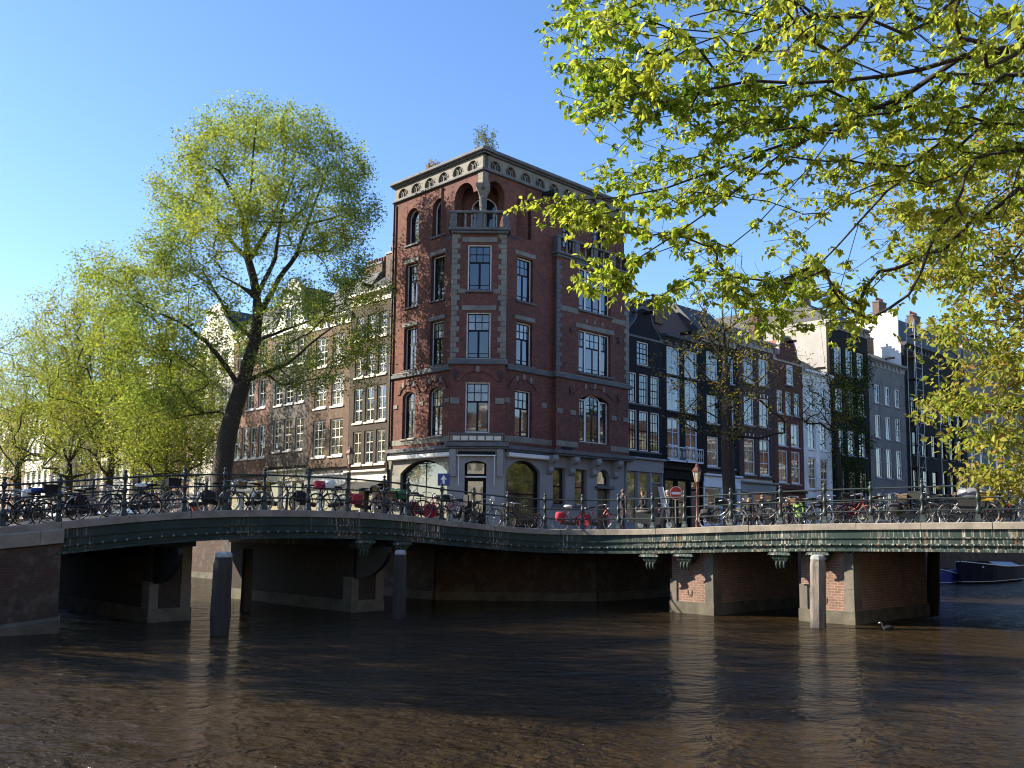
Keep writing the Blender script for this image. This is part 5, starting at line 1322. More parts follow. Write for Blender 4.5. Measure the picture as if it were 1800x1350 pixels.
# --- the great elm on the left quay
def elm():
    Y = 54.0; root = A3(386, 893, Y); root[2] = STREET - 0.05
    sk = Skel(root); a_ = lambda x, y, dy=0.0: A3(x, y, Y+dy)
    sk.limb([a_(390,830), a_(398,780), a_(408,735), a_(424,684)], rad=(0.62,0.46))
    sk.limb([a_(436,640,.2), a_(448,600,.3), a_(453,560,.3), a_(451,520,.2), a_(446,490,0), a_(437,458,-.3), a_(432,415,-.6), a_(424,378,-1), a_(408,338,-1.5), a_(385,300,-1.8)], rad=(0.40,0.07))
    sk.limb([a_(437,458,-.3), a_(456,428,.6), a_(478,392,1.2), a_(492,350,1.6), a_(498,300,1.8), a_(505,245,2)], rad=(0.16,0.05))
    sk.limb([a_(451,520,.2), a_(484,455,-.8), a_(490,410,-1.6), a_(497,365,-2), a_(520,300,-2.4)], rad=(0.15,0.05))
    sk.limb([a_(453,560,.3), a_(490,490,.9), a_(520,450,1.5), a_(540,395,1.8), a_(560,340,2), a_(580,285,2.2)], rad=(0.19,0.05))
    sk.limb([a_(437,458,-.3), a_(402,420,1.2), a_(380,385,2), a_(350,358,2.6), a_(315,340,3)], rad=(0.15,0.05))
    sk.limb([a_(432,415,-.6), a_(440,340,-2), a_(445,270,-2.6), a_(450,220,-2.8)], rad=(0.10,0.04))
    sk.limb([a_(424,684,0), a_(395,640,-.8), a_(362,600,-1.5), a_(330,575,-2), a_(290,555,-2.5), a_(240,530,-3)], rad=(0.17,0.04))
    sk.limb([a_(448,600,.3), a_(405,560,1.5), a_(370,500,2.2), a_(320,470,2.8), a_(270,455,3)], rad=(0.12,0.04))
    sk.limb([a_(428,672,0), a_(466,655,-.8), a_(505,640,-1.5), a_(545,605,-2.2), a_(585,575,-2.6)], rad=(0.13,0.04))
    sk.limb([a_(448,600,.3), a_(500,580,1.2), a_(560,560,2), a_(620,540,2.4)], rad=(0.10,0.03))
    sk.limb([a_(540,395,1.8), a_(580,385,2.4), a_(620,370,2.6)], rad=(0.08,0.03))
    m_ = Y/F_PX
    T = [ball_pts(330, a_(462, 325), (180*m_, 5.2, 130*m_), 0.5)]
    for x, y, rx, ry, d, n_ in ((370,260,70,60,-1,80),(440,215,75,45,1,80),(525,235,75,50,-1,80),(595,290,65,60,1,80),(625,370,45,60,0,60),(560,400,70,55,2,70),(320,340,60,60,1,80),(300,420,60,50,-1,70),(400,400,80,60,-3,80),(480,330,80,60,-3.5,90),
                                (350,500,90,55,0,80),(260,470,70,50,1,60),(200,510,60,60,-1,60),(170,470,40,40,1,30),(300,580,110,60,-2,110),(220,600,70,70,0,80),(340,640,80,45,2,70),(560,520,100,50,1,50),(610,460,60,40,-1,36),(450,600,110,60,1.5,70),(520,640,90,40,-1,36),(600,590,70,60,1,40),(240,690,90,40,-1,60),(640,500,55,45,1,36),(655,590,40,60,0,40),(590,660,80,40,-1,34),(500,520,60,50,-2,40),(320,690,80,50,0,50)):
        T.append(ball_pts(int(n_*1.4), a_(x, y, d), (rx*m_, 2.2, ry*m_), 0.3))
    T = np.concatenate(T); T = T[T[:, 2] > 6.0]
    tips = sk.grow(T, 0.7, 0.05, 0.05)
    lv = leaf_spots(sk, tips, 52, (0.30,0.30,0.25), back=2)
    return tree('elm_tree', 'great spreading elm on the quay left of the corner house', 'tree', root, sk, tips, 0.008, None, lv, 0.14, 'leaf_elm', seed=3, group='elms along the left quay')
elm()

def quay_tree(label, root, height, crown_r, clear, seed, leaf='leaf_left', per=44, size=0.15, ntips=420, lean=(0,0), rtrunk=0.3, cat='tree', name='elm_tree', group='elms along the left quay', squash=1.0, limbs=6, rtip=0.009, bark='bark', spread=0.3, up=0.05):
    g = np.random.default_rng(seed); root = np.array(root, float); sk = Skel(root)
    top = root + np.array([lean[0], lean[1], clear]); sk.limb([root + (top-root)*0.5 + g.normal(0, 0.12, 3), top])
    ctr = root + np.array([lean[0]*1.4, lean[1]*1.4, clear + (height-clear)*0.48])
    rz_ = (height-clear)*0.56*squash
    for k in range(limbs):
        an = 2*np.pi*(k+g.uniform(-.3,.3))/limbs; f = g.uniform(0.45, 0.8)
        end = ctr + np.array([math.cos(an)*crown_r*f, math.sin(an)*crown_r*f, rz_*g.uniform(-0.1, 0.7)])
        mid = top*0.55 + end*0.45 + np.array([0, 0, -0.05*height]) + g.normal(0, 0.3, 3)
        sk.limb([mid, end], start=len(sk.p)-1 if k == 0 else None) if False else sk.limb([top, mid, end])
    T = ball_pts(ntips, ctr, (crown_r, crown_r, rz_), 0.5, g)
    for _ in range(4):
        q = ctr + np.clip(g.normal(0, 0.5, 3), -0.75, 0.75)*np.array([crown_r, crown_r, rz_*0.7]); T = np.concatenate([T, ball_pts(ntips//7, q, (crown_r*0.5,)*3, 0.4, g)])
    T = T[T[:, 2] > root[2]+clear*0.8]
    tips = sk.grow(T, 0.6, 0.05, up)
    lv = leaf_spots(sk, tips, per, (spread,)*3, g, 2)
    return tree(name, label, cat, root, sk, tips, rtip, rtrunk, lv, size, leaf, bark=bark, seed=seed, group=group)
q = lambda u, v: tuple(uv(u, v, STREET-0.05))
quay_tree('low leafy elm just left of the great elm', q(-8.0, 22.0), 10.5, 4.2, 3.4, 21, ntips=420, per=36, limbs=5)
quay_tree('second elm left of the great elm, rounded and bright', q(-8.0, 31.0), 20.0, 5.8, 5.0, 22, ntips=620, rtrunk=0.34)
quay_tree('third elm left of the great elm with a hazy yellow crown', q(-8.0, 39.5), 19.5, 6.0, 5.0, 23, ntips=620, rtrunk=0.34)
quay_tree('fourth elm left of the great elm, at the picture edge', q(-8.0, 52.0), 18.5, 6.2, 5.0, 24, ntips=560, rtrunk=0.34, per=44)
quay_tree('far elm deep along the left quay', q(-8.0, 66.0), 18.0, 6.0, 5.0, 25, ntips=420, rtrunk=0.34, per=44)
# trees of the near left bank, mostly beyond the picture: they shade the left bridge and the water
quay_tree('tall elm on the near left bank, out of the picture', q(-31.6, 6.0), 20.0, 6.0, 4.5, 26, ntips=520, rtrunk=0.4, group='elms on the near left bank')
quay_tree('elm beside the left bridge abutment, out of the picture', q(-35.5, -3.2), 20.0, 5.8, 4.5, 27, ntips=480, rtrunk=0.42, per=70, size=0.2, group='elms on the near left bank')
# sapling in front of the grey house, street trees on the right quay
quay_tree('bare young sapling in front of the grey neck-gabled house', tuple(ground_at(505, 880, 58, STREET)), 5.8, 1.3, 2.3, 31, per=0.4, ntips=60, rtrunk=0.09, size=0.08, group='young street trees', rtip=0.008, bark='twig', limbs=5)
def right_tree():
    Y = 49.6; root = A3(1283, 905, Y); root[2] = STREET-0.05; sk = Skel(root); a_ = lambda x, y, d=0: A3(x, y, Y+d)
    sk.limb([a_(1281,840), a_(1279,760), a_(1277,690), a_(1277,640)])
    for pts in ([(1277,640),(1272,580),(1270,520),(1268,440)], [(1277,650),(1300,600),(1318,560),(1330,510)], [(1277,640),(1250,600),(1225,560),(1200,530)], [(1278,700),(1240,660),(1205,625),(1165,600)],
                [(1278,720),(1320,700),(1355,670),(1385,640)], [(1279,760),(1320,735),(1370,720),(1420,700)], [(1279,745),(1245,725),(1215,700)], [(1277,640),(1285,560),(1290,500),(1296,430)]):
        d = RNG.uniform(-2, 2); sk.limb([a_(x, y, d*i/3) for i, (x, y) in enumerate(pts)])
    m_ = Y/F_PX
    T1 = ball_pts(200, a_(1275, 520), (75*m_, 2.0, 90*m_), 0.2); T2 = ball_pts(190, a_(1285, 640), (150*m_, 3.4, 75*m_), 0.4); T3 = ball_pts(70, a_(1290, 730), (130*m_, 3, 45*m_), 0.3)
    tips = sk.grow(np.concatenate([T1, T2, T3]), 0.5, 0.05, 0.12)
    P_ = np.array(sk.p); low = [t for t in tips if P_[t][2] < 15.0]
    lv = leaf_spots(sk, low, 13, (0.2,0.2,0.18), back=3)
    tree('street_tree', 'half bare street tree with sparse olive leaves before the black houses', 'tree', root, sk, tips, 0.010, 0.34, lv, 0.13, 'leaf_sparse', bark='twig', seed=5, group='street trees on the right quay')
right_tree()
def thin_tree():
    Y = 60; root = A3(1478, 900, Y); root[2] = STREET-0.05; sk = Skel(root); a_ = lambda x, y, d=0: A3(x, y, Y+d)
    sk.limb([a_(1476,840), a_(1470,780), a_(1462,700), a_(1455,640)])
    for pts in ([(1462,700),(1450,640),(1444,590),(1440,550)], [(1468,760),(1440,720),(1410,700),(1380,690)], [(1468,760),(1490,720),(1500,690)], [(1455,660),(1480,620),(1490,590)]):
        sk.limb([a_(x, y, RNG.uniform(-1, 1)) for x, y in pts])
    m_ = Y/F_PX
    T = np.concatenate([ball_pts(120, a_(1430, 690), (70*m_, 2.4, 60*m_), 0.3), ball_pts(110, a_(1480, 700), (40*m_, 2, 100*m_), 0.3)])
    tips = sk.grow(T, 0.5, 0.06, 0.05); lv = leaf_spots(sk, tips, 12, (0.22,)*3, back=3)
    tree('street_tree', 'thin street tree in front of the white and ivy-covered houses', 'tree', root, sk, tips, 0.010, 0.16, lv, 0.13, 'leaf_sparse', bark='twig', seed=6, group='street trees on the right quay')
thin_tree()
# ivy on the black house
def ivy():
    g = np.random.default_rng(4); e = empty('climbing_ivy', tuple(uv(45.2, -0.1, STREET)), ROT_R); tag(e, 'dark ivy climbing over the black house front', 'ivy')
    pts = []
    for k in range(34):
        x, z = g.uniform(-3.4, 3.4), g.uniform(1.5, 15.5); n_ = 130
        pts.append(np.stack([x+g.normal(0, 0.55, n_), -np.abs(g.normal(0, 0.16, n_))-0.12, z+g.normal(0, 0.8, n_)], 1))
    tag(link('foliage', leaf_mesh('foliage', np.concatenate(pts), 0.2, M['leaf_dark'], 0.6, 9), e), kind='stuff')
    st = MB()
    for k in range(5):
        x = -3+k*1.5; st.tube([(x,-0.1,0),(x+0.2,-0.1,4),(x-0.1,-0.1,8),(x+0.3,-0.1,13)], [0.06,0.05,0.035,0.015], 5)
        st.build('stem', M['twig'], e); st = MB()
ivy()
# roof plants
def shrub(label, px, py0, Y, w, h, leaf, seed, n_=26):
    g = np.random.default_rng(seed); root = A3(px, py0, Y); sk = Skel(root)
    T = ball_pts(n_*3, root + np.array([0, 0, h*0.55]), (w/2, w/2, h*0.5), 0.3, g); tips = sk.grow(T, 0.3, 0.08, 0.1)
    lv = leaf_spots(sk, tips, 30, (0.11,)*3, g, 2)
    tree('roof_shrub', label, 'shrub', tuple(root), sk, tips, 0.006, 0.03, lv, 0.10, leaf, bark='twig', seed=seed, group='shrubs on the corner house roof')
shrub('grey-green shrub growing above the parapet corner of the brick house', 852, 285, 55.5, 1.6, 2.3, 'leaf_grey', 41)
shrub('rusty roof shrub left of the parapet corner', 762, 316, 56.0, 1.1, 1.2, 'leaf_rust', 42)
shrub('small pale roof shrub beside the rusty one', 775, 312, 56.5, 0.9, 0.8, 'leaf_rust', 43, 14)

# --- the near tree: its boughs hang in from the upper right
def near_tree():
    root = np.array([11.2, 8.2, 1.3]); sk = Skel(root); Y = 8.6
    a_ = lambda x, y, d=0: A3(x, y, Y+d)
    sk.limb([(11.1,8.2,3.2), (10.9,8.25,5.0), (10.4,8.3,6.6)])
    sk.limb([(9.3,8.4,7.3), a_(1950,60,.1), a_(1800,82,.1), a_(1690,100,0), a_(1620,122,-.1), a_(1560,133,-.2), a_(1480,142,-.3), a_(1400,146,-.4), a_(1320,142,-.5), a_(1230,160,-.6), a_(1130,190,-.6), a_(1050,215,-.6)])
    sk.limb([a_(1690,100,0), a_(1590,168,.5), a_(1480,216,.7), a_(1400,246,.8), a_(1330,270,.9), a_(1250,302,.9), a_(1170,331,.8), a_(1090,347,.7), a_(1000,352,.6), a_(920,352,.6)])
    sk.limb([a_(1480,216,.7), a_(1375,268,.3), a_(1300,330,0), a_(1250,368,-.2), a_(1190,410,-.3), a_(1120,455,-.3), a_(1060,490,-.3)])
    sk.limb([a_(1480,216,.7), a_(1425,290,1.0), a_(1372,350,1.2), a_(1330,395,1.3), a_(1280,435,1.3), a_(1225,470,1.3)])
    sk.limb([a_(1800,82,.1), a_(1760,190,.9), a_(1685,258,1.2), a_(1620,290,1.4), a_(1560,335,1.5), a_(1510,390,1.5), a_(1470,435,1.4), a_(1430,475,1.3), a_(1370,515,1.2)])
    sk.limb([a_(1510,390,1.5), a_(1490,460,1.6), a_(1470,530,1.6)])
    sk.limb([(9.3,8.4,7.3), a_(1850,-60,-.6), a_(1700,-20,-.8), a_(1630,40,-.8), a_(1590,60,-.9), a_(1520,30,-1), a_(1420,30,-1), a_(1300,60,-1.1), a_(1180,50,-1.1), a_(1060,40,-1.1)])
    sk.limb([a_(1590,60,-.9), a_(1560,0,-1), a_(1540,-60,-1)]); sk.limb([a_(1560,133,-.2), a_(1480,100,-.4), a_(1400,85,-.5), a_(1280,100,-.6), a_(1150,110,-.7), a_(1040,110,-.7)])
    g = np.random.default_rng(77); T = []
    def patch(x0, x1, y0, y1, n_, dy=0.0, sp=0.9):
        xs = g.uniform(x0, x1, n_); ys = g.uniform(y0, y1, n_)
        for x, y in zip(xs, ys): T.append(A3(x, y, Y+dy+g.normal(0, sp)))
    def blob(x, y, rx, ry, n_, dy=0.0, sp=0.6):
        for _ in range(int(n_*1.25)):
            an = g.uniform(0, 2*math.pi); k = math.sqrt(g.uniform(0, 1)); T.append(A3(x+rx*k*math.cos(an), y+ry*k*math.sin(an), Y+dy+g.normal(0, sp)))
    patch(1010, 1850, -70, 130, 430, -.4, 1.0)
    blob(1005, 75, 55, 75, 56, -.6, .4); blob(1035, 170, 60, 55, 48, -.5, .4); blob(1100, 150, 90, 60, 50, -.4); blob(1240, 170, 110, 60, 60)
    blob(1400, 180, 120, 70, 70, .3); blob(1580, 210, 120, 70, 80, .5); blob(1740, 190, 110, 100, 90, .6); blob(1180, 250, 110, 50, 50, .6)
    blob(1330, 250, 80, 50, 34, .6); blob(1090, 310, 70, 30, 26, .7); blob(960, 370, 85, 28, 34, .6, .3); blob(1040, 400, 60, 25, 22, .5, .3); blob(1060, 470, 55, 40, 30, 0, .3); blob(1030, 510, 35, 14, 10, 0, .2)
    blob(1140, 380, 60, 40, 26, .3); blob(1230, 330, 70, 40, 24, .5); blob(1210, 430, 50, 30, 16, .6); blob(1250, 500, 70, 40, 34, .9); blob(1130, 530, 45, 16, 12, .6, .3)
    blob(1330, 520, 60, 40, 30, 1.1); blob(1350, 575, 60, 22, 20, 1.1); blob(1420, 500, 70, 50, 36, 1.2); blob(1480, 560, 50, 40, 22, 1.4)
    blob(1420, 330, 80, 60, 26, 1.0); blob(1500, 300, 90, 60, 40, 1.0); blob(1600, 330, 80, 60, 40, 1.2); blob(1380, 420, 50, 40, 14, 1.2); blob(1700, 330, 100, 70, 50, 1.3); blob(1560, 430, 60, 50, 20, 1.4); blob(1640, 460, 60, 60, 24, 1.4)
    patch(1860, 2650, -320, 330, 260, 0.2, 1.2); patch(1080, 1900, -330, -70, 230, -.4, 1.2)      # the crown goes on beyond the picture
    T = np.array(T); tips = sk.grow(T, 0.16, 0.035, -0.04, bias=0.25, root=(10.4,8.3,7.4))
    lv = []
    P_ = np.array(sk.p)
    for t in tips:                       # drooping sprays: whorls of leaves along the last stretch of each twig
        j = t; lst = []
        for _ in range(4):
            lst.append(j); j = sk.par[j]
            if j < 0: break
        for w_ in range(g.integers(3, 6)):
            c_ = P_[lst[min(len(lst)-1, g.integers(0, 4))]] + g.normal(0, 0.03, 3)
            for k in range(g.integers(3, 8)): lv.append(c_ + g.normal(0, 1, 3)*np.array([.018,.018,.012]))
    lv = np.array(lv)
    return tree('overhanging_tree', 'near tree whose bright leafy boughs hang in from the upper right', 'tree', tuple(root), sk, tips, 0.0026, 0.085, lv, 0.058, 'leaf_near', bark='twig', shape='leaf', seed=8, droop=0.75, aspect=0.55, trunk_r=(8, 0.26, 0.20))
near_tree()

def bough_tree():
    root = np.array([18.5, 15.2, 1.3]); sk = Skel(root); Y = 15.5; a_ = lambda x, y, d=0: A3(x, y, Y+d)
    sk.limb([(18.3,15.2,4), (17.6,15.3,7), (16.8,15.4,9)])
    g = np.random.default_rng(5); T = []
    boughs = [(1950,250,1620,300),(1980,330,1600,420),(2000,420,1570,470),(2000,520,1640,560),(2000,620,1620,640),(2000,700,1640,700),(2000,770,1690,760),(1990,830,1700,830),(2000,560,1700,500),(2000,300,1660,230)]
    for x0, y0, x1, y1 in boughs:
        d = g.uniform(-1.5, 1.5); pts = [a_(x0+(x1-x0)*t, y0+(y1-y0)*t+18*math.sin(t*3), d*t) for t in np.linspace(0, 1, 5)]
        sk.limb([pts[0]*0.5+np.array(sk.p[10])*0.5] + pts)
        for _ in range(44):
            t = g.uniform(0.15, 1.0); T.append(a_(x0+(x1-x0)*t+g.normal(0, 22), y0+(y1-y0)*t+18*math.sin(t*3)+g.normal(0, 20), d*t+g.normal(0, 0.55)))
    def blob(x, y, rx, ry, n_, sp=0.8):
        for _ in range(n_):
            an = g.uniform(0, 2*math.pi); k = math.sqrt(g.uniform(0, 1)); T.append(a_(x+rx*k*math.cos(an), y+ry*k*math.sin(an), g.normal(0, sp)))
    blob(1720, 420, 110, 90, 130); blob(1740, 560, 90, 60, 90); blob(1740, 290, 90, 70, 90); blob(1640, 480, 60, 40, 40); blob(1655, 590, 55, 28, 34); blob(1780, 640, 60, 70, 70); blob(1670, 700, 50, 24, 30); blob(1650, 725, 40, 16, 18)
    blob(1780, 760, 60, 60, 60); blob(1700, 770, 50, 22, 26); blob(1720, 830, 50, 16, 22); blob(1745, 850, 30, 18, 14); blob(1560, 350, 40, 30, 20); blob(1600, 400, 60, 50, 40)
    blob(1930, 330, 110, 130, 90); blob(1950, 560, 110, 130, 100); blob(1940, 760, 100, 90, 70); blob(1800, 150, 160, 90, 90); blob(2000, 120, 140, 120, 70)      # beyond the picture
    T = np.array(T); tips = sk.grow(T, 0.25, 0.05, -0.02, bias=0.25, root=(17.5,15.4,9.5))
    P_ = np.array(sk.p); lv = []
    for t in tips:
        j = t; lst = []
        for _ in range(3):
            lst.append(j); j = sk.par[j]
            if j < 0: break
        for k in range(g.integers(9, 16)): lv.append(P_[lst[g.integers(0, len(lst))]] + g.normal(0, 1, 3)*np.array([.12,.12,.06]))
    return tree('overhanging_tree', 'second tree with olive and rusty leaves hanging over the right bridge', 'tree', tuple(root), sk, tips, 0.0035, 0.12, np.array(lv), 0.105, 'leaf_right', bark='twig', shape='leaf', seed=12, droop=0.55, aspect=0.5, trunk_r=(10, 0.26, 0.18))
bough_tree()

# more trees along the near bank, beyond the right edge: they stand in the window reflections
def bank_trees():
    first = None
    for k, (u_, v_) in enumerate(((6, -41), (20, -42), (35, -41), (52, -42), (70, -41))):
        if first is None: first = quay_tree('elm on the near bank beyond the right edge of the picture', tuple(uv(u_, v_, 1.3)), 15.0, 5.5, 4.5, 61, ntips=260, per=40, size=0.22, rtrunk=0.35, group='elms on the near bank to the right'); continue
        c = copy_tree(first); c.location = uv(u_, v_, 1.3); c.rotation_euler = (0, 0, k*1.3); c['label'] = ['second','third','fourth','fifth'][k-1] + ' elm along the near bank beyond the right edge of the picture'
bank_trees()
# ------------------------------------------------------------------ bicycles
def paint(name, c, rough=0.35, metal=0.0): return plain(name, c, rough, metal, var=0.12, scale=6)
M['tyre'] = plain('tyre_rubber', (0.015,0.015,0.015), 0.8, var=0.2); M['chrome'] = plain('dull_chrome', (0.45,0.45,0.46), 0.3, 0.9, var=0.15)
M['grey_tyre'] = plain('pale_tyre', (0.35,0.33,0.29), 0.8, var=0.2)
M['bike_black'] = paint('bicycle_black', (0.012,0.012,0.014)); M['bike_red'] = paint('bicycle_red', (0.42,0.018,0.022)); M['bike_blue'] = paint('bicycle_blue', (0.02,0.035,0.12)); M['bike_green'] = paint('bicycle_green', (0.015,0.06,0.035)); M['bike_silver'] = paint('bicycle_silver', (0.38,0.39,0.40), 0.3, 0.6); M['bike_white'] = paint('bicycle_white', (0.6,0.6,0.57)); M['bike_brown'] = paint('bicycle_brown', (0.09,0.05,0.03)); M['bike_maroon'] = paint('bicycle_maroon', (0.13,0.02,0.025))
M['saddle'] = plain('saddle_leather', (0.02,0.017,0.015), 0.6, var=0.2); M['bag_black'] = plain('black_canvas', (0.015,0.015,0.017), 0.8, var=0.3); M['bag_red'] = plain('red_cloth', (0.55,0.03,0.06), 0.8, var=0.2); M['bag_blue'] = plain('blue_cloth', (0.03,0.06,0.28), 0.8, var=0.25); M['bag_white'] = plain('white_plastic', (0.7,0.7,0.68), 0.5, var=0.1); M['crate_green'] = plain('green_plastic', (0.01,0.20,0.05), 0.45, var=0.15); M['crate_yellow'] = plain('yellow_plastic', (0.55,0.34,0.02), 0.45, var=0.15); M['wicker'] = plain('wicker', (0.28,0.17,0.08), 0.85, var=0.4, scale=20, bmp=0.5); M['cover_grey'] = plain('grey_tarpaulin', (0.20,0.20,0.22), 0.45, var=0.3, scale=4, bmp=0.4); M['orange'] = plain('orange_paint', (0.60,0.16,0.02), 0.5, var=0.15)
WR = 0.345
def tyre_mesh(mat):
    c = MB(); n_, k_ = 26, 6; vs = []; fs = []
    for i in range(n_):
        a_ = 2*math.pi*i/n_
        for k in range(k_):
            b_ = 2*math.pi*k/k_; r_ = WR + 0.021*math.cos(b_); vs.append((r_*math.cos(a_), 0.021*math.sin(b_), r_*math.sin(a_)))
    for i in range(n_):
        for k in range(k_): fs.append((i*k_+k, i*k_+(k+1)%k_, ((i+1)%n_)*k_+(k+1)%k_, ((i+1)%n_)*k_+k))
    c.add(vs, fs, True); return c.mesh('tyre', mat)
def rim_mesh():
    c = MB(); n_ = 26; vs = []; fs = []
    for i in range(n_):
        a_ = 2*math.pi*i/n_
        for r_, y in ((WR-0.018,-0.013),(WR-0.018,0.013),(WR-0.034,0.010),(WR-0.034,-0.010)): vs.append((r_*math.cos(a_), y, r_*math.sin(a_)))
    for i in range(n_):
        for k in range(4): fs.append((i*4+k, i*4+(k+1)%4, ((i+1)%n_)*4+(k+1)%4, ((i+1)%n_)*4+k))
    c.add(vs, fs)
    for i in range(14):
        a_ = 2*math.pi*i/14; c.tube([(0.02*math.cos(a_+0.6), 0.02*(-1)**i, 0.02*math.sin(a_+0.6)), ((WR-0.03)*math.cos(a_), 0, (WR-0.03)*math.sin(a_))], 0.0035, 3, caps=False)
    c.tube([(0,-0.05,0),(0,0.05,0)], 0.022, 6); return c.mesh('rim', M['chrome'])
RIM = rim_mesh(); TYRES = {k: tyre_mesh(M[k]) for k in ('tyre', 'grey_tyre')}
BB, RX, FX = (0.0, 0.0, 0.29), -0.50, 0.60      # crank, wheel axles
def bike_meshes(ladies=True):
    f = MB(); hd = (0.42,0,0.88); hl = (0.46,0,0.72); st = (-0.17,0,0.80)
    f.tube([BB, st, (-0.20,0,0.92)], 0.018, 6); f.tube([(hd[0]-0.02,0,0.93), hl], 0.022, 6)
    if ladies:
        f.tube([hl, (0.30,0,0.55), (0.12,0,0.36), BB], 0.019, 6); f.tube([hd, (0.26,0,0.64), (0.05,0,0.50), (-0.08,0,0.50)], 0.016, 6)
    else: f.tube([hl, BB], 0.019, 6); f.tube([hd, st], 0.017, 6)
    for s_ in (-1, 1):
        f.tube([BB, (RX, 0.06*s_, WR)], 0.011, 5); f.tube([(-0.16,0.02*s_,0.76), (RX, 0.06*s_, WR)], 0.009, 5); f.tube([hl, (0.50,0.05*s_,0.66), (FX, 0.05*s_, WR)], 0.012, 5)
    F_ = f.mesh('frame')
    h = MB(); h.tube([(0.40,0,0.93),(0.39,0,1.02)], 0.014, 6); h.tube([(0.16,-0.27,1.03),(0.30,-0.27,1.06),(0.40,-0.14,1.05),(0.42,0,1.02),(0.40,0.14,1.05),(0.30,0.27,1.06),(0.16,0.27,1.03)], 0.012, 6)
    for s_ in (-1, 1): h.tube([(0.26,0.27*s_,1.052),(0.14,0.27*s_,1.025)], 0.02, 6)
    h.ball((0.50,0,0.90), 0.05, 8, 5, (1.1,1,1))
    sd = MB(); sd.add([(-0.36,-0.11,0.96),(-0.36,0.11,0.96),(-0.22,0.10,0.98),(-0.02,0.025,0.975),(-0.02,-0.025,0.975),(-0.22,-0.10,0.98),(-0.36,-0.09,0.90),(-0.36,0.09,0.90),(-0.2,0.05,0.91),(-0.03,0.0,0.93),(-0.2,-0.05,0.91)],
           [(0,1,2,5),(2,3,4,5),(0,6,7,1),(1,7,8,2),(2,8,9,3),(3,9,4),(4,9,10,5),(5,10,6,0),(6,10,8,7),(8,10,9)], True)
    mgs = []
    for cx, a0, a1 in ((RX, 15, 195), (FX, 25, 170)):
        mg = MB(); mgs.append(mg)
        pts = [(cx+(WR+0.035)*math.cos(R_(t)), 0, WR+(WR+0.035)*math.sin(R_(t))) for t in np.linspace(a0, a1, 12)]
        for p, q in zip(pts[:-1], pts[1:]): mg.quad((p[0],-0.03,p[2]),(q[0],-0.03,q[2]),(q[0],0.03,q[2]),(p[0],0.03,p[2]))
    cr = MB()
    for s_ in (-1, 1):
        cr.tube([(-0.72,0.07*s_,0.75),(-0.25,0.07*s_,0.75)], 0.007, 4); cr.tube([(-0.66,0.07*s_,0.75),(RX,0.07*s_,WR)], 0.006, 4)
    for x_ in (-0.72,-0.58,-0.42,-0.26): cr.tube([(x_,-0.07,0.75),(x_,0.07,0.75)], 0.006, 4)
    cg = MB(); cg.prism([(RX-0.02,WR-0.06),(0.02,0.21),(0.10,0.29),(0.02,0.37),(RX-0.02,WR+0.06)], -0.045, -0.03); cg.tube([(0,-0.09,0.29),(0.10,-0.09,0.16)], 0.01, 4); cg.tube([(0,0.09,0.29),(-0.10,0.09,0.42)], 0.01, 4)
    cg.box(0.06,0.15,-0.17,-0.09,0.145,0.17); cg.box(-0.15,-0.06,0.09,0.17,0.405,0.43); cg.tube([(0,-0.09,0.29),(0,0.09,0.29)], 0.02, 6)
    ks = MB(); ks.tube([(-0.08,0.03,0.28),(-0.14,0.17,0.0)], 0.009, 4)
    return F_, h.mesh('handlebar', M['chrome']), sd.mesh('saddle', M['saddle']), [q_.mesh('mudguard') for q_ in mgs], cr.mesh('carrier', M['bike_black']), cg.mesh('chain_guard', M['bike_black']), ks.mesh('kickstand', M['chrome'])
BIKE = {True: bike_meshes(True), False: bike_meshes(False)}
_cm = {}
def colored(me, mat):
    k = (me.name, mat.name)
    if k not in _cm: c = me.copy(); c.materials.clear(); c.materials.append(mat); _cm[k] = c
    return _cm[k]
def crate(c, x0, x1, w, z0, z1):
    for a0, a1, b0, b1 in ((x0,x1,-w,-w+0.015),(x0,x1,w-0.015,w),(x0,x0+0.015,-w+0.015,w-0.015),(x1-0.015,x1,-w+0.015,w-0.015)): c.box(a0,a1,b0,b1,z0,z1)
    c.box(x0+0.015,x1-0.015,-w+0.015,w-0.015,z0,z0+0.015)
    c.box(x0-0.012,x1+0.012,-w-0.012,-w,z1-0.04,z1); c.box(x0-0.012,x1+0.012,w,w+0.012,z1-0.04,z1)
def bag(c, x, y, z, lx, ly, lz):
    """soft bag: rounded box"""
    n_ = 10; vs = []; fs = []
    rows_ = [(-1,0.80),(-0.8,1.0),(0.0,1.04),(0.7,0.97),(1.0,0.72)]
    for zz, k in rows_:
        for i in range(n_):
            a_ = 2*math.pi*i/n_; q = (abs(math.cos(a_))**4+abs(math.sin(a_))**4)**-0.25
            vs.append((x+lx/2*k*q*math.cos(a_), y+ly/2*k*q*math.sin(a_), z+lz/2*zz))
    for i in range(len(rows_)-1):
        for k in range(n_): fs.append((i*n_+k, i*n_+(k+1)%n_, (i+1)*n_+(k+1)%n_, (i+1)*n_+k))
    fs.append(tuple(range(n_-1,-1,-1))); fs.append(tuple(range((len(rows_)-1)*n_, len(rows_)*n_))); c.add(vs, fs, True)
ACC = {}
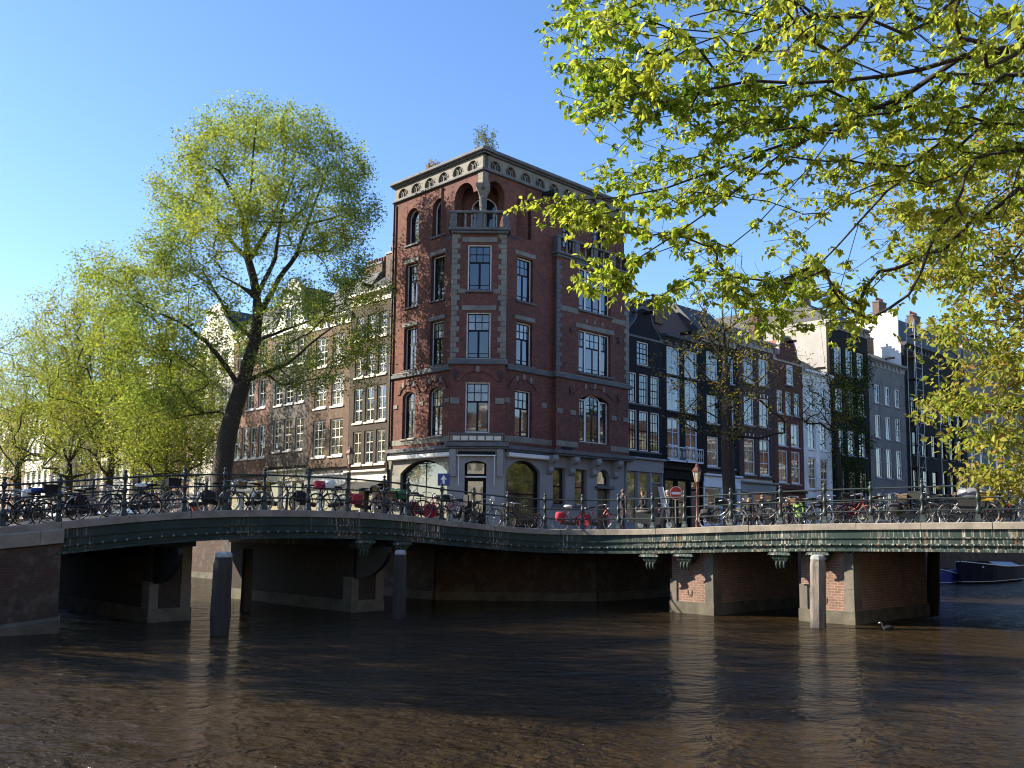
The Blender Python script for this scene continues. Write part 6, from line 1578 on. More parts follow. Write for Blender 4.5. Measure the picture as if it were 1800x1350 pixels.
def accessory(kind):
    if kind in ACC: return ACC[kind]
    nm, mt_, fn = {
      'front_crate_black': ('crate', 'bag_black', lambda c: crate(c, 0.40, 0.78, 0.19, 0.84, 1.10)), 'front_crate_green': ('crate', 'crate_green', lambda c: crate(c, 0.38, 0.84, 0.23, 0.70, 1.04)),
      'front_basket': ('basket', 'wicker', lambda c: crate(c, 0.46, 0.76, 0.17, 0.80, 1.03)), 'panniers_black': ('pannier', 'bag_black', lambda c: (bag(c,-0.50,0.15,0.56,0.36,0.14,0.34), bag(c,-0.50,-0.15,0.56,0.36,0.14,0.34), c.box(-0.62,-0.38,-0.1,0.1,0.75,0.765))),
      'panniers_red': ('pannier', 'bag_red', lambda c: (bag(c,-0.50,0.16,0.58,0.38,0.14,0.36), bag(c,-0.50,-0.16,0.58,0.38,0.14,0.36), c.box(-0.62,-0.38,-0.1,0.1,0.75,0.765))), 'panniers_blue': ('pannier', 'bag_blue', lambda c: (bag(c,-0.50,0.16,0.58,0.38,0.14,0.36), bag(c,-0.50,-0.16,0.58,0.38,0.14,0.36), c.box(-0.62,-0.38,-0.1,0.1,0.75,0.765))),
      'bag_white': ('bag', 'bag_white', lambda c: bag(c, 0.52, 0, 0.98, 0.30, 0.26, 0.30)), 'bag_red': ('bag', 'bag_red', lambda c: bag(c, 0.50, 0, 0.98, 0.36, 0.34, 0.30)), 'cover_blue': ('rain_cover', 'bag_blue', lambda c: bag(c, -0.20, 0, 1.0, 0.34, 0.28, 0.14)), 'saddle_white': ('rain_cover', 'bag_white', lambda c: bag(c, -0.20, 0, 0.98, 0.32, 0.25, 0.11)),
      'rear_crate_yellow': ('crate', 'crate_yellow', lambda c: crate(c, -0.74, -0.32, 0.18, 0.76, 1.02)), 'child_seat': ('child_seat', 'bag_black', lambda c: (c.box(-0.72,-0.36,-0.16,0.16,0.78,0.84), c.box(-0.76,-0.70,-0.16,0.16,0.78,1.20), c.box(-0.70,-0.38,-0.17,-0.14,0.84,0.96), c.box(-0.70,-0.38,0.14,0.17,0.84,0.96))),
      'skirt_red': ('wheel_skirt', 'bag_red', lambda c: (c.prism([(-0.80,0.30),(-0.50,0.12),(-0.2,0.30),(-0.30,0.68),(-0.62,0.70)], -0.06, -0.05), c.prism([(-0.80,0.30),(-0.50,0.12),(-0.2,0.30),(-0.30,0.68),(-0.62,0.70)], 0.05, 0.06))) }[kind]
    c = MB(); fn(c); ACC[kind] = (nm, c.mesh(nm, M[mt_])); return ACC[kind]
ORD = ['first','second','third','fourth','fifth','sixth','seventh','eighth','ninth','tenth','eleventh','twelfth','thirteenth','fourteenth','fifteenth','sixteenth','seventeenth','eighteenth','nineteenth','twentieth','twenty-first','twenty-second','twenty-third','twenty-fourth','twenty-fifth','twenty-sixth','twenty-seventh','twenty-eighth','twenty-ninth','thirtieth']
ACCTXT = {'front_crate_black':'a black front crate','front_crate_green':'a big green front crate','front_basket':'a wicker front basket','panniers_black':'black panniers','panniers_red':'red panniers','panniers_blue':'blue panniers','bag_white':'a white bag on the handlebar','bag_red':'a bright red bag on the handlebar','cover_blue':'a blue saddle cover','saddle_white':'a white saddle cover','rear_crate_yellow':'a yellow rear crate','child_seat':'a child seat','skirt_red':'red wheel skirts'}
def bicycle(px, back, dev, flip, col, ladies=True, acc=(), tyre='tyre', guard=None, lean=0.08, label=None, group=None, z=None, pos=None):
    s = s_at(px); t = Tn(s)
    p = pos or (P(s) - Nn(s)*back)
    ang = math.atan2(t.y, t.x) + R_(dev) + (math.pi if flip else 0)
    e = empty('bicycle', (p.x, p.y, (p.z-0.08) if z is None else z)); e.rotation_euler = (lean*(1 if not flip else -1), 0, ang)
    F_, h, sd, mg, cr, cg, ks = BIKE[ladies]
    link('frame', colored(F_, M[col]), e); link('handlebar', h, e); link('saddle', sd, e); [link('mudguard', colored(q_, M[guard or col]), e) for q_ in mg]
    link('carrier', cr, e); link('chain_guard', cg, e); link('kickstand', ks, e)
    for nm, x in (('rear_wheel', RX), ('front_wheel', FX)):
        w_ = link(nm, TYRES[tyre], e, (x, 0, WR)); w_.rotation_euler = (0, random.uniform(0, 6), 0)
        if nm == 'front_wheel': w_.rotation_euler = (0, 0, 0)
        link('rim', RIM, w_)
    for a_ in acc:
        nm, me = accessory(a_); link(nm, me, e)
    tag(e, label, 'bicycle', group); return e
#  px, back, dev, flip, colour, ladies, accessories, tyre, guard
BL = [(18,0.75,8,0,'bike_black',1,['bag_white'],'tyre',None),(52,0.65,-12,1,'bike_black',1,[],'tyre',None),(84,0.8,6,0,'bike_black',0,['cover_blue'],'tyre',None),(132,0.6,-4,1,'bike_black',1,['front_crate_black'],'grey_tyre',None),
      (178,0.85,10,0,'bike_silver',1,['panniers_black'],'tyre',None),(243,0.7,-6,1,'bike_green',0,['saddle_white'],'tyre',None),(290,0.9,12,0,'bike_black',1,['child_seat'],'tyre',None),(348,0.65,-5,1,'bike_blue',1,['front_crate_black','panniers_black'],'grey_tyre',None),
      (404,0.8,6,0,'bike_maroon',1,['front_basket'],'tyre',None),(446,0.62,-3,1,'bike_black',0,[],'grey_tyre','bike_white'),(498,0.75,4,0,'bike_black',1,['rear_crate_yellow'],'grey_tyre','bike_white'),(566,0.7,-8,0,'bike_black',1,['panniers_black','bag_white'],'tyre',None),
      (600,0.9,5,1,'bike_black',0,['bag_red'],'tyre','bike_white'),(662,0.7,-4,0,'bike_maroon',1,['panniers_red'],'grey_tyre','orange'),(700,0.85,16,0,'bike_black',1,['front_crate_green'],'tyre',None),(735,0.65,-40,1,'bike_silver',1,['front_basket'],'tyre',None),
      (762,0.8,8,0,'bike_red',1,['skirt_red'],'tyre','bike_white'),(792,0.65,-8,0,'bike_red',1,['skirt_red'],'grey_tyre',None),(822,0.9,5,1,'bike_black',0,['front_crate_black','panniers_black'],'tyre',None),(858,0.6,4,0,'bike_black',1,['child_seat'],'grey_tyre',None),
      (898,0.75,62,0,'bike_brown',1,['front_basket'],'grey_tyre',None),(930,1.1,5,1,'bike_black',1,[],'tyre',None)]
BR_ = [(1006,0.7,4,0,'bike_red',1,['panniers_red','saddle_white'],'grey_tyre',None),(1042,0.85,-3,0,'bike_red',1,['skirt_red'],'tyre','bike_red'),(1254,0.6,-4,0,'bike_silver',1,['panniers_black'],'grey_tyre','bike_white'),(1275,1.0,30,1,'bike_black',1,['front_crate_black'],'tyre',None),
      (1316,0.62,3,1,'bike_black',0,[],'grey_tyre','bike_white'),(1352,0.9,-6,0,'bike_black',1,['front_basket'],'tyre',None),(1398,0.7,5,1,'bike_black',1,['child_seat'],'tyre',None),(1428,0.6,-4,0,'bike_silver',0,[],'tyre',None),(1462,0.95,8,1,'bike_black',1,['panniers_black'],'tyre',None),
      (1487,0.62,-3,0,'bike_red',1,[],'grey_tyre',None),(1512,0.85,20,1,'bike_red',0,['front_crate_black'],'tyre',None),(1546,0.65,2,0,'bike_black',1,['front_basket'],'tyre',None),(1572,0.95,-12,1,'bike_silver',1,['saddle_white'],'grey_tyre',None),(1598,0.62,5,0,'bike_brown',0,['panniers_black'],'grey_tyre',None),
      (1640,0.7,-6,1,'bike_black',1,['front_crate_black'],'tyre',None),(1668,0.95,10,0,'bike_black',1,['child_seat'],'grey_tyre','bike_white'),(1694,0.62,-4,0,'bike_silver',1,[],'grey_tyre',None),(1716,1.1,14,1,'bike_green',0,['front_basket'],'tyre',None),(1770,0.7,4,0,'bike_black',1,['rear_crate_yellow'],'grey_tyre','bike_white'),(1798,0.9,-8,1,'bike_maroon',1,['panniers_blue'],'tyre',None)]
def bike_row(rows_, where, grp):
    for i, (px, bk, dv, fl, col, la, acc, ty, gu) in enumerate(rows_):
        cn = col.replace('bike_', '')
        txt = f"{cn} bicycle" + (f" with {ACCTXT[acc[0]]}" if acc else "") + f", {ORD[i]} from left on {where}"
        bicycle(px, bk, dv, bool(fl), col, bool(la), acc, ty, gu, lean=random.uniform(0.03, 0.13), label=txt, group=grp)
bike_row(BL, 'left bridge', 'bicycles along the left bridge railing'); bike_row(BR_, 'right bridge', 'bicycles along the right bridge railing')
# a second, looser rank on the far side of the bridges
def far_rank(pxs, where, grp):
    cols = ['black','maroon','silver','black','blue','brown','green','black','white','black','red']
    for i, px in enumerate(pxs):
        col = cols[(i*3) % 11]
        bicycle(px, BW-0.75-0.25*(i%2), random.uniform(-14, 14), i % 2 == 0, 'bike_'+col, i % 3 != 0, [], 'grey_tyre' if i % 4 == 0 else 'tyre', lean=random.uniform(-0.1, 0.1), label=f"{col} bicycle in the far rank, {ORD[i]} from the left, {where}", group=grp)
far_rank([70,130,165,235,270,330,372,430,482], 'across the left bridge', 'bicycles across the left bridge'); far_rank([1330,1385,1440,1470,1530,1580,1610,1660], 'across the right bridge', 'bicycles across the right bridge')

# cargo bicycle under a grey tarpaulin
def cargo():
    s = s_at(1742); p = P(s) - Nn(s)*0.75; t = Tn(s); e = bicycle(1742, 0.75, 3, True, 'bike_black', True, [], 'grey_tyre', label='black cargo bicycle with a grey tarpaulin over its box, right bridge', group='bicycles along the right bridge railing')
    e.name = 'cargo_bicycle'
    c = MB(); bag(c, 0.58, 0, 0.98, 0.85, 0.55, 0.36); c.build('tarpaulin', M['cover_grey'], e); k = MB(); k.prism([(0.25,0.42),(0.92,0.42),(1.0,0.85),(0.18,0.85)], -0.26, 0.26); k.build('cargo_box', M['bag_black'], e)
cargo()

# ------------------------------------------------------------------ moped with a windscreen
def moped():
    s = s_at(1122); p = P(s) - Nn(s)*1.5; t = Tn(s); e = empty('moped', (p.x, p.y, p.z-0.08), math.atan2(t.y, t.x)); tag(e, 'black moped with a tall clear windscreen beside the walkers', 'moped')
    bl = M['bike_black']
    c = MB(); c.prism([(-0.75,0.45),(-0.55,0.30),(-0.1,0.25),(0.3,0.25),(0.42,0.55),(0.55,0.95),(0.46,0.98),(0.30,0.50),(0.05,0.40),(-0.05,0.68),(-0.7,0.72)], -0.16, 0.16); c.build('body', bl, e)
    c = MB(); bag(c, -0.38, 0, 0.76, 0.66, 0.27, 0.14); c.build('seat', M['saddle'], e)
    for nm, x in (('rear_wheel',-0.52),('front_wheel',0.66)):
        w_ = MB(); w_.tube([(0,-0.06,0),(0,0.06,0)], 0.24, 18, smooth=False); o = w_.build(nm, M['tyre'], e, (x,0,0.24)); h = MB(); h.tube([(0,-0.066,0),(0,0.066,0)], 0.13, 14, smooth=False); h.build('hub', M['chrome'], o)
    c = MB(); c.tube([(0.66,0.08,0.24),(0.56,0.08,0.7),(0.46,0.0,1.05)], 0.03, 6); c.tube([(0.66,-0.08,0.24),(0.56,-0.08,0.7),(0.46,0,1.05)], 0.03, 6); c.build('fork', M['chrome'], e)
    c = MB(); c.tube([(0.36,-0.33,1.08),(0.46,-0.1,1.06),(0.46,0.1,1.06),(0.36,0.33,1.08)], 0.018, 6); c.build('handlebar', M['chrome'], e)
    c = MB(); c.ball((0.56,0,0.95), 0.1, 10, 6, (0.8,1,1)); c.build('headlight', M['chrome'], e)
    for sy in (-1, 1): c = MB(); c.tube([(0.42,0.25*sy,1.08),(0.45,0.32*sy,1.26)], 0.01, 5); c.ball((0.45,0.33*sy,1.30), 0.06, 8, 5, (0.3,1,0.8)); c.build('mirror', M['chrome'], e)
    gl, n, l, bs = nt('clear_windscreen'); bs.inputs['Base Color'].default_value = (0.75,0.78,0.8,1); bs.inputs['Roughness'].default_value = 0.1; bs.inputs['Alpha'].default_value = 0.35
    c = MB()
    for i in range(6):
        y0, y1 = -0.30+0.1*i, -0.20+0.1*i; d0, d1 = 0.12*(y0/0.3)**2, 0.12*(y1/0.3)**2
        for k in range(3):
            z0, z1 = 0.95+0.26*k, 0.95+0.26*(k+1); w0 = 1-0.06*k; w1 = 1-0.06*(k+1)
            c.quad((0.58-d0-0.06*k, y0*w0, z0), (0.58-d1-0.06*k, y1*w0, z0), (0.52-d1-0.06*k, y1*w1, z1), (0.52-d0-0.06*k, y0*w1, z1))
    c.build('windscreen', gl, e)
moped()

# ------------------------------------------------------------------ people
def skin_mesh(name, nodes, edges, radii, mats, zone):
    me = bpy.data.meshes.new(name+'_base'); me.from_pydata(nodes, edges, []); me.update()
    o = bpy.data.objects.new(name+'_base', me); COL.objects.link(o)
    o.modifiers.new('skin', 'SKIN'); o.modifiers['skin'].use_smooth_shade = True
    sv = me.skin_vertices[0].data
    for i, r_ in enumerate(radii):
        sv[i].radius = (r_, r_) if not hasattr(r_, '__len__') else r_; sv[i].use_root = (i == 0)
    sub = o.modifiers.new('sub', 'SUBSURF'); sub.levels = 1; sub.render_levels = 1
    dg = bpy.context.evaluated_depsgraph_get(); ev = o.evaluated_get(dg)
    res = bpy.data.meshes.new_from_object(ev); res.name = name
    bpy.data.objects.remove(o)
    res.materials.clear()
    for m_ in mats: res.materials.append(m_)
    for pl in res.polygons: pl.material_index = zone(pl.center); pl.use_smooth = True
    return res
SKIN = plain('skin', (0.52,0.30,0.21), 0.55, var=0.08)
def person(label, pos, face, h=1.74, coat=(0.02,0.02,0.022), legs=(0.025,0.025,0.03), hair=(0.05,0.03,0.02), stride=0.12, armL=(0.06,-0.30), armR=(0.06,-0.30), lean=0.0, hair_long=False, coat_len=0.80, shirt=None, shoulder_w=0.20):
    """a standing or walking figure; local x is forward. arm*: hand offset (forward, down from shoulder share)"""
    k = h/1.74; g = random.Random(label)
    e = empty('person', pos, face); tag(e, label, 'person', 'people on the bridge')
    N = []; E_ = []; Rr = []
    def nd(p, r_, par=None):
        N.append((p[0]*k, p[1]*k, p[2]*k)); Rr.append(r_*k if not hasattr(r_, '__len__') else (r_[0]*k, r_[1]*k))
        if par is not None: E_.append((par, len(N)-1))
        return len(N)-1
    lx = lean
    pel = nd((0,0,0.95), (0.125,0.16)); wa = nd((lx*0.3,0,1.10), (0.11,0.145), pel); ch = nd((lx*0.7,0,1.30), (0.12,0.175), wa); nk0 = nd((lx,0,1.44), (0.08,0.10), ch)
    nk = nd((lx+0.01,0,1.50), 0.055, nk0); hb = nd((lx+0.03,0,1.585), (0.085,0.075), nk); ht = nd((lx+0.035,0,1.665), (0.09,0.078), hb); nd((lx+0.025,0,1.72), (0.06,0.055), ht)
    hands = []
    for sy, (fx, dz) in ((1, armL), (-1, armR)):
        sh = nd((lx*0.95, shoulder_w*sy, 1.40), 0.068, nk0); el = nd((lx+fx*0.35-0.05, (shoulder_w+0.055)*sy, 1.14), 0.05, sh)
        wr = nd((lx+fx, (shoulder_w+0.03)*sy, 1.14+dz*0.85), 0.034, el); pm = nd((lx+fx+0.03, (shoulder_w+0.02)*sy, 1.14+dz*0.85-0.07), (0.022,0.04), wr)
        for fi in range(4):
            f0 = nd((lx+fx+0.03+0.018*(fi-1.5), (shoulder_w+0.02)*sy, 1.14+dz*0.85-0.13), 0.010, pm); nd((lx+fx+0.035+0.018*(fi-1.5), (shoulder_w+0.0)*sy, 1.14+dz*0.85-0.13-(0.05,0.06,0.055,0.04)[fi]), 0.008, f0)
        th = nd((lx+fx+0.075, (shoulder_w-0.01)*sy, 1.14+dz*0.85-0.06), 0.011, pm); nd((lx+fx+0.09, (shoulder_w-0.02)*sy, 1.14+dz*0.85-0.10), 0.009, th); hands.append(1.14+dz*0.85)
        hp = nd((0, 0.095*sy, 0.88), 0.095, pel); kn = nd((stride*sy*0.55+0.03, 0.10*sy, 0.50), 0.062, hp); an = nd((stride*sy-0.02, 0.10*sy, 0.09), 0.042, kn); hl = nd((stride*sy-0.05, 0.10*sy, 0.04), 0.04, an); nd((stride*sy+0.13, 0.115*sy, 0.035), (0.034,0.042), an)
    cm = plain('coat_'+label[:14], coat, 0.85, var=0.25, scale=8); lm = plain('legs_'+label[:14], legs, 0.85, var=0.2, scale=8); sm = plain('shoe', (0.015,0.013,0.012), 0.5)
    hz = min(hands)
    def zone(c):
        z = c[2]/k; rr_ = math.hypot(c[0]/k-lx, c[1]/k)
        if z > 1.49: return 2
        if z < 0.085: return 3
        if abs(c[1]/k) > shoulder_w-0.03 and z < hz+0.01 + 0.0 and z > 0.45 and (abs(c[0]/k-lx) > -1) and z < hz-0.0: return 2
        if z < coat_len: return 1
        return 0
    link('body', skin_mesh('body', N, E_, Rr, [cm, lm, SKIN, sm], zone), e)
    # face: nose, ears, eyes, mouth
    f = MB(); f.add([((lx+0.115)*k,-0.012*k,1.595*k),((lx+0.115)*k,0.012*k,1.595*k),((lx+0.14)*k,0,1.60*k),((lx+0.118)*k,0,1.64*k)], [(0,1,2),(0,2,3),(1,3,2)])
    for sy in (-1, 1): f.ball(((lx+0.03)*k, 0.078*sy*k, 1.615*k), 0.022*k, 6, 4, (0.8,0.4,1.2))
    f.build('face', SKIN, e)
    hm = plain('hair_'+label[:14], hair, 0.7, var=0.3, scale=30)
    hr = MB(); n_ = 12; vs = []; fs = []
    for i, (th, drop) in enumerate(((0,0),(22,0),(45,0),(68,0),(90,0.0),(112,0.01))):
        for j in range(n_):
            an = 2*math.pi*j/n_; front = max(0, math.cos(an)); t_ = R_(th*(1-0.42*front)); rr_ = 0.105
            vs.append(((lx+0.025+rr_*1.05*math.sin(t_)*math.cos(an))*k, rr_*0.93*math.sin(t_)*math.sin(an)*k, (1.635+0.112*math.cos(t_))*k))
    if hair_long:
        for j in range(n_):
            an = 2*math.pi*j/n_; front = max(0, math.cos(an)); t_ = R_(112*(1-0.42*front))
            vs.append(((lx+0.0+0.10*math.sin(t_)*math.cos(an)*(0.9))*k, 0.10*math.sin(t_)*math.sin(an)*k, ((1.635+0.112*math.cos(t_)) - 0.16*(1-front))*k))
    rws = 7 if hair_long else 6
    for i in range(rws-1):
        for j in range(n_): fs.append((i*n_+j, i*n_+(j+1)%n_, (i+1)*n_+(j+1)%n_, (i+1)*n_+j))
    hr.add(vs, fs, True); hr.build('hair', hm, e)
    if shirt:
        c = MB(); c.prism([((lx-0.0), 0)]*3, 0, 0) if False else None
        c.add([((lx+0.128)*k,-0.05*k,1.46*k),((lx+0.128)*k,0.05*k,1.46*k),((lx*0.8+0.137)*k,0.02*k,1.22*k),((lx*0.8+0.137)*k,-0.02*k,1.22*k)], [(0,1,2,3)]); c.build('shirt_front', plain('shirt', shirt, 0.8), e)
    return e
DECK = 2.99
def deck_z(px, back):
    return P(s_at(px)).z - 0.08
def pos_at(px, Y, z): q_ = ground_at(px, 925, Y, z); return (q_.x, q_.y, q_.z)
person('person in a dark maroon jacket walking away beside the moped', pos_at(1094, 39.6, 2.98), R_(35), 1.78, (0.035,0.02,0.026), (0.03,0.03,0.035), (0.10,0.05,0.03), 0.16, (0.10,-0.28), (-0.04,-0.30), 0.03, coat_len=0.75)
person('person in black with auburn hair behind the windscreen', pos_at(1132, 40.2, 2.98), R_(200), 1.72, (0.012,0.012,0.014), (0.02,0.02,0.022), (0.16,0.06,0.025), 0.05, (0.2,-0.12), (0.2,-0.12), 0.04)
person('grey-haired person in a black jacket reaching down by the red sign', pos_at(1178, 39.4, 2.98), R_(190), 1.74, (0.014,0.014,0.016), (0.02,0.018,0.017), (0.45,0.44,0.43), 0.10, (0.26,-0.20), (0.30,-0.22), 0.08)
person('blonde person with loose hair behind the bicycles', pos_at(1317, 43.5, 2.95), R_(230), 1.60, (0.02,0.018,0.02), (0.02,0.02,0.03), (0.55,0.34,0.13), 0.08, hair_long=True)
person('person in a navy jacket over a white shirt', pos_at(1341, 43.0, 2.95), R_(245), 1.76, (0.012,0.015,0.03), (0.03,0.035,0.07), (0.20,0.10,0.05), 0.08, shirt=(0.75,0.75,0.75))
person('person in brown seen behind the railing post', pos_at(1376, 45.0, 2.95), R_(210), 1.66, (0.07,0.03,0.02), (0.02,0.02,0.025), (0.12,0.05,0.03), 0.1)
person('fair-haired person in a lime green jacket', pos_at(1404, 44.5, 2.95), R_(225), 1.70, (0.22,0.42,0.06), (0.03,0.03,0.04), (0.40,0.20,0.08), 0.1)

# ------------------------------------------------------------------ signs and lamps
def sign(px, py, Y, label, kind):
    c0 = at(px, py, Y); e = empty('road_sign', (c0.x, c0.y, STREET+0.02)); tag(e, label, 'road sign', 'road signs')
    h = c0.z - STREET - 0.02
    MB().tube([(0,0.04,0),(0,0.04,h+0.28)], 0.03, 8).build('pole', M['bike_silver'], e)
    def disc(c, r_, y0, y1, n_=28):
        pts = [(r_*math.cos(2*math.pi*i/n_), h+r_*math.sin(2*math.pi*i/n_)) for i in range(n_)]; c.prism(pts, y0, y1)
    if kind == 'oneway':
        MB().bevbox(-0.29, 0.29, -0.02, 0.0, h-0.29, h+0.29, 0.01).build('plate', plain('sign_blue', (0.01,0.04,0.26), 0.4, var=0.05), e)
        a_ = MB(); a_.add([(x,-0.024,h+z) for x, z in ((-0.055,-0.22),(0.055,-0.22),(0.055,0.0),(0.15,0.0),(0.0,0.22),(-0.15,0.0),(-0.055,0.0))], [(0,1,2,3,4,5,6)]); a_.build('arrow', M['bag_white'], e)
    else:
        c = MB(); disc(c, 0.30, -0.02, 0.0); c.build('plate', plain('sign_red', (0.60,0.02,0.02), 0.4, var=0.06), e)
        MB().box(-0.22, 0.22, -0.028, -0.021, h-0.055, h+0.055).build('white_bar', M['bag_white'], e)
        r_ = MB(); n_ = 28
        for i in range(n_):
            a0, a1 = 2*math.pi*i/n_, 2*math.pi*(i+1)/n_; r_.quad((0.30*math.cos(a0),-0.023,h+0.30*math.sin(a0)),(0.30*math.cos(a1),-0.023,h+0.30*math.sin(a1)),(0.28*math.cos(a1),-0.023,h+0.28*math.sin(a1)),(0.28*math.cos(a0),-0.023,h+0.28*math.sin(a0)))
        r_.build('white_rim', M['bag_white'], e)
    e.rotation_euler = (0, 0, R_(18) if kind != 'oneway' else R_(-6)); return e
sign(780, 843, 44.5, 'square blue one-way sign with a white arrow before the corner house', 'oneway')
sign(1188, 867, 41.5, 'round red no-entry sign with a white bar', 'noentry')

def lamp(px, ytop, Y, label):
    tp = at(px, ytop, Y); zb = STREET; e = empty('street_lamp', (tp.x, tp.y, zb)); tag(e, label, 'street lamp', 'copper-coloured street lamps'); H_ = tp.z - zb
    pm = plain('lamp_brown', (0.16,0.06,0.045), 0.45, 0.2, var=0.25); lh = H_-0.95
    MB().lathe([(0.16,0),(0.16,0.10),(0.11,0.16),(0.10,0.55),(0.13,0.60),(0.075,0.70),(0.06,1.2),(0.055,lh-0.5),(0.075,lh-0.46),(0.05,lh-0.42),(0.05,lh-0.1),(0.09,lh-0.05),(0.10,lh)], n=10).build('post', pm, e)
    gm, n, l, bs = nt('lamp_glass'); v = coords(n, l, (1,1,1), True); l.new(ramp(n, l, noise(n, l, v, 3), [(0.3,(0.55,0.46,0.30)),(0.7,(0.72,0.64,0.45))]), bs.inputs['Base Color']); bs.inputs['Roughness'].default_value = 0.15; bs.inputs['Transmission Weight'].default_value = 0.3
    MB().lathe([(0.11,lh),(0.21,lh+0.48)], n=6, smooth=False).build('lantern_glass', gm, e)
    hd = MB(); hd.lathe([(0.25,lh+0.48),(0.25,lh+0.53),(0.12,lh+0.70),(0.09,lh+0.72),(0.09,lh+0.80),(0.04,lh+0.86),(0.03,lh+0.92),(0.0,lh+0.95)], n=6, smooth=False); hd.build('lantern_roof', pm, e)
    for i in range(6):
        a_ = 2*math.pi*(i+0.5)/6; MB().tube([(0.11*math.cos(a_),0.11*math.sin(a_),lh),(0.213*math.cos(a_),0.213*math.sin(a_),lh+0.48)], 0.012, 4).build('lantern_rib', pm, e)
    MB().tube([(-0.28,0,lh-0.28),(0.28,0,lh-0.28)], 0.018, 6).build('ladder_bar', pm, e)
lamp(616, 782, 47.0, 'copper street lamp in front of the dark brown house')
lamp(1225, 812, 45.0, 'copper street lamp beside the red no-entry sign')

# ------------------------------------------------------------------ cars on the left quay
def car(label, loc, rz, col, van=False):
    e = empty('parked_car', loc, rz); tag(e, label, 'car', 'cars parked on the left quay')
    pm = plain('car_'+label[:10], col, 0.25, var=0.04); L, W, H_ = (4.6, 1.85, 2.05) if van else (4.1, 1.7, 1.45)
    prof = [(-2.25,0.35),(-2.3,0.8),(-2.25,1.0),(-2.1,1.9),(1.2,2.0),(1.7,1.25),(2.2,1.05),(2.3,0.7),(2.25,0.35)] if van else [(-2.0,0.32),(-2.05,0.7),(-1.95,0.92),(-1.35,1.38),(-0.9,1.45),(0.3,1.43),(1.0,0.98),(1.85,0.85),(2.05,0.65),(2.0,0.32)]
    vs = []; n_ = len(prof)
    for y, k in ((-1,0.86),(-0.86,1.0),(0.86,1.0),(1,0.86)):
        for x, z in prof:
            tum = 1.0 - 0.16*max(0, (z-0.9))/0.6 if abs(y) == 1 else 1.0 - 0.12*max(0, (z-0.9))/0.6
            vs.append((x*(0.985 if abs(y) == 1 else 1), y*W/2*tum, 0.32+(z-0.32)*(0.975 if abs(y) == 1 else 1)))
    fs = []
    for r_ in range(3):
        for i in range(n_): fs.append((r_*n_+i, r_*n_+(i+1)%n_, (r_+1)*n_+(i+1)%n_, (r_+1)*n_+i))
    fs += [tuple(range(n_)), tuple(range(4*n_-1, 3*n_-1, -1))]
    MB().add(vs, fs).build('body', pm, e)
    gl = M['glass']
    for sy in (-1, 1):
        w_ = MB(); y_ = sy*(W/2*0.93); q_ = [(0.25,1.35),(0.85,0.98),(-0.2,0.98),(-0.2,1.38)] if not van else [(1.15,1.85),(1.55,1.3),(0.4,1.3),(0.4,1.85)]
        w_.add([(x, sy*(W/2)*(1.0-0.16*max(0,(z-0.9))/0.6)+0.012*sy, z) for x, z in q_], [(0,1,2,3)]); w_.build('side_window', gl, e)
        if not van:
            w_ = MB(); w_.add([(x, sy*(W/2)*(1.0-0.16*max(0,(z-0.9))/0.6)+0.012*sy, z) for x, z in ((-0.3,1.38),(-0.3,0.98),(-1.55,0.98),(-1.25,1.32))], [(0,1,2,3)]); w_.build('side_window', gl, e)
        for x in (-1.3, 1.35):
            t_ = MB(); t_.tube([(x, sy*(W/2-0.2), 0.31),(x, sy*(W/2+0.01), 0.31)], 0.31, 18, smooth=False); t2 = t_.build('wheel', M['tyre'], e); h_ = MB(); h_.tube([(x, sy*(W/2-0.05), 0.31),(x, sy*(W/2+0.018), 0.31)], 0.19, 12, smooth=False); h_.build('hub', M['chrome'], t2)
        MB().ball((2.0 if not van else 2.24, sy*W*0.36, 0.72), 0.09, 8, 5).build('headlight', M['bag_white'], e); MB().box(-2.06 if not van else -2.31, -1.98, sy*W*0.40-0.08, sy*W*0.40+0.08, 0.72, 0.86).build('tail_light', M['bike_red'], e)
car('white van parked at the far left of the quay', tuple(uv(-6.2, 44.0, STREET)), ROT_L, (0.7,0.7,0.69), True)
car('silver car parked behind the left bridge bicycles', tuple(uv(-6.2, 29.0, STREET)), ROT_L, (0.45,0.44,0.43))
car('white car parked behind the second and third elm', tuple(uv(-6.2, 36.0, STREET)), ROT_L, (0.66,0.65,0.62))
car('dark red car parked near the young sapling', tuple(uv(-6.2, 20.5, STREET)), ROT_L, (0.16,0.02,0.02))

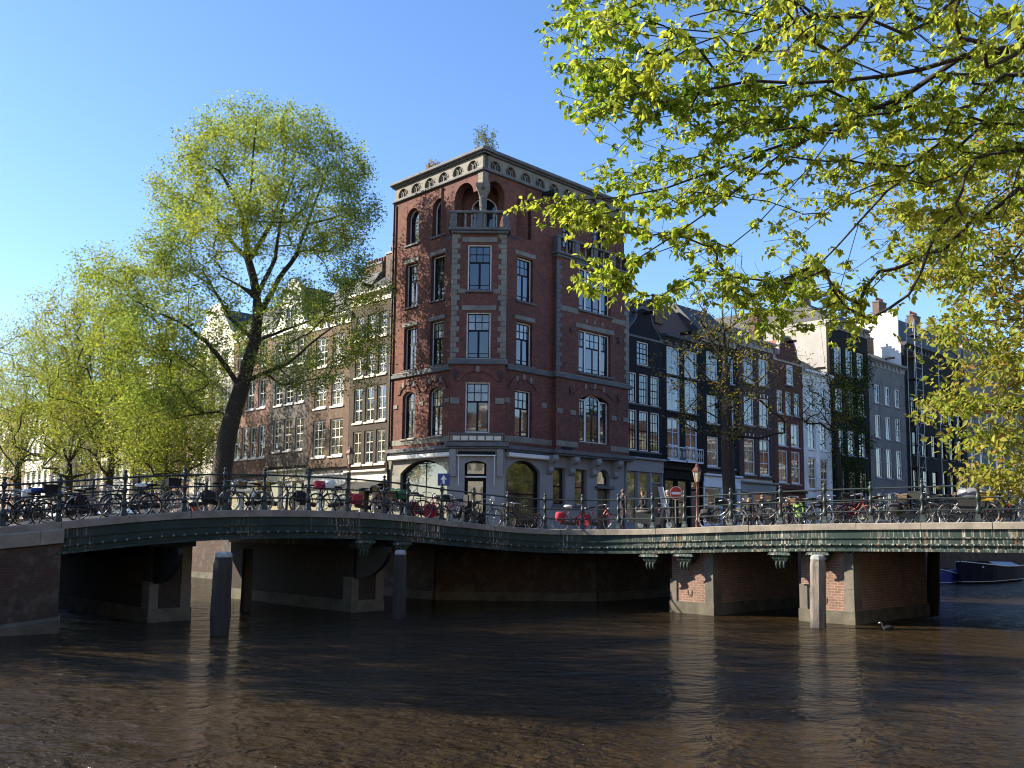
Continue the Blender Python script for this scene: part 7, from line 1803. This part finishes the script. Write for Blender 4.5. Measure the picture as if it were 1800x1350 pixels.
# ------------------------------------------------------------------ boats, coot
def boat(label, loc, rz, L, W, hull, deck, cover=None, fb=0.62):
    e = empty('moored_boat', loc, rz); tag(e, label, 'boat', 'moored boats')
    st = []; n_ = 14
    for i in range(n_+1):
        t_ = i/n_; x = -L/2 + L*t_; w = W/2*(min(1, (1-t_)*3.2)**0.6 if t_ > 0.6 else 1.0)*(0.82+0.18*min(1, t_*4)); w = max(w, 0.03); sh = fb + 0.7*max(0, t_-0.35)**1.6
        st.append((x, w, sh))
    c = MB(); vs = []
    for x, w, sh in st: vs += [(x,-w,sh),(x,-w*0.9,0.05),(x,-w*0.55,-0.25),(x,w*0.55,-0.25),(x,w*0.9,0.05),(x,w,sh)]
    fs = [(i*6+k, i*6+k+1, (i+1)*6+k+1, (i+1)*6+k) for i in range(n_) for k in range(5)] + [(0,1,2,3,4,5), tuple(range(n_*6+5, n_*6-1, -1))]
    c.add(vs, fs); c.build('hull', hull, e)
    d = MB(); d.add([(x, s_*w*0.97, sh-(0.30 if 0.12 < (x/L+0.5) < 0.7 else 0.04)) for x, w, sh in st for s_ in (-1, 1)], [(i*2, i*2+1, i*2+3, i*2+2) for i in range(n_)]); d.build('deck', deck, e)
    for s_ in (-1, 1):
        MB().tube([(x, s_*(w+0.02), sh) for x, w, sh in st], 0.03, 6).build('rubbing_strake', M['white'], e)
        MB().tube([(x, s_*(w*0.915+0.01), 0.12) for x, w, sh in st], 0.022, 5).build('waterline_stripe', M['cream'], e)
    if cover:
        k = MB(); vs = []; sel = [q_ for q_ in st if 0.1 < (q_[0]/L+0.5) < 0.68]
        for x, w, sh in sel: vs += [(x,-w*0.96,sh+0.02),(x,-w*0.5,sh+0.22),(x,w*0.5,sh+0.22),(x,w*0.96,sh+0.02)]
        k.add(vs, [(i*4+j, i*4+j+1, (i+1)*4+j+1, (i+1)*4+j) for i in range(len(sel)-1) for j in range(3)]); k.build('boat_cover', cover, e)
    MB().box(-L/2+0.6, -L/2+0.9, -W*0.4, W*0.4, 0.35, 0.42).build('thwart', deck, e)
    return e
p_ = at(1690, 1015, 58.0)
bp = Vector((p_.x, p_.y, 0)) + B*4.2
bo = boat('long dark blue boat with a pale cover moored beyond the right bridge', tuple(bp), math.atan2(-B.y, -B.x), 8.6, 2.3, plain('navy_hull', (0.010,0.014,0.030), 0.7, var=0.2, spec=0.15), M['brown_tile'], cover=plain('pale_cover', (0.36,0.41,0.48), 0.6, var=0.15), fb=1.0)
# the faint hull name: small pale strokes
c = MB(); x0 = 3.2
for i, (dx, w_, h_) in enumerate(((0,.05,.12),(.08,.03,.08),(.14,.03,.08),(.26,.03,.09),(.32,.06,.03),(.40,.03,.09),(.48,.06,.05),(.56,.03,.08))): c.box(x0-dx-w_, x0-dx, 0.62, 0.66, 0.66, 0.66+h_)
nm = c.build('hull_lettering', M['bag_white'], bo); nm.location = (-0.3, 0.17, 0.30)
boat('small blue tarpaulined dinghy beside the dark boat', tuple(Vector((at(1662,1015,59).x, at(1662,1015,59).y, -0.05))), math.atan2(-B.y, -B.x), 3.2, 1.3, plain('blue_hull', (0.02,0.05,0.30), 0.4), plain('blue_tarp', (0.02,0.07,0.45), 0.5), cover=plain('blue_tarp_cover', (0.02,0.07,0.45), 0.5))
wb = at(104, 1030, 46.0)
boat('white motorboat seen through the gap beside the left abutment', (wb.x, wb.y, 0), math.atan2(A.y, A.x), 6.0, 2.2, plain('white_hull', (0.6,0.62,0.66), 0.35), M['brown_tile'])
b3 = uv(UQ-1.6, 30.0, 0); boat('brown open sloop moored under the great elm', tuple(b3), math.atan2(A.y, A.x), 6.5, 2.1, plain('brown_hull', (0.07,0.04,0.025), 0.4), M['brown_tile'])

def coot():
    p = at(1560, 1108, 1.0); k = 0 - EYE; d = (p-EYE_P); p = EYE_P + d*(-EYE/d.z); e = empty('coot', (p.x, p.y, 0), math.pi); tag(e, 'small black coot with a white beak swimming below the right bridge', 'bird')
    bm = plain('coot_feathers', (0.02,0.02,0.022), 0.7, var=0.3, scale=20)
    N = [(0,0,0.06),(-0.12,0,0.07),(-0.22,0,0.09),(0.10,0,0.07),(0.15,0,0.14),(0.165,0,0.21),(0.20,0,0.225)]; E_ = [(0,1),(1,2),(0,3),(3,4),(4,5),(5,6)]
    link('body', skin_mesh('body', N, E_, [(0.085,0.10),(0.07,0.085),(0.02,0.03),(0.07,0.075),(0.035,0.035),(0.04,0.04),(0.03,0.03)], [bm], lambda c: 0), e)
    MB().tube([(0.225,0,0.235),(0.285,0,0.215)], [0.02,0.004], 6).build('beak', M['bag_white'], e)
coot()
g = random.Random(3)
